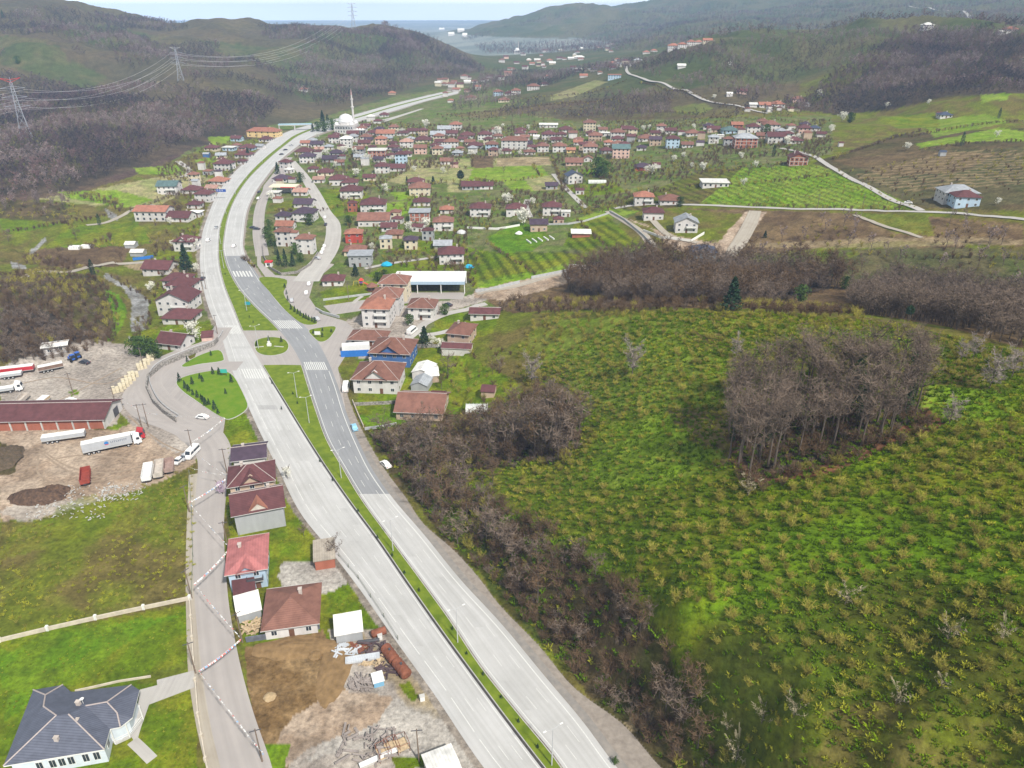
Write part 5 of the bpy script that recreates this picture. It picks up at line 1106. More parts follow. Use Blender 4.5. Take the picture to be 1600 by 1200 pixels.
# ------------------------------------------------------------------ street lamps, poles, pylons and wires
GALV = mat('galvanised_steel', (.46,.47,.48), .5, .1, 1, .5)
LM = [MB().tube((0, 0, 0), (0, 0, 9.6), .13, .07, 8).mesh('post', GALV), MB().tube((0, 0, 9.5), (-1.5, 0, 9.9), .045, .045, 5).tube((0, 0, 9.5), (1.5, 0, 9.9), .045, .045, 5).mesh('arm', GALV), MB().box((0, 0, 0), (.6, .24, .12)).mesh('lamp_head', FRAME)]
LP = [(881,1197),(716,1005),(608,862),(533,748),(472,662),(448,622),(404,545),(375,486),(352,420),(346,382),(350,335),(362,304),(384,280),(410,254),(440,230),(463,213)]
nm_ = ['at the bottom edge of the photo', 'beside the scrap yard', 'level with the scrub bank', 'level with the dark asphalt end', 'on the wide median lawn, lower one', 'on the wide median lawn, upper one', 'beside the oval junction island', 'on the tapering median lawn', 'at the small zebra crossing', 'level with the white farm hall', 'level with the stepped white house', 'just below the overhead sign', 'just above the overhead sign', 'halfway up the far bend', 'near the far end of the bend', 'last before the bridge']
for i, (x, y) in enumerate(LP):
    yy = yrow(y); xx = float((ML(yy) + MR(yy)) / 2) if i != 6 else hit(404, 545)[0]; sl_ = float(MR(yy + 2) - MR(yy - 2)) / 4
    o = thing('street_lamp', 'tall double armed steel lamp post in the median ' + nm_[i], 'street lamp', (xx, yy, .15), -math.atan(sl_), 'street lamps of the median')
    link('post', LM[0], o); q = link('arm', LM[1], o); link('lamp_head', LM[2], q, (-1.7, 0, 9.92)); link('lamp_head', LM[2], q, (1.7, 0, 9.92))
PM = [MB().tube((0, 0, -.3), (0, 0, 8.6), .16, .1, 7).mesh('pole', mat('pole_wood', (.20,.15,.115), .9, .3)), MB().box((0, 0, 8.2), (2.0, .12, .12)).mesh('crossarm', RAIL)]
for i, (x, y, w_) in enumerate([(115,617,'in the small grass circle in the yard'),(225,576,'beside the cream sacks and the dark fir hedge'),(183,640,'at the gable corner of the warehouse'),(222,668,'left of two on the grass tuft'),(232,667,'right of two on the grass tuft'),(302,709,'at the yard entrance beside the white van'),(296,800,'beside the fallow field'),(300,935,'at the corner of the white garden wall'),(306,1052,'by the villa driveway gate'),
    (340,522,'left of the highway at the first zebra'),(322,452,'left of the highway by the stepped white house'),(655,1190,'in the concrete yard at the bottom'),(410,1190,'at the pointed green corner near the bottom'),(357,858,'at the corner of the pink red roof'),(379,1004,'at the wood pile beside the side road'),(355,740,'by the pink blossom tree'),(600,305,'in the village among the maroon roofs'),(770,250,'in the middle of the green fields'),(1277,326,'beside the country road, leftmost of three'),(1347,326,'beside the country road, middle of three'),(1405,326,'beside the country road, rightmost of three'),(836,625,'on the slope behind the gardens'),(35,433,'at the farm track crossing'),(545,470,'by the park fence')]):
    o = thing('utility_pole', 'dark wooden utility pole ' + w_, 'utility pole', hit3(x, y), rnd.uniform(0, 1), 'utility poles'); link('pole', PM[0], o); link('crossarm', PM[1], o)
PYL = mat('pylon_steel', (.34,.36,.41), .6, .1)
def pylon(px, py, hpx, label, redtop=False, rz=30):
    L_ = hit3(px, py); d = project(*L_)[2]; H_ = hpx / FPX * d / cP; o = thing('pylon', label, 'pylon', L_, R(rz)); s = H_ / 45; r = .10 + d * .00007
    k = MB(); lv = [(0, 4.2), (9, 3.0), (17, 2.1), (24, 1.5), (30, 1.2), (36, 1.0), (41, .8)]
    for (z0, a), (z1, b) in zip(lv[:-1], lv[1:]):
        for i in range(4):
            sx, sy = ((-1, -1), (1, -1), (1, 1), (-1, 1))[i]; tx, ty = ((1, -1), (1, 1), (-1, 1), (-1, -1))[i]
            k.tube((sx * a, sy * a, z0), (sx * b, sy * b, z1), r, r, 4); k.tube((sx * a, sy * a, z0), (tx * b, ty * b, z1), r * .6, r * .6, 3); k.tube((tx * a, ty * a, z0), (sx * b, sy * b, z1), r * .6, r * .6, 3)
            k.tube((sx * b, sy * b, z1), (tx * b, ty * b, z1), r * .6, r * .6, 3)
    k.tube((0, 0, 41), (0, 0, 45), r * 1.4, r, 4); k.obj('tower', PYL, o)
    ends = []
    for z in (24, 30.5, 37):
        k = MB()
        for sx in (-1, 1):
            k.tube((0, 0, z + 1.4), (sx * 8.5, 0, z), r * .8, r * .8, 4); k.tube((0, 0, z - .6), (sx * 8.5, 0, z), r * .8, r * .8, 4); ends.append(Vector((sx * 8.3, 0, z - 1.2)))
        k.obj('crossarm', PYL, o)
    k = MB()
    for sx in (-1, 1): k.tube((0, 0, 41), (sx * 7, 0, 44.2), r, r, 4); k.tube((0, 0, 43), (sx * 7, 0, 44.2), r, r, 4)
    k.obj('top_arms', mat('red_steel_paint', (.60,.05,.05), .6, .1) if redtop else GALV, o)
    o.scale = (s, s, s); M = Matrix.Translation(L_) @ Matrix.Rotation(R(rz), 4, 'Z') @ Matrix.Scale(s, 4)
    return [M @ e for e in ends]
e1 = pylon(42,217,80,'large lattice pylon with red top arms on the left hillside',True,28); e2 = pylon(283,127,44,'smaller lattice pylon in the middle of the left hills',False,15); e3 = pylon(553,47,34,'lattice pylon standing on the skyline of the green hilltop',False,20)
e0 = [e + Vector((-330 + i * 4, -330, 12)) for i, e in enumerate(e1)]
WIRE = mat('power_cable', (.55,.53,.55), .5, .1)
for a_, b_, lb, r in ((e0, e1, 'power cables sagging from the left edge to the nearest pylon', .07), (e1, e2, 'power cables sagging between the nearest and the middle pylon', .09), (e2, e3, 'power cables sagging between the middle pylon and the hilltop pylon', .13)):
    o = thing('power_line', lb, 'power cables', a_[0]); o0_ = Vector(a_[0])
    for p, q in zip(a_, b_):
        L_ = (q - p).length; P_ = [p.lerp(q, t / 22) - Vector((0, 0, L_ * .045 * 4 * (t / 22) * (1 - t / 22))) - o0_ for t in range(23)]
        MB().path(P_, r, 4).obj('cable', WIRE, o)
# ------------------------------------------------------------------ walls, fences
def wall_run(pix, h, t, m, name, label, cat='wall', base=-.3, posts=0, postm=None, rail=False, hz0=None):
    P = [hit3(*p) if hz0 is None else Vector((*flat(*p), hz0)) for p in pix]; o0_ = P[0]; Q = []
    for a, b in zip(P[:-1], P[1:]):
        n = max(1, int((b - a).length / 5)); Q += [a.lerp(b, i / n) for i in range(n)]
    Q.append(P[-1]); Q = [Vector((q.x, q.y, float(height(q.x, q.y)))) for q in Q]
    k = MB(); n = len(Q)
    for i, q in enumerate(Q):
        d = (Q[min(i + 1, n - 1)] - Q[max(i - 1, 0)]); d.z = 0; d.normalize(); nr = Vector((-d.y, d.x, 0)) * t / 2; r_ = q - o0_
        k.v += [tuple(r_ + nr + Vector((0, 0, base))), tuple(r_ + nr + Vector((0, 0, h))), tuple(r_ - nr + Vector((0, 0, h))), tuple(r_ - nr + Vector((0, 0, base)))]
    for i in range(n - 1):
        a = 4 * i; k.f += [(a + c, a + (c + 1) % 4, a + 4 + (c + 1) % 4, a + 4 + c) for c in range(4)]
    k.f += [(0, 3, 2, 1), (4 * n - 4, 4 * n - 3, 4 * n - 2, 4 * n - 1)]
    if name == 'wire_fence':
        k = MB()
        for zz in (.35, .7, 1.0): k.path([q - o0_ + Vector((0, 0, zz)) for q in Q], .025, 3)
        h, t = 1.0, -.13
    if not posts: return tag(k.obj(name, m, loc=o0_), label, cat)
    o = thing(name, label, cat, o0_); k.obj('panel', m, o); D_ = 0; pm = MB().box((0, 0, h / 2 + .1), (t + .25, t + .25, h + .5)).mesh('post', postm or m); last = -99
    for i, q in enumerate(Q):
        if i: D_ += (q - Q[i - 1]).length
        if D_ - last >= posts: last = D_; link('post', pm, o, q - o0_)
    return o
CW = mat('pale_wall', (.55,.49,.40), .9, .2, .8); GW = mat('grey_block_wall', (.42,.43,.44), .9, .2, .8)
STONE = mat('rubble_stone', (.28,.26,.24), .9, .5, 1.6, .2, contrast=.12)
wall_run([(0,1003),(75,985),(150,968),(225,952),(297,937)],1.0,.28,CW,'garden_wall','long low cream wall with posts between the fallow field and the villa lawn',posts=4.6,postm=FRAME)
wall_run([(297,937),(301,1000),(304,1046)],.9,.25,CW,'garden_wall','cream roadside wall with posts above the villa driveway',posts=3); wall_run([(306,1066),(310,1120),(322,1190),(330,1230)],.9,.25,CW,'garden_wall','cream roadside wall with posts below the villa driveway',posts=3)
wall_run([(118,1081),(150,1074),(185,1066),(236,1058)],.5,.2,CW,'garden_wall','very low planted wall running along the back of the villa')
wall_run([(341,533),(334,541),(294,556),(251,575),(232,592),(230,608),(240,630),(256,646),(276,660)],1.9,.5,STONE,'stone_wall','curved rubble stone retaining wall around the slip road'); 
rl = thing('guard_rail', 'steel guard rail following the top of the curved slip road', 'guard rail', hit3(347, 520)); P_ = smooth_pts([Vector(flat(x, y)) for x, y in [(349,519),(338,533),(297,548),(254,566),(236,582),(235,600),(246,624),(262,640),(280,652)]], 5); r0 = rl.location
MB().path([(p.x - r0.x, p.y - r0.y, 1.0 - r0.z) for p in P_], .14, 4).obj('rail', GALV, rl)
pm = MB().box((0, 0, .5), (.12, .12, 1.0)).mesh('post', GALV)
for p in P_[::2]: link('post', pm, rl, (p.x - r0.x, p.y - r0.y, 0))
wall_run([(743,457),(780,451),(812,443)],1.6,.3,GW,'concrete_wall','short grey concrete wall beside the hall along the track'); wall_run([(830,436),(880,426),(940,412),(1008,394),(1018,385),(1005,370),(975,345),(952,332)],1.5,.3,GW,'concrete_wall','long grey concrete wall curving round the dark green garden')
wall_run([(1005,362),(1030,372),(1080,378),(1100,366)],1.4,.3,FRAME,'garden_wall','white wall round the yard of the modern white house'); wall_run([(505,470),(560,463),(600,458),(612,455)],1.0,.25,GW,'park_wall','low grey wall along the front of the small park')
wall_run([(494,484),(505,490),(530,497)],1.1,.5,GW,'kerb_wall','grey wall beside the parked car opposite the little conifers')
wall_run([(410,385),(412,402),(422,420),(440,430),(465,427),(485,415),(497,396)],1.3,.35,STONE,'garden_wall','rounded stone wall around the garden of the white apartment houses')
wall_run([(730,357),(790,357),(812,353)],1.2,.3,FRAME,'garden_wall','white garden wall in front of the two white houses, left stretch'); wall_run([(842,352),(888,351),(912,347),(952,334)],1.1,.3,GW,'garden_wall','grey garden wall running right to the country road')
wall_run([(8,407),(0,405)],1,.2,GW,'garden_wall','x') if False else None
wall_run([(208,407),(240,403)],1.6,.15,mat('blue_sheet', (.03,.17,.55), .6, .1),'blue_fence','bright blue sheet fence in the stream meadow','fence')
wall_run([(533,558),(577,556)],2.6,.2,mat('blue_sheet', (.03,.17,.55), .6, .1),'blue_fence','tall bright blue hoarding beside the junction','fence'); wall_run([(535,549),(578,546)],2.9,3.0,FRAME,'lean_to','long narrow white roofed lean-to behind the blue hoarding','shed')
wall_run([(553,634),(600,632),(625,630)],1.2,.3,STONE,'garden_wall','stone wall below the white house with the parked minibus'); wall_run([(570,672),(600,668),(620,664)],1.0,.2,GW,'garden_wall','thin grey wall at the top of the thicket'); wall_run([(551,628),(560,650),(568,668)],1.0,.2,CW,'garden_wall','pale wall dropping from the white house to the thicket')
wall_run([(645,543),(690,543),(700,547)],1.4,.25,STONE,'garden_wall','old stone wall between the blue building and the tan house')
wall_run([(530,870),(560,905),(600,965),(622,1000)],1.0,.08,mat('mesh_fence', (.20,.22,.17), .7, .2),'wire_fence','wire fence along the highway side of the gardens','fence',posts=3)
wall_run([(375,830),(372,870)],1,.08,mat('mesh_fence', (.2,.22,.17)),'wire_fence','short wire fence beside the grey walled house','fence',posts=3); wall_run([(296,740),(300,800),(302,870),(300,930)],1.1,.06,mat('mesh_fence', (.2,.22,.17)),'wire_fence','wire fence between the fallow field and the side road','fence',posts=4)
wall_run([(385,1003),(440,995),(500,982)],1.3,.35,mat('dark_wet_wall', (.14,.15,.18), .9, .3),'retaining_wall','dark retaining wall above the dug earth plot')
# ------------------------------------------------------------------ bunting
FLAGC = [mat('flag_%d' % i, c, .8, .05) for i, c in enumerate([(.74,.74,.74), (.55,.18,.17), (.74,.74,.74), (.25,.40,.62), (.74,.74,.72)])]
FM = [MB().add([(-.15, 0, 0), (.15, 0, 0), (.13, .03, -.34), (-.13, .03, -.34)], [(0, 1, 2, 3), (3, 2, 1, 0)]).mesh('pennant', m) for m in FLAGC]
for a, b, n, lb in [((187,622),(228,645),20,'from the warehouse corner over the slip road'),((228,645),(350,652),50,'across the yard entrance below the stone wall'),((300,703),(352,742),24,'from the yard pole down to the pink blossom'),((296,730),(352,742),24,'flat across the side road at the pink blossom'),((352,748),(296,784),28,'from the pink blossom back to the field side'),
    ((296,786),(357,854),36,'from the field fence to the pink red roof'),((357,858),(303,912),36,'from the pink red roof to the garden wall corner'),((303,912),(375,996),44,'from the garden wall corner to the wood pile'),((376,998),(310,1048),48,'denser red and blue one from the wood pile to the driveway'),((311,1050),(411,1178),60,'from the driveway down to the bottom of the photo'),((351,652),(300,690),24,'from the lawn island corner back to the yard pole')]:
    p, q = Vector(at_h(*a, 5.2)), Vector(at_h(*b, 5.2)); o = thing('bunting', 'string of small flags ' + lb, 'bunting', p); d = q - p; an = math.atan2(d.y, d.x)
    f = lambda t: d * t - Vector((0, 0, 4 * .45 * t * (1 - t)))
    MB().path([f(i / 12) for i in range(13)], .015, 3).obj('cord', FRAME, o)
    for i in range(n): link('pennant', FM[rnd.choice((0, 0, 2, 1, 2, 3, 4) if n != 48 else (0, 1, 1, 3, 3, 4))], o, f((i + .5) / n), an + rnd.uniform(-1.1, 1.1)).rotation_euler[0] = rnd.uniform(.2, 1.0)
# ------------------------------------------------------------------ yard clutter
def at0(x, y, dz=0): v = hit3(x, y); v.z += dz; return v
for i, (x0, y0, x1, y1, lb) in enumerate([(603,1018,617,1037,'upper'),(620,1040,636,1060,'lower')]):
    a, b = at0(x0, y0, 1.1), at0(x1, y1, 1.1); o = thing('steel_tank', 'rusty brown cylindrical tank lying beside the highway verge, %s of two' % lb, 'tank', a); d = b - a
    MB().tube((0, 0, 0), d, 1.15, 1.15, 20).tube(d * -.06, (0, 0, 0), .7, 1.15, 20).tube(d, d * 1.06, 1.15, .7, 20).obj('barrel', RUST, o); k = MB(); [k.tube(d * t, d * (t + .02), 1.2, 1.2, 20) for t in (.05, .35, .65, .93)]; k.obj('hoops', RUST, o); MB().tube(d * .5 + Vector((0, 0, 1)), d * .5 + Vector((0, 0, 1.5)), .25).obj('hatch', RAIL, o)
a = at0(560, 1006, .5); tag(MB().tube((0, 0, 0), (4.4, .7, 0), .38, .38, 14).tube((0, 0, 0), (.2, .03, 0), .42, .42, 14).obj('pipe', RAIL, loc=a), 'black pipe lying below the white roofed workshop shed', 'pipe')
a = at0(556, 998, .9); tag(MB().tube((3.5, .4, 0), (6.2, 1.6, 0), .85, .85, 16).tube((3.3, .3, 0), (3.5, .4, 0), .6, .85, 16).obj('steel_drum', RUST, loc=a), 'short rusty drum at the right end of the workshop shed', 'tank')
def sheets(x, y, n, s, m, nm, lb, cat, seed, hgt=.5, S_=1.0):
    g = random.Random(seed); k = MB()
    for i in range(n):
        M = Matrix.Translation((g.uniform(-s, s), g.uniform(-s * .7, s * .7), g.uniform(.1, hgt))) @ Matrix.Rotation(g.uniform(0, 3.1), 4, 'Z') @ Matrix.Rotation(g.uniform(-.25, .25), 4, 'X')
        k.box((0, 0, 0), (S_ * g.uniform(.8, 3), S_ ** .5 * g.uniform(.12, .5), g.uniform(.08, .25)), 0, M)
    return tag(k.obj(nm, m, loc=at0(x, y)), lb, cat)
sheets(545,1018,26,2.6,METAL,'scrap_metal','heap of grey scrap metal pieces below the workshop shed','scrap heap',1); sheets(560,1014,16,2,RUST,'rusty_scrap','rusty scrap beams beside the black pipe','scrap heap',2)
sheets(586,1018,30,2.6,mat('dark_scrap', (.10,.07,.075), .8, .3),'dark_scrap','dark tangled scrap beside the upper rusty tank','scrap heap',3,.9); sheets(583,1032,24,1.9,WOODB,'plank_pile','pile of pale wooden planks left of the tanks','wood pile',4)
sheets(565,1070,60,2.2,mat('branch_grey', (.30,.26,.24), .9, .3),'branch_heap','heap of grey cut branches at the edge of the dug plot','branch heap',5,.9); sheets(604,1050,24,2,mat('dark_scrap', (.1,.07,.075)),'scrap_bars','long dark scrap bars beside the lower rusty tank','scrap heap',6)
sheets(400,982,44,2.4,WOODB,'firewood_pile','pile of pale split firewood beside the side road','wood pile',7,1.1); sheets(575,1166,60,5,mat('branch_grey', (.3,.26,.24)),'bare_brushwood','tangle of grey brushwood beside the stall frames at the bottom','branch heap',8,1.2)
sheets(190,770,110,6,SLAB,'rubble_heap','pale broken concrete rubble along the lower edge of the truck yard','rubble',9,.6,.3); sheets(120,786,170,11,SLAB,'rubble_heap','long heap of pale rubble beside the brown spoil heap','rubble',10,.6,.3)
tag(MB().box((0, 0, .5), (7, 1.6, .5), .2).box((.2, 0, .85), (6.6, 1.3, .2), .2).obj('sheet_stack', METAL, loc=at0(567, 1031)), 'stack of long pale blue grey metal sheets', 'sheet stack')
o = thing('shed_box', 'small white roofed booth with blue sides among the scrap', 'booth', at0(591, 1066), R(20)); MB().box((0, 0, .7), (2.0, 2.4, 1.4)).obj('body', mat('booth_blue', (.2,.42,.6), .6, .1), o); MB().box((0, 0, 1.47), (2.3, 2.8, .12)).obj('roof', FRAME, o)
for i, (x, y, lb) in enumerate([(594,998,'white machine unit beside the highway fence'),(660,1094,'small white utility cabinet on the concrete by the grass strip')]):
    o = thing('cabinet', lb, 'cabinet', at0(x, y), .3); MB().box((0, 0, .6), (.9, .7, 1.2)).obj('body', FRAME, o); MB().box((0, 0, 1.24), (1.05, .85, .08)).obj('lid', SLAB, o)
def rock(x, y, s, lb, m, nm='boulder', fl=.6):
    k = MB(); n = 10; g = random.Random(int(x * 7 + y)); pr = [(.2, -.3), (.9, -.1), (1.0, .25), (.8, .6), (.4, .85), (.02, .95)]
    k.lathe([(r * g.uniform(.85, 1.1), z * fl) for r, z in pr], n); k.v = [(v[0] * s * g.uniform(.85, 1.15), v[1] * s * g.uniform(.8, 1.1), v[2] * s * g.uniform(.85, 1.1)) for v in k.v]
    return tag(k.obj(nm, m, loc=at0(x, y)), lb, nm.replace('_', ' '))
EARTH = mat('earth', (.24,.155,.075), .95, .3, .8, .1, bump=.1)
rock(422,1090,1.3,'pale boulder in the lower part of the dug earth plot',mat('tan_rock', (.42,.31,.18), .9, .2)); rock(493,1025,1.4,'low mound of dark earth near the top of the dug plot',EARTH,'earth_mound')
def mound(x, y, sx, sy, h, lb, m, seed, nm='spoil_heap', rz=0.0):
    n = 34; u = np.linspace(-1, 1, n); X, Y = np.meshgrid(u, u); r = np.sqrt(X ** 2 + Y ** 2) + (fbm(X * 2 + seed, Y * 2, seed, 3) - .5) * .5
    Z = h * np.clip(1 - r, 0, 1) ** .6 * (.55 + .9 * fbm(X * 3.5 + 9, Y * 3.5 + seed, seed + 1, 4, .65)) - .12
    return tag(link(nm, grid_mesh(nm, X * sx, Y * sy, Z, m), None, at0(x, y), rz), lb, 'spoil heap')
SPOIL = mat('dark_spoil', (.15,.092,.06), .95, .45, 1.2, .1, col2=(.045,.032,.026), bump=.3)
mound(58,778,8.2,3.8,2.8,'wide dark brown spoil heap in the dirt yard',SPOIL,3); mound(84,769,4.5,3,2.2,'second dark brown spoil heap behind the wide one',SPOIL,8); mound(0,720,6,8,3.0,'brown brush covered heap at the left edge of the yard',mat('brush_heap', (.13,.09,.06), .95, .4, 1.5, col2=(.06,.05,.03), bump=.3),12)
mound(463,1012,9,3.5,.9,'bank of dark earth along the top of the dug plot',EARTH,21,'earth_bank'); mound(522,1052,3.5,9,.6,'bank of brown earth along the right side of the dug plot',EARTH,25,'earth_bank')
SACK = mat('cream_sacks', (.62,.55,.40), .85, .15)
for i, (x, y) in enumerate([(184,612),(189,608),(194,604),(199,600),(204,595),(209,589),(222,576),(227,570),(233,564),(238,560)]):
    k = MB(); g = random.Random(i)
    for a in range(3):
        for b in range(2):
            for c in range(g.choice((1, 2, 2))): k.box((a * 1.15 - 1.15 + g.uniform(-.06, .06), b * 1.15 - .6, .55 + c * 1.08), (1.02, 1.02, 1.0), g.uniform(-.08, .08))
    tag(k.obj('sack_stack', SACK, loc=at0(x, y), rz=.6), 'stack of cream bulk sacks at the yard edge, %s from the warehouse end' % ordinal(i, 10), 'sack stack', 'stacks of cream sacks')
for i, (x, y, w, lb) in enumerate([(745,642,34,'long pale tunnel greenhouse on the grass above the thicket'),(933,286,28,'white tunnel greenhouse right of the blue roofed house'),(708,397,20,'cream tunnel greenhouse behind the white hall'),(118,389,16,'white cylindrical tank body in the brown field'),(136,387,14,'white bus body standing in the brown field')]):
    v = at0(x, y); ww = w * project(*v)[2] / FPX; o = thing('greenhouse' if i < 3 else 'bus_body', lb, 'greenhouse' if i < 3 else 'vehicle body', v, 0); r_ = min(2.2, ww * .35)
    MB().extr([(r_ * math.cos(a), r_ * 1.05 * math.sin(a) + .05) for a in [R(15 * j) for j in range(13)]], -ww / 2, ww / 2).obj('cover' if i < 3 else 'body', mat('greenhouse_film', (.55,.57,.55), .5, .1) if i < 3 else FRAME, o)
    k = MB(); [k.box((-ww / 2 + ww * j / 6, 0, r_ * .5), (.1, r_ * 2.08, r_ * .6)) for j in range(7)]; k.obj('hoops' if i < 3 else 'bands', SLAB, o)
TARPB = mat('turquoise_tarp', (.02,.38,.60), .6, .15)
for x, y, s, lb in [(604,415,3.2,'long turquoise tarpaulin heap on the grass beside the lane'),(733,418,2.6,'round turquoise tarpaulin cover beside the small garden'),(378,242,1.6,'small turquoise cover beyond the overhead sign'),(697,663,.1,'x')]:
    if lb != 'x': rock(x, y, s, lb, TARPB, 'tarpaulin', .7)
rock(721,365,3,'pale grey tarpaulin dome beside the white house',mat('pale_tarp', (.55,.55,.56), .7, .1),'tarpaulin',.8); rock(811,366,2.2,'small rounded white cover on the green garden',FRAME,'tarpaulin',.9)
for i in range(5):
    x = 826 + i * 9; tag(MB().box((0, 0, .35), (.6, 7, .7), .35).obj('planting_bed', FRAME, loc=at0(x, 378 - i * 1.5)), 'white covered planting strip in the dark green garden, %s from left' % ordinal(i, 5), 'planting bed', 'white planting strips')
# park
o = thing('gazebo', 'round wooden gazebo with a brown cone roof in the small park', 'gazebo', at0(582, 454)); MB().lathe([(2.9, 2.4), (.1, 4.2)], 8).obj('roof', roofm('B'), o); k = MB(); [k.tube((2.3 * math.cos(a), 2.3 * math.sin(a), 0), (2.3 * math.cos(a), 2.3 * math.sin(a), 2.4), .12) for a in [R(45 * i) for i in range(8)]]; k.lathe([(2.5, 0), (2.5, .3)], 8); k.obj('frame', BROWNF, o)
o = thing('playground', 'small playground with a red slide and purple frames', 'playground', at0(565, 446)); MB().box((0, 0, 1.6), (2, 2, .2)).obj('platform', mat('play_purple', (.25,.08,.4), .6, .1), o); MB().add([(1, -.5, 1.7), (1, .5, 1.7), (4, .5, .2), (4, -.5, .2), (1, -.5, 1.5), (1, .5, 1.5), (4, .5, .05), (4, -.5, .05)], [(0, 3, 2, 1), (4, 5, 6, 7), (0, 4, 7, 3), (1, 2, 6, 5)]).obj('slide', mat('play_red', (.6,.06,.04), .5, .1), o)
k = MB(); [k.tube((x, y, 0), (x, y, 2.8), .1) for x in (-1, 1) for y in (-1, 1)]; k.tube((-4, -1, 0), (-3.6, 0, 2.2), .08).tube((-3.6, 0, 2.2), (-4, 1, 0), .08).tube((-3.6, 0, 2.2), (-1, 0, 2.2), .08); k.obj('frame', mat('play_yellow', (.6,.45,.05), .5, .1), o); MB().lathe([(1.6, 2.8), (.1, 3.9)], 4).obj('canopy', mat('play_red', (.6,.06,.04)), o)
o = thing('flag_monument', 'small white monument with curved arms in the oval island', 'monument', at0(421, 541)); MB().box((0, 0, .6), (1.6, 1.0, 1.2)).box((0, 0, 1.6), (.9, .6, 1.2)).obj('plinth', FRAME, o); MB().tube((0, 0, 2.2), (0, 0, 6), .08, .05).obj('flagpole', GALV, o); MB().box((-4, -1.2, .25), (4, .5, .12), .2).box((4, -.8, .25), (4, .5, .12), -.2).obj('paving_arms', SLAB, o)
o = thing('guard_kiosk', 'small red and white kiosk at the rounded corner of the garden wall', 'kiosk', at0(421, 416)); MB().box((0, 0, 1.2), (3.2, 2.4, 2.4)).obj('body', FRAME, o); MB().box((0, 0, 2.6), (3.8, 3, .5)).obj('roof', mat('sign_red', (.6,.02,.03)), o); MB().box((0, -1.23, 1.3), (1.6, .06, 1.2)).obj('window', GLASS, o)
for i, (x, y) in enumerate([(600,1180),(613,1172),(628,1168)]):
    o = thing('stall_frame', 'open rusty market stall frame at the bottom, %s of three' % ('left', 'middle', 'right')[i], 'stall frame', at0(x, y), R(28)); k = MB()
    for sx in (-1.1, 1.1):
        for sy in (-1.3, 1.3): k.tube((sx, sy, 0), (sx, sy, 2.2), .05, .05, 4)
    for s_ in (-1.3, 1.3): k.tube((-1.1, s_, 2.2), (1.1, s_, 2.2), .05, .05, 4); k.tube((s_ * .846, -1.3, 2.2), (s_ * .846, 1.3, 2.2), .05, .05, 4)
    k.obj('frame', RUST, o); MB().box((0, 0, .8), (2.2, 2.6, .1)).obj('counter', WOODB, o)
house(704,1240,46,1,24,'W','W','gable',d=7,label='corner of a building with a bright white roof at the bottom edge',name='white_roofed_shed',cat='shed',h=2.6,sl=.12,win=False,near=True)
o = thing('shelter_bench', 'long white counter beside the brushwood at the bottom', 'counter', at0(592, 1188), R(28)); MB().box((0, 0, .85), (7, 1.0, .12)).obj('top', FRAME, o); MB().box((0, 0, .4), (6.4, .7, .78)).obj('base', SLAB, o)
for i, (x, y, s, t_) in enumerate([(901,437,1.0,0)]):
    o = thing('ruin', 'pale unfinished concrete frame at the edge of the gully wood', 'ruin', at0(x, y), R(-10)); k = MB()
    for z in (0.2, 3.0, 5.6): k.box((0, 3, z), (9, 7, .25))
    for a in (-4.3, 0, 4.3):
        for b in (0, 3.2, 6.3): k.box((a, b, 2.9), (.4, .4, 5.4))
    k.obj('frame', SLAB, o); MB().box((1.5, -.1, 1.5), (4, .2, 2.2)).box((-2.5, -.1, 4.2), (3, .2, 2)).obj('infill', wallm('X'), o)
# people far away are not visible; dish and chimneys stay with their houses
# ------------------------------------------------------------------ vegetation
def tri_mesh(name, A, B, Wd, m, up=None):
    """thin tapering blades from A to B"""
    n = len(A); d = B - A; r = npr.normal(size=(n, 3)); p = np.cross(d, r); p /= np.linalg.norm(p, axis=1)[:, None] + 1e-9
    v = np.stack([A - p * Wd[:, None] / 2, A + p * Wd[:, None] / 2, B], 1).reshape(-1, 3)
    return raw_mesh(name, v, np.arange(n * 3).reshape(-1, 3), m)
def raw_mesh(name, v, f, m):
    me = bpy.data.meshes.new(name); me.vertices.add(len(v)); me.vertices.foreach_set('co', v.astype(np.float32).ravel())
    k = f.shape[1]; me.loops.add(f.size); me.loops.foreach_set('vertex_index', f.astype(np.int32).ravel())
    me.polygons.add(len(f)); me.polygons.foreach_set('loop_start', np.arange(0, f.size, k, dtype=np.int32)); me.update(calc_edges=True)
    if m: me.materials.append(m)
    return me
def leaf_mesh(name, P, S, m, flat_=.4):
    n = len(P); a = npr.normal(size=(n, 3)); a /= np.linalg.norm(a, axis=1)[:, None]; b = np.cross(a, npr.normal(size=(n, 3))); b /= np.linalg.norm(b, axis=1)[:, None]
    a *= S[:, None] * .5; b *= S[:, None] * .5 * (1 - flat_)
    v = np.stack([P - a - b * .3, P + b, P + a - b * .2, P - b], 1).reshape(-1, 3)
    return raw_mesh(name, v, np.arange(n * 4).reshape(-1, 4), m)
TW_GREY = mat('grey_twigs', (.185,.14,.108), .95, .3, .3, .05, rvar=.22, coord='Object')
TW_BROWN = mat('brown_twigs', (.14,.092,.055), .95, .3, .3, .05, rvar=.25)
TW_HAZEL = mat('hazel_twigs', (.33,.32,.05), .95, .3, .8, .05, rvar=.3, col2=(.24,.175,.06))
TW_PALE = mat('pale_twigs', (.36,.31,.20), .95, .3, .8, .05, rvar=.15)
BARK = mat('bark', (.13,.105,.085), .95, .3, 1.5, .05)
BLOS = mat('white_blossom', (.80,.79,.70), .9, .15, 1.0, .1, rvar=.08)
PINKB = mat('pink_blossom', (.55,.42,.55), .9, .15, 1.0, .1)
NEEDLE = mat('dark_needles', (.030,.062,.030), .9, .4, .6, .1, rvar=.25)
LEAFG = mat('green_leaves', (.060,.105,.022), .9, .4, .6, .1, rvar=.25)
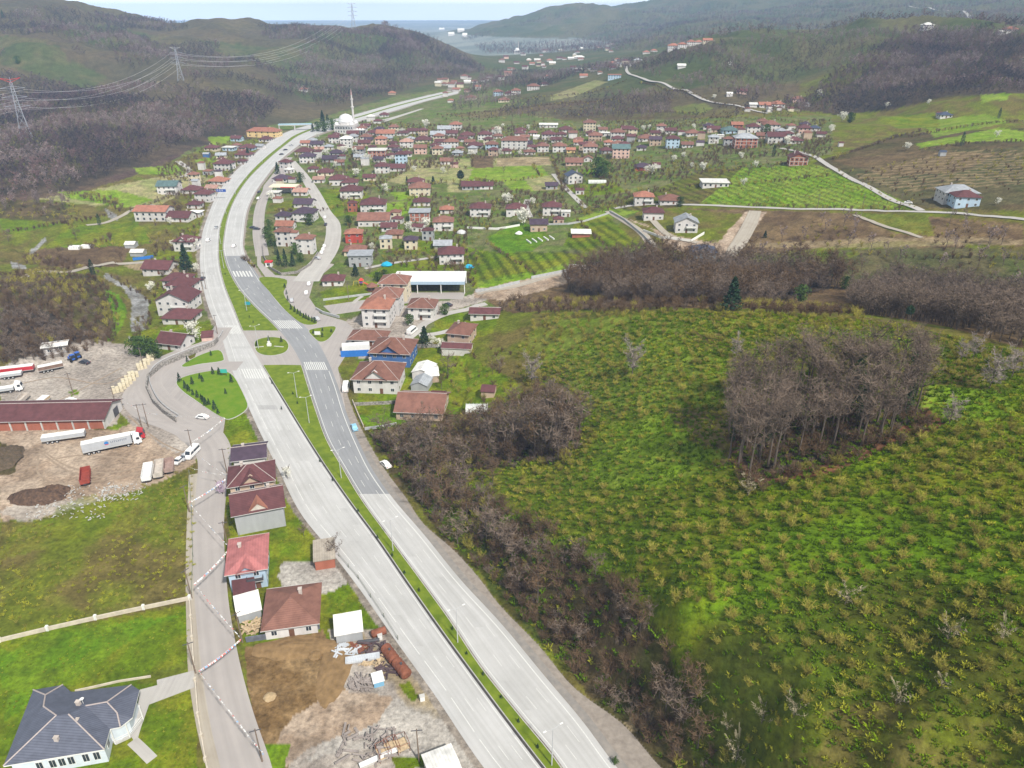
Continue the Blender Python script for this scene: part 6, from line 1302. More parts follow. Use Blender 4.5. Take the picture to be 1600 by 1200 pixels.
IVY = mat('ivy_leaves', (.035,.06,.02), .9, .3, .6, .1)
def in_ellipsoid(n, c, r, shell=.5):
    d = npr.normal(size=(n, 3)); d /= np.linalg.norm(d, axis=1)[:, None]
    return np.array(c) + d * (npr.rand(n) ** shell)[:, None] * np.array(r)
def bare_tree(seed, h=16, w=7, n=900, tw=.05, tr=.22, cb=.4, limbs=9, m=None, low=False):
    global npr
    npr = np.random.RandomState(seed); rr = random.Random(seed)
    t = MB(); top = .72 * h; p = Vector((0, 0, -.6)); pts_ = [p]
    k = 5
    for i in range(1, k + 1): pts_.append(Vector((rr.uniform(-.02, .02) * h * i / k, rr.uniform(-.02, .02) * h * i / k, top * i / k)))
    ns = 4 if low else 6
    for i in range(k): t.tube(pts_[i], pts_[i + 1], tr * (1 - i / k * .75), tr * (1 - (i + 1) / k * .75), ns, False)
    c = Vector((0, 0, h * (1 + cb) / 2)); rad = Vector((w / 2, w / 2, h * (1 - cb) / 2))
    A, B, Wd = [], [], []
    ends = []
    for i in range(limbs):
        f = cb * .8 + (.72 - cb * .8) * (i + .5) / limbs; s = Vector((0, 0, f * h)); s += (pts_[min(k - 1, int(f / .72 * k))] - Vector((0, 0, pts_[min(k - 1, int(f / .72 * k))].z)))
        an = i * 2.4 + rr.uniform(-.4, .4); el = rr.uniform(.35, 1.0)
        d = Vector((math.cos(an) * math.cos(el), math.sin(an) * math.cos(el), math.sin(el)))
        ln = w * .5 * rr.uniform(.75, 1.0) / max(math.cos(el), .5)
        e = s + d * ln * .55; e2 = e + (d + Vector((0, 0, .5))).normalized() * ln * .5
        t.tube(s, e, tr * .4, tr * .24, 4 if not low else 3, False); t.tube(e, e2, tr * .24, tr * .08, 3, False)
        ends += [(s, e), (e, e2)]
    nb = n // 5
    for i in range(nb):                                    # secondary branches
        s, e = rr.choice(ends); q = s.lerp(e, rr.random()); d = Vector((rr.gauss(0, 1), rr.gauss(0, 1), rr.gauss(.6, .7))).normalized()
        g = q + d * rr.uniform(.08, .2) * h * .8
        A.append(q); B.append(g); Wd.append(tw * 2.2)
        for j in range(4):
            q2 = q.lerp(g, rr.uniform(.3, 1)); d2 = (d + Vector((rr.gauss(0, .8), rr.gauss(0, .8), rr.gauss(.3, .6)))).normalized()
            A.append(q2); B.append(q2 + d2 * rr.uniform(.04, .1) * h); Wd.append(tw)
    A, B, Wd = np.array(A), np.array(B), np.array(Wd)
    rel = (B - np.array(c)) / np.array(rad); nn = np.linalg.norm(rel, axis=1); sc_ = np.where(nn > 1, 1 / nn, 1) * (.9 + .2 * npr.rand(len(nn)))
    B = np.where((nn > 1)[:, None], np.array(c) + rel * sc_[:, None] * np.array(rad), B)
    return t.mesh('trunk', BARK), tri_mesh('crown', A, B, Wd, m or TW_GREY), (A, B)
def shrub(seed, h=2.8, w=3.4, stems=13, tw=.05, m=None, per=12, up=1.0):
    rr = random.Random(seed); A, B, Wd = [], [], []
    for i in range(stems):
        an = i * 2.4 + rr.uniform(-.5, .5); sp = rr.uniform(.15, 1) * w / 2; hh = h * rr.uniform(.7, 1.0) * (1 - .25 * (sp / (w / 2)))
        p0 = Vector((math.cos(an) * .12, math.sin(an) * .12, -.2)); p1 = Vector((math.cos(an) * sp * .45, math.sin(an) * sp * .45, hh * .55 * up)); p2 = Vector((math.cos(an) * sp, math.sin(an) * sp, hh))
        for a, b, w_ in ((p0, p1, tw * 2.2), (p1, p2, tw * 1.5)): A.append(a); B.append(b); Wd.append(w_)
        for j in range(per):
            t = rr.uniform(.25, 1); q = p0.lerp(p1, t * 2) if t < .5 else p1.lerp(p2, t * 2 - 1)
            d = ((p2 - p0).normalized() * .5 + Vector((rr.gauss(0, .7), rr.gauss(0, .7), rr.gauss(.25, .5)))).normalized()
            A.append(q); B.append(q + d * rr.uniform(.15, .38) * h); Wd.append(tw)
    return tri_mesh('shrub', np.array(A), np.array(B), np.array(Wd), m or TW_HAZEL)
def join_meshes(name, ms):
    vs, fs, mi, o = [], [], [], 0; mats_ = []
    me = bpy.data.meshes.new(name)
    for m in ms:
        for mt in m.materials:
            if mt not in mats_: mats_.append(mt)
        vs += [tuple(v.co) for v in m.vertices]; ix = mats_.index(m.materials[0])
        for p in m.polygons: fs.append(tuple(i + o for i in p.vertices)); mi.append(ix)
        o = len(vs)
    me.from_pydata(vs, [], fs); me.update()
    for mt in mats_: me.materials.append(mt)
    me.polygons.foreach_set('material_index', mi); return me
def conifer(seed, h=9, w=4.2, n=900, m=None, kind='spruce'):
    g = np.random.RandomState(seed); t = MB().tube((0, 0, -.5), (0, 0, h * .9), .028 * h ** .8 * 1.5, .03, 5, False)
    f = g.rand(n) ** .8
    if kind == 'spruce': z = h * (.08 + .92 * f); r = (w / 2) * (1 - f) ** .85 * (.45 + .6 * g.rand(n) ** .6) * (1 + .25 * np.sin(f * 40))
    elif kind == 'pine': f = g.rand(n); z = h * (.5 + .5 * f); r = (w / 2) * np.sqrt(np.clip(1 - (2 * f - .9) ** 2 * .8, 0, 1)) * g.rand(n) ** .4
    else: z = h * (.04 + .96 * f); r = (w / 2) * np.clip(1 - f ** 3, 0, 1) ** .7 * (.6 + .4 * g.rand(n))
    an = g.rand(n) * 6.283; P = np.stack([r * np.cos(an), r * np.sin(an), z - r * .15], 1)
    P += g.normal(size=P.shape) * .03 * w
    global npr
    npr = g
    return t.mesh('trunk', BARK), leaf_mesh('crown', P, (.35 + .45 * g.rand(n)) * w / 5 + .12, m or NEEDLE)
def leafy(seed, h, w, n, m, zc=.55, s=.35):
    global npr
    npr = np.random.RandomState(seed); P = in_ellipsoid(n, (0, 0, h * zc), (w / 2, w / 2, h * (1 - zc)), .35)
    c = npr.rand(7, 3) - .5; P = P + (np.sin(P * 1.7 + 3) * .1 * w); P = P[(np.sin(P[:, 0] * 2.1) * np.sin(P[:, 1] * 1.9) * np.sin(P[:, 2] * 2.3)) < .45]
    return leaf_mesh('crown', P, s * (.6 + .8 * npr.rand(len(P))), m)
def blossom(seed, h=5, w=5, n=900, m=None):
    a, b, (A, B) = bare_tree(seed, h, w, 260, .04, .10, .18, 9, TW_BROWN, True)
    ix = np.random.RandomState(seed).randint(0, len(B), n); P = B[ix] + np.random.RandomState(seed + 1).normal(size=(n, 3)) * .05 * h
    return a, join_meshes('crown', [b, leaf_mesh('bl', P, .22 + .25 * np.random.rand(n), m or BLOS)])
# prototypes
TALL = [bare_tree(100 + i, h, w, 800, .06, .27, cb, 8) for i, (h, w, cb) in enumerate([(17.5, 7.5, .5), (16, 6.5, .55), (18.5, 8, .48), (15, 6, .52)])]
MID = [bare_tree(120 + i, h, w, 700, .07, .14, cb, 8, mm, True) for i, (h, w, cb, mm) in enumerate([(10, 6, .25, TW_BROWN), (9, 6.5, .2, TW_GREY), (11, 5.5, .3, TW_BROWN), (8, 6, .15, TW_GREY)])]
FT = [mat('far_twigs_%d' % i, c, .95, .3, .3, .05, rvar=.25) for i, c in enumerate([(.26,.20,.19), (.19,.12,.115), (.13,.125,.055), (.13,.085,.09), (.055,.045,.05)])]
FAR = [join_meshes('far_tree', bare_tree(140 + i, h, w, 190, .22, .16, .2, 4, mm, True)[:2]) for i, (h, w, mm) in enumerate([(11, 7.5, FT[0]), (12, 7, FT[1]), (8, 8, FT[2]), (13, 7, FT[3]), (11, 8, FT[4])])]
HAZ = [shrub(200 + i, h, w, st, .07, TW_HAZEL, 26) for i, (h, w, st) in enumerate([(2.6, 3.4, 14), (3.0, 3.8, 16), (2.2, 3.0, 12), (2.8, 3.2, 13), (2.4, 3.8, 15)])]
SCR = [shrub(220 + i, h, w, 14, .07, mm, 16) for i, (h, w, mm) in enumerate([(2.6, 3.2, TW_BROWN), (3.2, 3.6, TW_HAZEL), (2.2, 3, TW_GREY), (3.6, 3.4, TW_BROWN)])]
FSH = [shrub(230 + i, 2.6, 3.6, 9, .16, mm, 9) for i, mm in enumerate([TW_HAZEL, TW_BROWN])]
CON = [conifer(300, 9, 4.4), conifer(301, 11, 4.0), conifer(302, 8, 4.8)]
SMALLCON = [conifer(310, 2.2, 1.3, 260), conifer(311, 2.6, 1.2, 260)]
PINE = [conifer(320, 11, 5.5, 900, None, 'pine')]
CYP = [conifer(330, 8, 2.4, 700, None, 'cyp')]
BLO = [blossom(340, 5, 5.5), blossom(341, 5.5, 5), blossom(342, 4.2, 4.6)]
GRN = [(MB().tube((0, 0, -.3), (0, 0, 1.6), .14, .1, 5, False).mesh('trunk', BARK), leafy(350 + i, 3.6, 3.8, 900, LEAFG)) for i in range(2)]
# scatter
def candidates(poly, sp, ymax=4500, jit=.42, seed=0, keep=None):
    P = [hit(*p) for p in poly]; xs = [p[0] for p in P]; ys = [min(p[1], ymax) for p in P]
    g = np.random.RandomState(seed + 999)
    X, Y = np.meshgrid(np.arange(min(xs) - 30, max(xs) + 30, sp), np.arange(min(ys) - 20, max(ys) + 60, sp))
    X = (X + g.uniform(-jit, jit, X.shape) * sp).ravel(); Y = (Y + g.uniform(-jit, jit, Y.shape) * sp).ravel()
    Z = height(X, Y); px, py, _ = project(X, Y, Z)
    m = inpoly(px, py, poly) & (Y > 45) & (Y < ymax)
    m &= ~((X > OL(Y) - 5) & (X < GR(Y) + 1.5) & (Y < 1340))
    X, Y, Z, px, py = (q[m] for q in (X, Y, Z, px, py))
    if keep is not None:
        k = keep(X, Y, px, py); X, Y, Z, px, py = (q[k] for q in (X, Y, Z, px, py))
    return np.stack([X, Y, Z, px, py], 1)
GN_COL = {}
def stuff(name, P, protos, smin, smax, label=None, cat=None, seed=0, flat_=1.0):
    n = len(P); g = np.random.RandomState(seed)
    me = bpy.data.meshes.new(name); me.vertices.add(n); me.vertices.foreach_set('co', P[:, :3].astype(np.float32).ravel())
    for an, ty, v in (('s', 'FLOAT', g.uniform(smin, smax, n).astype(np.float32)), ('r', 'FLOAT', g.uniform(0, 6.283, n).astype(np.float32)), ('k', 'INT', np.clip((smooth(fbm(P[:, 0] / 55, P[:, 1] / 55, 301, 3), .28, .72) * len(protos) + g.normal(size=n) * .9).astype(int), 0, len(protos) - 1).astype(np.int32))):
        a = me.attributes.new(an, ty, 'POINT'); a.data.foreach_set('value', v)
    o = link(name, me)
    key = id(protos)
    if key not in GN_COL:
        c = bpy.data.collections.new(name + '_sources')
        for i, pm in enumerate(protos):
            q = bpy.data.objects.new('%s_source_%d' % (name, i), pm); c.objects.link(q)
        GN_COL[key] = c
    ng = bpy.data.node_groups.new(name, 'GeometryNodeTree'); N, L = ng.nodes, ng.links
    ng.interface.new_socket('Geometry', in_out='INPUT', socket_type='NodeSocketGeometry'); ng.interface.new_socket('Geometry', in_out='OUTPUT', socket_type='NodeSocketGeometry')
    gi, go = N.new('NodeGroupInput'), N.new('NodeGroupOutput'); ip = N.new('GeometryNodeInstanceOnPoints'); ci = N.new('GeometryNodeCollectionInfo')
    ci.inputs['Collection'].default_value = GN_COL[key]; ci.inputs['Separate Children'].default_value = True; ci.inputs['Reset Children'].default_value = True
    ip.inputs['Pick Instance'].default_value = True
    def at(nm, ty):
        q = N.new('GeometryNodeInputNamedAttribute'); q.data_type = ty; q.inputs['Name'].default_value = nm; return q.outputs['Attribute']
    cx = N.new('ShaderNodeCombineXYZ'); L.new(at('r', 'FLOAT'), cx.inputs['Z'])
    L.new(gi.outputs[0], ip.inputs['Points']); L.new(ci.outputs[0], ip.inputs['Instance']); L.new(at('k', 'INT'), ip.inputs['Instance Index'])
    L.new(cx.outputs[0], ip.inputs['Rotation']); L.new(at('s', 'FLOAT'), ip.inputs['Scale']); L.new(ip.outputs[0], go.inputs[0])
    md = o.modifiers.new('scatter', 'NODES'); md.node_group = ng
    return tag(o, label, cat, kind='stuff')
TP = {}
def plant_tree(kind, protos, name, label, cat, px=None, py=None, xyz=None, sc=1.0, group=None, rz=None, variant=None, hpx=None):
    """a tree standing on the ground seen at a picture point; the first of each variant is built, the rest are copies"""
    v = variant if variant is not None else rnd.randrange(len(protos))
    L_ = xyz if xyz is not None else hit3(px, py)
    pr = protos[v]
    if hpx:                                               # height given as it shows in the picture
        H0 = max(q.co.z for q in (pr[1] if isinstance(pr, tuple) else pr).vertices)
        d = project(L_[0], L_[1], L_[2])[2]; sc = hpx / FPX * d / cP / H0 * (1 + .0 * d)
    sc *= 1.2 if kind == 'ev' else 1.0
    rz = rnd.uniform(0, 6.28) if rz is None else rz
    if isinstance(pr, tuple):
        o = thing(name, label, cat, L_, rz, group); a = link('trunk', pr[0], o); b = link('crown', pr[1], o)
    else:
        o = link(name, pr, None, L_, rz); tag(o, label, cat, group)
    o.scale = (sc, sc, sc); return o
def full_protos(pl): return [join_meshes('whole_tree', list(p[:2])) for p in pl]
def visible(P, m=30): return P[(P[:, 3] > -m) & (P[:, 3] < 1600 + m) & (P[:, 4] > -10) & (P[:, 4] < 1240)]
GROVE = [(1140,735),(1132,640),(1160,600),(1440,600),(1455,660),(1400,685),(1300,715),(1180,752)]
CLEAR = [GROVE, [(920,700),(960,655),(1130,640),(1135,740),(1060,780),(920,760)], [(1440,590),(1590,600),(1600,650),(1470,675)], [(1180,1160),(1250,1110),(1400,1085),(1560,1120),(1620,1260),(1200,1260)], [(1000,530),(1060,530),(1050,580),(1000,580)]]
def outside(ps): return lambda X, Y, px, py: ~np.any([inpoly(px, py, np.array(q)) for q in ps], axis=0)
HILL = [(835,492),(1000,487),(1200,490),(1400,506),(1520,532),(1620,560),(1900,650),(1950,1300),(1130,1300),(1090,1120),(1060,1000),(1010,920),(940,870),(860,825),(760,760),(740,740),(900,705),(925,650),(880,600),(820,600),(800,560)]
P = visible(candidates(HILL, 3.3, 400, .36, 1, outside(CLEAR)), 60)
th = fbm(P[:, 0] / 14, P[:, 1] / 14, 71, 2); P = P[th > .2]
dist = project(P[:, 0], P[:, 1], P[:, 2])[2]
fr = (P[:, 3] > -5) & (P[:, 3] < 1605) & (P[:, 4] < 1190)
order = np.argsort(dist + np.where(fr, 0, 1e5)); near_, rest = P[order[:290]], P[order[290:]]
for p in near_:
    plant_tree('hazel', HAZ, 'hazel_shrub', 'low bare yellowish hazelnut shrub on the nearer slope of the green orchard hill', 'shrub', xyz=p[:3], sc=rnd.uniform(.45, .95), group='hazelnut shrubs on the near orchard slope')
stuff('hazel_orchard', rest, HAZ, .4, .85, 'rows of small bare hazelnut shrubs over the green hill', 'shrubs', 2)
P = candidates(CLEAR[1], 5.5, 400, .4, 3); stuff('sparse_shrubs', P, HAZ, .3, .6, 'small thin shrubs dotted over the bright grass left of the grove', 'shrubs', 3)
# grass tufts on the hill give it a rough surface
TUFT = [shrub(240 + i, .6, 1.6, 11, .13, mat('grass_blades%d' % i, c, .95, .3, .5, .05, rvar=.3), 5) for i, c in enumerate([(.17,.24,.008), (.28,.28,.03), (.10,.17,.006)])]
P = visible(candidates(HILL, 1.25, 235, .5, 5)); stuff('rough_grass', P, TUFT, .6, 1.5, 'rough tufts of grass between the hazelnut shrubs', 'grass', 4)
# the grove of tall trees
P = candidates(GROVE, 4.3, 260, .45, 7)
gi_ = 0
for p in P:
    if gi_ >= 90: break
    gi_ += 1
    ed = 'at the front edge' if p[4] > 690 else ('at the left end' if p[3] < 1210 else ('at the right end' if p[3] > 1390 else 'in the middle'))
    plant_tree('tall', TALL, 'bare_tree', 'tall slender leafless tree %s of the grove on the hill' % ed, 'tree', xyz=p[:3], sc=rnd.uniform(.8, 1.08), group='tall grove trees ' + ed)
P = candidates([(1135,750),(1130,690),(1180,660),(1440,640),(1470,670),(1400,700),(1300,730),(1180,775)], 2.4, 260, .5, 8)
stuff('grove_undergrowth', P, SCR, .5, 1.1, 'brown undergrowth and brambles below the grove trees', 'undergrowth', 5)
for i, (x, y, hp) in enumerate([(1145,690,60),(1330,640,85),(1340,660,70),(1410,630,80),(1415,650,60),(1200,700,55),(1240,655,70)]):
    o = plant_tree('ivy', [leafy(400 + i, 6, 1.8, 500, IVY, .5, .3)], 'ivy_growth', 'dark green ivy column climbing a trunk in the grove, %s from the left' % ['first','sixth','seventh','last but one','last','second','third'][i], 'ivy', x, y, hpx=hp, group='ivy columns in the grove')
# scrub bank beside the highway and the thicket above it
BANK = [(572,668),(640,662),(700,668),(760,640),(850,610),(920,640),(915,690),(880,725),(760,735),(740,760),(860,828),(950,872),(1010,930),(1050,1000),(1080,1100),(1120,1160),(1180,1260),(1060,1260),(1000,1150),(900,1060),(840,995),(760,905),(700,845),(640,765)]
P = visible(candidates(BANK, 2.1, 330, .5, 11, lambda X, Y, px, py: fbm(X / 7, Y / 7, 81, 2) > .38), 60)
stuff('bank_scrub', P, SCR, .6, 1.35, 'dense brown scrub and brambles covering the bank beside the highway', 'scrub', 6)
P = visible(candidates(BANK, 1.8, 330, .5, 12), 60); stuff('bank_grass', P, TUFT, 1, 2.2, 'long grass on the highway bank', 'grass', 7)
fullmid_ = full_protos(MID); LONE = bare_tree(600, 10, 6.5, 1300, .085, .17, .15, 10, mat('lone_twigs', (.32,.27,.24), .95, .25, .4, .05), True)[:2]
bt = [(600,700,60),(620,720,60),(640,705,70),(655,740,70),(675,720,75),(690,760,80),(700,700,70),(660,790,70),(690,800,80),(720,780,70),(730,820,75),(715,850,60),(740,700,70),(765,712,75),(780,700,85),(800,715,90),(820,700,95),(835,720,100),(850,705,100),(865,715,100),(872,722,95),(885,700,85),(895,690,80),(905,680,60),(760,845,70),(785,860,70),(800,885,70),
      (770,760,50),(757,790,45),(840,945,90),(810,930,60),(830,880,50),(862,905,60),(985,965,60),(1000,985,60),(975,975,50),(930,900,45),(900,880,45),(1040,1110,80),(1060,1140,90),(1030,1090,70),(1080,1100,80),(1090,1170,80),(1050,1180,70),(1010,1120,50),(960,1110,45),(985,1120,45),(940,1090,40),(905,1010,50),(870,1000,45),(1070,1070,60),(840,840,40),(700,735,60),(725,735,60),(745,728,60),(650,690,50),(670,680,50)]
for i, (x, y, hp) in enumerate(bt):
    where = ('in the thicket above the red roofed barn' if y < 745 and x > 690 else 'on the upper bank near the parked white car') if y < 860 else ('on the steep bank beside the gravel verge' if x < 950 else 'at the dark foot of the orchard hill')
    plant_tree('mid', MID, 'bare_tree', 'leafless brown twiggy tree ' + where, 'tree', x, y, hpx=hp, group='bare trees ' + where)
for i, (x, y, hp, w_) in enumerate([(988,585,62,'lone leafless grey tree with a round crown on the olive slope'),(831,600,55,'leafless tree with a dark trunk on the slope behind the gardens'),(1150,560,40,'small bare tree on the slope left of the grove'),(1218,648,70,'tall leaning bare tree at the back of the grove'),
     (1482,665,55,'slim leafless tree just right of the grove'),(1545,610,70,'wide bare tree right of the grove near the crest'),(1580,590,60,'bare tree at the right edge of the photo below the crest'),(1430,570,42,'bushy bare tree on the crest behind the grove'),
     (1500,565,40,'bushy bare tree on the crest with a second one beside it'),(1520,560,45,'bare tree on the crest at the corner of the field'),(1320,945,45,'big pale rounded bush in the middle of the orchard'),(1480,1000,50,'spreading yellowish bare tree in the dark lower orchard'),
     (1565,1000,45,'spreading yellowish bare tree at the right edge of the lower orchard'),(1400,1100,45,'pale spiky bare tree above the grassy clearing'),(1240,1120,45,'pale spiky bare tree left of the grassy clearing'),(1190,1130,40,'greyish bare bush low on the left of the orchard'),
     (1150,1190,55,'pale yellow branching tree near the bottom edge'),(1135,1140,30,'small pale bush beside the dark hollow'),(1470,1075,30,'small pale spiky bush right of the clearing'),(1168,775,32,'ghostly pale grey sapling below the grove corner')]):
    plant_tree('lone', [LONE] if i < 10 else [(bare_tree(500 + i, 4.5, 6, 500, .06, .1, .05, 9, TW_PALE, True)[:2])], 'bare_tree', w_, 'tree', x, y, hpx=hp)
P = candidates([(640,700),(700,672),(760,650),(860,612),(905,640),(895,712),(780,735),(700,742),(620,735)], 3.8, 330, .5, 13); stuff('thicket', P, fullmid_, .6, .95, 'tall dark brown thicket above the highway bank', 'thicket', 61)
P = candidates([(640,745),(700,745),(740,790),(830,850),(940,885),(1010,950),(1040,1050),(1000,1040),(930,940),(840,890),(760,860),(690,800)], 3.6, 330, .5, 14, lambda X, Y, px, py: fbm(X / 9, Y / 9, 83, 2) > .55); stuff('thicket', P, fullmid_, .35, .65, 'brambly thicket along the upper edge of the highway bank', 'thicket', 62)
# woods and trees behind the crest
GULLY = [(885,440),(930,415),(1000,400),(1080,408),(1200,412),(1310,425),(1330,450),(1200,478),(1100,476),(960,474),(890,462)]
P = candidates(GULLY, 4.0, 520, .45, 15); fullmid = full_protos(MID)
stuff('gully_wood', P, fullmid, .95, 1.45, 'dark leafless wood filling the gully behind the orchard hill', 'wood', 8)
P = candidates([(1320,470),(1400,440),(1500,455),(1620,480),(1640,560),(1540,530),(1450,505),(1330,490)], 4.2, 420, .45, 16); ridgemid = [fullmid[1], fullmid[3]]; stuff('ridge_wood', P, ridgemid, 1.0, 1.5, 'grey leafless wood behind the right end of the crest', 'wood', 9)
P = candidates([(780,470),(900,468),(1100,472),(1340,485),(1350,500),(1100,486),(850,492),(780,486)], 3.4, 420, .5, 17); stuff('crest_scrub', P, SCR, .7, 1.3, 'brown scrub hedge along the crest of the hill', 'scrub', 10)
P = candidates([(1130,330),(1430,336),(1600,352),(1620,470),(1320,470),(1290,420),(1090,402)], 6.5, 620, .5, 18, lambda X, Y, px, py: fbm(X / 25, Y / 25, 91, 2) > .5)
stuff('field_scrub', P, FSH + FAR[:1], .6, 1.0, 'loose brown scrub over the fields below the country road', 'scrub', 11)
for i, (x, y, hp, k, w_) in enumerate([(1142,485,42,'s','dark green spruce standing on the crest of the orchard hill'),(1250,472,22,'g','rounded green pine behind the crest'),(1465,500,26,'p','tall thin pine poking up from the crest'),(1418,502,20,'p','small thin pine on the crest'),
     (1530,515,22,'p','bushy pine at the right end of the crest'),(1195,372,9,'s','small conifer in the scrub below the track'),(1320,452,16,'g','green bush in the gully wood'),(1400,447,16,'g','ivy covered green tree right of the gully wood'),(1120,425,18,'c','slim green ivy tree inside the gully wood'),
     (293,425,34,'s','big dark fir beside the row of red roofed houses'),(146,430,20,'c','dark evergreen at the bend of the farm track'),(156,352,14,'c','thin leaning dark cypress by the stream'),(720,290,18,'p','umbrella pine standing in the bright green field'),
     (935,275,22,'g','dense dark green tree near the red house'),(945,278,20,'g','second dense dark green tree near the red house'),(1328,192,12,'g','round dark green tree right of the far village'),(1502,228,16,'c','dark cypress on the hedge of the right hillside'),
     (1560,185,12,'c','dark bushy evergreen far up the right hillside'),(1208,245,14,'c','dark cypress left of the unfinished brick house'),(505,196,17,'s','tall dark conifer left of the mosque'),(513,199,15,'c','second dark conifer left of the mosque'),(520,203,13,'g','dark conifer touching the mosque wall'),
     (497,205,11,'g','dark conifer at the left end of the mosque trees'),(489,206,10,'s','lowest dark conifer before the mosque'),(507,206,12,'g','dark conifer in front of the mosque trees'),(1197,210,12,'g','dark green tree beside the light blue house'),(5,28,9,'s','lone dark conifer on the far left skyline'),(28,100,9,'g','round dark tree on the left hill meadow')]):
    plant_tree('ev', dict(s=CON, g=GRN, p=PINE, c=CYP)[k], dict(s='fir_tree', g='evergreen_tree', p='pine_tree', c='cypress_tree')[k], w_, 'tree', x, y, hpx=hp)
# forests on the far hills
LEFTF = [(-150,330),(-150,150),(0,120),(60,125),(120,140),(180,150),(250,165),(330,150),(400,150),(440,170),(400,200),(330,215),(250,240),(170,275),(90,303),(0,305)]
P = visible(candidates(LEFTF, 6.6, 1400, .45, 21), 120); stuff('hillside_forest', P, FAR, .8, 1.2, 'leafless forest on the lower slopes of the left hills', 'forest', 12)
UP = [(-100,120),(-60,0),(60,15),(200,28),(300,42),(460,42),(560,50),(600,42),(680,62),(760,112),(640,140),(540,165),(440,170),(330,150),(180,150),(60,125)]
P = visible(candidates(UP, 8.0, 2100, .45, 22, lambda X, Y, px, py: (fbm(X / 150, Y / 170, 93, 3) > .46) & outside([[(190,118),(290,125),(300,140),(250,140)]])(X, Y, px, py)), 60)
stuff('hill_woods', P, FAR, .7, 1.15, 'patches of leafless wood and scrub over the left hills', 'wood', 13)
P = visible(candidates([(590,47),(600,40),(668,62),(672,72),(640,88),(600,95),(590,80),(612,66)], 7, 2300, .4, 23)); stuff('hilltop_wood', P, FAR, .9, 1.3, 'dark wood on the hilltop left of the far plain', 'wood', 14)
RW = [(1240,175),(1300,120),(1380,70),(1440,47),(1640,55),(1640,150),(1480,152),(1400,172),(1310,182)]
P = visible(candidates(RW, 6.6, 1350, .45, 24), 40); stuff('hillside_forest', P, FAR, .8, 1.25, 'leafless forest covering the right hill below the white house', 'forest', 15)
P = visible(candidates([(760,175),(850,160),(1000,150),(1100,150),(1180,172),(1240,160),(1250,185),(1100,190),(900,186),(700,190),(680,180)], 8, 1250, .45, 25, lambda X, Y, px, py: (fbm(X / 60, Y / 60, 95, 3) > .38) & outside([[(1045,162),(1120,155),(1125,182),(1050,184)]])(X, Y, px, py)))
slopemix = FAR + FSH; stuff('slope_scrub', P, slopemix, .7, 1.15, 'brown scrub on the slope behind the village', 'scrub', 16)
P = visible(candidates([(760,110),(900,95),(1000,90),(1180,62),(1440,45),(1300,110),(1170,165),(1050,130),(980,110),(900,120),(800,160),(700,180)], 9, 1700, .45, 26, lambda X, Y, px, py: fbm(X / 80, Y / 80, 97, 3) > .41))
stuff('slope_woods', P, FAR, .6, 1.05, 'scattered woods on the middle slopes', 'wood', 17)
P = visible(candidates([(720,62),(800,40),(930,8),(1100,5),(1600,5),(1600,45),(1440,40),(1150,58),(1000,80),(860,85),(760,85)], 17, 5200, .5, 27, lambda X, Y, px, py: fbm(X / 300, Y / 300, 99, 3) > .38))
stuff('distant_woods', P, FAR, .8, 1.4, 'hazy distant woods on the high far hills', 'wood', 18)
# scrub in the valley on the left
P = visible(candidates([(0,440),(30,428),(150,428),(185,470),(185,530),(120,560),(-80,575),(-80,440)], 3.2, 420, .5, 31)); stuff('mound_scrub', P, SCR, .7, 1.3, 'brown scrub over the mound above the truck yard', 'scrub', 19)
P = visible(candidates([(-60,480),(60,500),(140,535),(60,570),(-60,580)], 4.4, 420, .5, 32)); stuff('mound_wood', P, fullmid, .6, .9, 'dark leafless wood at the foot of the mound', 'wood', 20)
P = visible(candidates([(0,312),(110,312),(130,338),(60,345),(0,342)], 5, 620, .5, 33)); stuff('stream_scrub', P, FSH + FAR[:2], .6, .9, 'brown thicket beside the stream meadows', 'scrub', 21)
for pg, sd in (([(40,398),(120,410),(115,420),(35,412)], 34), ([(60,350),(110,347),(190,330),(200,320),(170,318),(180,335),(110,352)], 35), ([(150,425),(200,440),(235,470),(240,510),(205,535),(212,500),(235,490),(225,465),(195,450)], 36), ([(95,300),(150,305),(190,315),(180,322),(130,312)], 37), ([(130,385),(170,370),(180,372),(150,390)], 38)):
    stuff('stream_scrub', visible(candidates(pg, 3.2, 620, .5, sd)), SCR, .6, 1.2, 'brown scrub strip along the winding stream, patch %d' % (sd - 33), 'scrub', sd)
P = visible(candidates([(0,815),(60,812),(190,772),(303,725),(303,935),(-40,1000)], 1.8, 260, .5, 39, lambda X, Y, px, py: fbm(X / 9, Y / 9, 85, 2) > .3)); stuff('field_weeds', P, TUFT[1:2] + [shrub(260, .8, 1.2, 9, .06, TW_HAZEL, 6)], .6, 1.3, 'low brown weeds over the fallow field by the side road', 'weeds', 40)
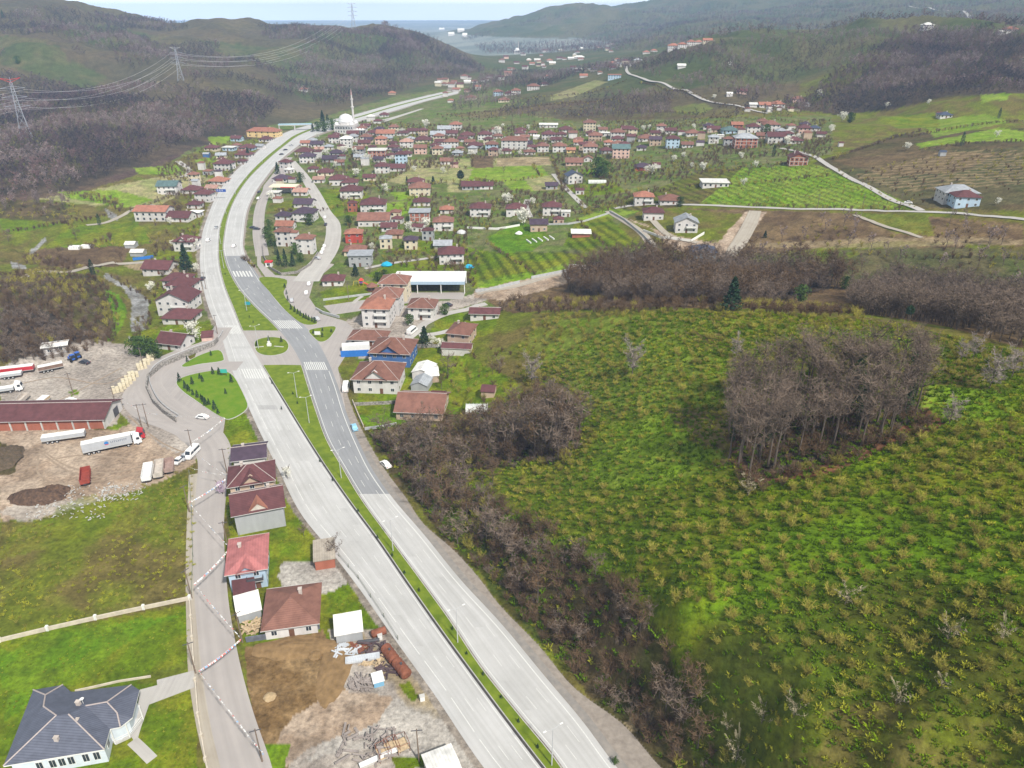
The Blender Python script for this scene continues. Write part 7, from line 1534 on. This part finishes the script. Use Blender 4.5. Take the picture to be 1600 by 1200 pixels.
# ------------------------------------------------------------------ trees of the village and gardens
HP = [(o.location.x, o.location.y) for o in SC.objects if o.type == 'EMPTY' and o.get('category') in ('house', 'hall', 'building', 'garage', 'barn', 'shed')]
HPA = np.array(HP)
BL = [(303,534,26),(267,352,10),(305,392,14),(307,426,12),(272,387,9),(236,457,12),(640,364,14),(664,358,12),(602,302,12),(582,392,10),(575,257,11),(539,242,9),(557,277,9),(556,243,8),(613,253,8),(693,272,8),(665,201,9),(630,211,7),(511,245,9),(496,217,6),(537,241,8),
 (776,213,10),(782,244,9),(813,245,8),(827,241,8),(825,204,7),(786,201,6),(793,320,12),(818,352,18),(833,320,8),(1019,273,12),(1010,271,9),(935,203,5),(1014,202,5),(1034,211,7),(1053,252,6),(1068,248,8),(1054,251,7),(1158,249,8),(1108,210,7),(1280,153,9),(1298,207,7),(1098,267,9),(1081,263,7),(1243,223,10),(1230,227,9),(1115,155,5),(1084,202,6),
 (1415,236,9),(1557,215,8),(1450,164,6),(1315,190,10),(1300,206,8),(1385,169,6),(1140,106,6),(1161,291,9),(1558,320,9),(675,541,14),(688,545,12),(421,762,14),(449,748,16),(425,313,9),(700,415,7),(590,275,7),(648,268,6),(735,245,7),(855,236,7),(1005,205,6),(1180,262,7),(524,262,7)]
def bzone(x, y):
    if x < 330 and y > 280: return 'left of the highway'
    if y < 188 or (x > 1270 and y < 200): return 'on the upper slopes'
    if x > 1300: return 'on the right hillside'
    if y > 500: return 'in the roadside gardens'
    if x < 560 and y < 320: return 'near the village street'
    if y < 262: return 'among the back rows of the village' if x < 760 else ('along the middle village row' if x < 1060 else 'in the right end of the village')
    return 'in the central gardens' if x < 760 else 'between the fields and the middle village'
ZB = {}
for b in BL: ZB.setdefault(bzone(b[0], b[1]), []).append(b)
for z_, L_ in ZB.items():
    L_.sort()
    for i, (x, y, hp) in enumerate(L_):
        plant_tree('bl', BLO, 'blossom_tree', 'white flowering tree %s, %s from left of %d' % (z_, ordinal(i, 0), len(L_)), 'blossom tree', x, y, hpx=hp * 1.5)
plant_tree('pk', [blossom(345, 5, 5, 800, PINKB)], 'blossom_tree', 'pale pink purple blossom tree beside the maroon roofed strip houses', 'blossom tree', 348, 772, hpx=24)
# dark firs and hedge at the truck yard, garden conifers
for i, (x, y, hp, k, lb) in enumerate([(215,555,24,'g','dark green hedge tree behind the cream sacks, leftmost'),(226,556,26,'g','dark green hedge tree behind the cream sacks, second'),(238,558,24,'g','dark green hedge tree behind the cream sacks, third'),(246,560,18,'g','dark green hedge tree behind the cream sacks, rightmost'),
 (437,415,20,'s','conifer in the rounded garden, left one'),(447,417,22,'s','conifer in the rounded garden, middle one'),(458,416,16,'s','conifer in the rounded garden, right one'),(432,398,16,'c','dark cypress left of the white apartment houses'),(470,410,12,'g','round green bush below the white apartment houses'),(462,397,14,'g','green tree between the white apartment houses'),
 (424,385,16,'g','dark hedge tree beside the service road, lower'),(418,372,14,'g','dark hedge tree beside the service road, middle'),(421,358,12,'g','dark hedge tree beside the service road, upper'),(484,352,14,'g','dark green tree behind the street corner house'),(434,272,14,'s','conifer at the far end of the service road'),(470,285,12,'g','green tree by the far village street'),
 (664,541,26,'s','tall dark fir beside the lane to the tan house'),(556,432,16,'s','dark conifer beside the small park house'),(590,440,12,'g','dark hedge in the small park'),(601,436,12,'g','second dark hedge in the small park'),(695,492,14,'g','dark bush on the lawn above the minibus lane'),(577,537,12,'g','round green bush before the low brown roofed house'),
 (582,345,14,'g','dark tree between the brick house and the white house'),(677,288,10,'s','small conifer in the village beside the fence'),(636,286,8,'s','small conifer by the yellow green field'),(388,246,12,'s','dark conifer beyond the overhead sign'),(363,272,12,'c','dark cypress beside the pale two-storey house'),(330,297,9,'g','low dark hedge behind the orange roof'),
 (545,352,12,'g','dark tree by the village street verge'),(608,440,9,'g','low dark hedge right of the park'),(961,1193,10,'g','dark green shrub on the verge beside the gravel at the bottom'),(590,500,10,'g','green bush below the orange roofed three-storey house'),(640,508,14,'g','dark green tree left of the balcony house'),(1062,323,12,'g','green tree beside the low white house'),(1045,390,6,'g','small green bush in the dirt lot')]):
    plant_tree('ev', dict(s=CON, g=GRN, p=PINE, c=CYP)[k], dict(s='fir_tree', g='green_tree', p='pine_tree', c='cypress_tree')[k], lb, 'tree', x, y, hpx=hp)
# little conifers on the junction islands
SM = [(281,597),(290,608),(295,612),(302,618),(309,622),(315,625),(318,629),(322,634),(327,633),(336,641),(341,647),(313,592),(317,597),(301,601),(362,598),(353,616),(333,585),(343,586)]
for i, (x, y) in enumerate(SM): plant_tree('sm', SMALLCON, 'small_conifer', 'little dark conifer on the large lawn island left of the highway', 'shrub', x, y, sc=rnd.uniform(.9, 1.5), group='conifers on the large lawn island')
for i, (x, y) in enumerate([(455,484),(461,488),(466,491),(470,494),(475,497),(479,499),(483,501),(488,503),(492,505),(445,450),(448,460),(450,470)]): plant_tree('sm', SMALLCON, 'small_conifer', 'little dark conifer in the row along the long island right of the highway', 'shrub', x, y, sc=rnd.uniform(.9, 1.2), group='conifers on the long island')
for i, (x, y) in enumerate([(490,522),(504,518),(504,527),(518,520),(402,541),(440,535),(420,533),(293,566),(330,556)]): plant_tree('sm', SMALLCON, 'small_conifer', ('rightmost ' if x == 330 else 'leftmost ' if x == 293 else '') + 'dark little shrub on the ' + ('rounded island right of the junction' if i < 4 else ('oval island in the junction' if i < 7 else 'narrow island left of the junction')), 'shrub', x, y, sc=rnd.uniform(.8, 1.1), group='shrubs on small islands %d' % (i // 4))
SAP = [(707,985),(729,1024),(755,1056),(783,1092),(810,1130),(840,1170),(613,870),(632,897),(655,925),(590,842),(560,800),(458,617),(465,632),(390,497),(396,505),(352,430),(425,600),(440,640),(500,722),(520,752)]
for i, (x, y) in enumerate(SAP): plant_tree('sp', SMALLCON, 'median_sapling', 'thin dark sapling planted in the grass median', 'sapling', x, y, sc=.55, group='saplings in the median')
# bare trees through the village
VP = [(250,262),(330,225),(420,208),(450,250),(560,190),(760,200),(880,190),(1060,190),(1290,190),(1300,240),(1260,255),(1080,275),(1000,320),(880,345),(780,345),(740,440),(560,440),(520,360),(470,280),(410,300),(400,240),(340,300),(320,420),(300,500),(240,500),(230,330)]
P = candidates(VP, 11, 1100, .5, 51, lambda X, Y, px, py: (fbm(X / 50, Y / 50, 57, 2) > .36))
ok = np.min(np.hypot(P[:, 0, None] - HPA[None, :, 0], P[:, 1, None] - HPA[None, :, 1]), 1) > 9
fld = np.zeros(len(P), bool)
for pg in [[(740,262),(832,258),(845,278),(770,285),(700,284),(600,300),(600,282),(640,264)],[(775,245),(862,244),(880,300),(790,300)],[(700,246),(770,246),(775,262),(700,262)],[(480,395),(530,395),(530,330),(500,270),(455,250),(440,250),(480,330)],[(380,400),(440,400),(430,320),(460,250),(430,240),(390,300)]]: fld |= inpoly(P[:, 3], P[:, 4], np.array(pg))
P = P[ok & ~fld]
g = np.random.RandomState(5); P = P[g.permutation(len(P))]; ind, rest = P[:150], P[150:]
for p in ind: plant_tree('mid', MID, 'bare_tree', 'small leafless garden tree among the village houses', 'tree', xyz=p[:3], sc=rnd.uniform(.45, .8), group='leafless garden trees in the village')
stuff('garden_scrub', rest, FSH + SCR[:2], .6, 1.1, 'bare garden bushes and hedges through the village', 'bushes', 52)
P = candidates(VP, 4.8, 1100, .5, 53, lambda X, Y, px, py: (fbm(X / 30, Y / 30, 58, 2) > .42)); ok = np.min(np.hypot(P[:, 0, None] - HPA[None, :, 0], P[:, 1, None] - HPA[None, :, 1]), 1) > 7.5
fld = np.zeros(len(P), bool)
for pg in [[(740,262),(832,258),(845,278),(770,285),(700,284),(600,300),(600,282),(640,264)],[(775,245),(862,244),(880,300),(790,300)],[(480,400),(540,400),(540,330),(500,265),(455,245),(435,250),(480,330)],[(380,400),(445,400),(430,320),(460,250),(430,240),(390,300)],[(730,360),(880,360),(880,390),(730,390)]]: fld |= inpoly(P[:, 3], P[:, 4], np.array(pg))
stuff('village_bushes', P[ok & ~fld], SCR, .6, 1.2, 'low bare bushes and hedges between the village plots', 'bushes', 54)
for i, (x, y, hp, lb) in enumerate([(787,270,11,'lone leafless tree in the bright green field'),(700,272,14,'tall bare poplar like tree left of the green field'),(707,262,18,'slim bare tree beside the pole in the green fields'),(120,376,26,'wide leafless tree between the two stream fields'),(77,412,22,'leafless tree at the corner of the brown field'),(14,378,20,'bare tree at the left edge of the meadows'),(60,475,42,'tall dark bare tree on the mound above the yard'),
   (190,408,16,'leaning bare tree at the farm track'),(475,838,26,'small bare fruit tree on the lawn below the grey walled house'),(524,873,40,'thin leaning bare tree behind the brick garage'),(700,585,38,'bare tree behind the two white sheds'),(770,585,30,'bare tree in the green garden, left of two'),(780,582,28,'bare tree in the green garden, right of two'),(690,608,30,'large bare tree right of the white sheds'),
   (1170,275,14,'round bare tree in the planted orchard field'),(1205,268,12,'small bare tree in the planted orchard field'),(1240,380,12,'bare tree on the scrub below the country road'),(1385,405,14,'bushy grey tree in the lower field'),(1345,425,28,'wide grey leafless tree below the lower field'),(1400,440,30,'tall grey leafless tree right of the wide one'),(1463,240,12,'dark bare tree on the right hillside near the hut')]):
    plant_tree('mid', MID, 'bare_tree', lb, 'tree', x, y, hpx=hp)
P = candidates([(690,560),(790,540),(850,570),(860,610),(760,640),(700,640),(690,600)], 5, 360, .5, 61); stuff('garden_scrub', P, HAZ + SCR[:1], .5, .9, 'small bare fruit bushes in the gardens right of the junction', 'bushes', 62)
P = candidates([(1100,318),(1160,262),(1270,258),(1440,328)], 6.2, 700, .25, 63); stuff('young_orchard', P, HAZ, .35, .6, 'rows of small saplings in the bright planted field', 'saplings', 64)
P = candidates([(745,255),(700,285),(590,300)], 6, 700, .25, 65)
P = visible(candidates([(1300,270),(1500,235),(1650,230),(1650,330),(1450,325)], 8, 760, .5, 66, lambda X, Y, px, py: fbm(X / 40, Y / 40, 59, 2) > .45)); stuff('hillside_scrub', P, FSH, .6, 1.0, 'loose scrub on the right hillside above the country road', 'scrub', 67)

# hedges along the plot edges
HG = [[(742,282),(770,285),(845,278)],[(832,258),(845,278)],[(700,246),(770,247),(862,243)],[(600,300),(640,290),(700,285)],[(640,262),(735,263)],[(738,242),(738,262)],[(862,244),(880,300)],[(730,360),(722,420),(742,450)],[(900,335),(1000,305),(1090,290),(1160,262),(1270,256)],[(1090,290),(1170,288),(1300,275)],
 [(610,300),(660,296)],[(600,396),(700,400)],[(900,345),(960,400)],[(760,380),(790,400),(840,432)],[(0,365),(60,356),(110,347)],[(205,330),(240,318),(330,285)],[(90,393),(205,384)],[(1420,215),(1500,200),(1600,190)],[(1440,235),(1520,225),(1600,222)],[(1300,250),(1400,215),(1440,205)],[(1050,190),(1200,188),(1300,190)],[(880,182),(1000,175),(1100,180)],
 [(0,430),(70,425),(150,420)],[(1170,322),(1250,325),(1420,328)],[(640,265),(600,285),(560,300)],[(1130,408),(1250,398),(1400,402),(1600,405)],[(700,180),(850,165),(1000,150)],[(760,160),(900,148),(980,125)],[(1000,130),(1100,155),(1170,168)],[(500,330),(560,318)],[(430,330),(460,330)],[(380,404),(400,420)]]
hp_ = []
for ln in HG:
    q = smooth_pts([hit3(*p).to_2d() for p in ln], 12)
    for a, b in zip(q[:-1], q[1:]):
        n = max(1, int((b - a).length / 2.2))
        for i in range(n):
            c = a.lerp(b, i / n); x, y = c.x + rnd.gauss(0, .6), c.y + rnd.gauss(0, .6); hp_.append((x, y, float(height(x, y)), 0, 0))
stuff('field_hedges', np.array(hp_), SCR + FSH, .6, 1.2, 'scrubby hedges along the edges of the plots', 'hedges', 70)

for i, (pg, sp_) in enumerate([([(-20,1010),(150,972),(297,942),(296,1040),(240,1052),(215,1060),(60,1075),(-20,1200)], 1.0), ([(238,1105),(300,1078),(318,1240),(245,1195)], .9), ([(352,650),(395,650),(425,695),(455,750),(380,830),(356,850)], 1.4), ([(380,835),(470,820),(520,855),(500,870),(440,860)], 1.1), ([(520,915),(560,910),(605,985),(520,975)], 1.1), ([(205,520),(330,505),(335,540),(300,552),(235,545)], 1.8), ([(354,760),(362,760),(380,990),(372,990)], .9)]):
    P = candidates(pg, sp_, 400, .5, 80 + i, lambda X, Y, px, py: fbm(X / 4, Y / 4, 66, 2) > .38)
    ok = np.min(np.hypot(P[:, 0, None] - HPA[None, :, 0], P[:, 1, None] - HPA[None, :, 1]), 1) > 7
    if len(P[ok]): stuff('lawn_grass', P[ok], TUFT, .2, .55, 'tufty grass of the garden lawns, patch %d' % (i + 1), 'grass', 90 + i)
# ------------------------------------------------------------------ air
hz = MB().box((0, 5800, 60), (34000, 12000, 244)); ho = hz.obj('haze', None)
hm = bpy.data.materials.new('haze'); hm.use_nodes = True; N, L = hm.node_tree.nodes, hm.node_tree.links
N.remove(N['Principled BSDF']); pv = N.new('ShaderNodeVolumePrincipled')
pv.inputs['Color'].default_value = (.45, .64, 1.0, 1); pv.inputs['Density'].default_value = 1.05e-4; pv.inputs['Anisotropy'].default_value = -.3
L.new(pv.outputs[0], N['Material Output'].inputs['Volume']); ho.data.materials.append(hm)
tag(ho, kind='stuff')
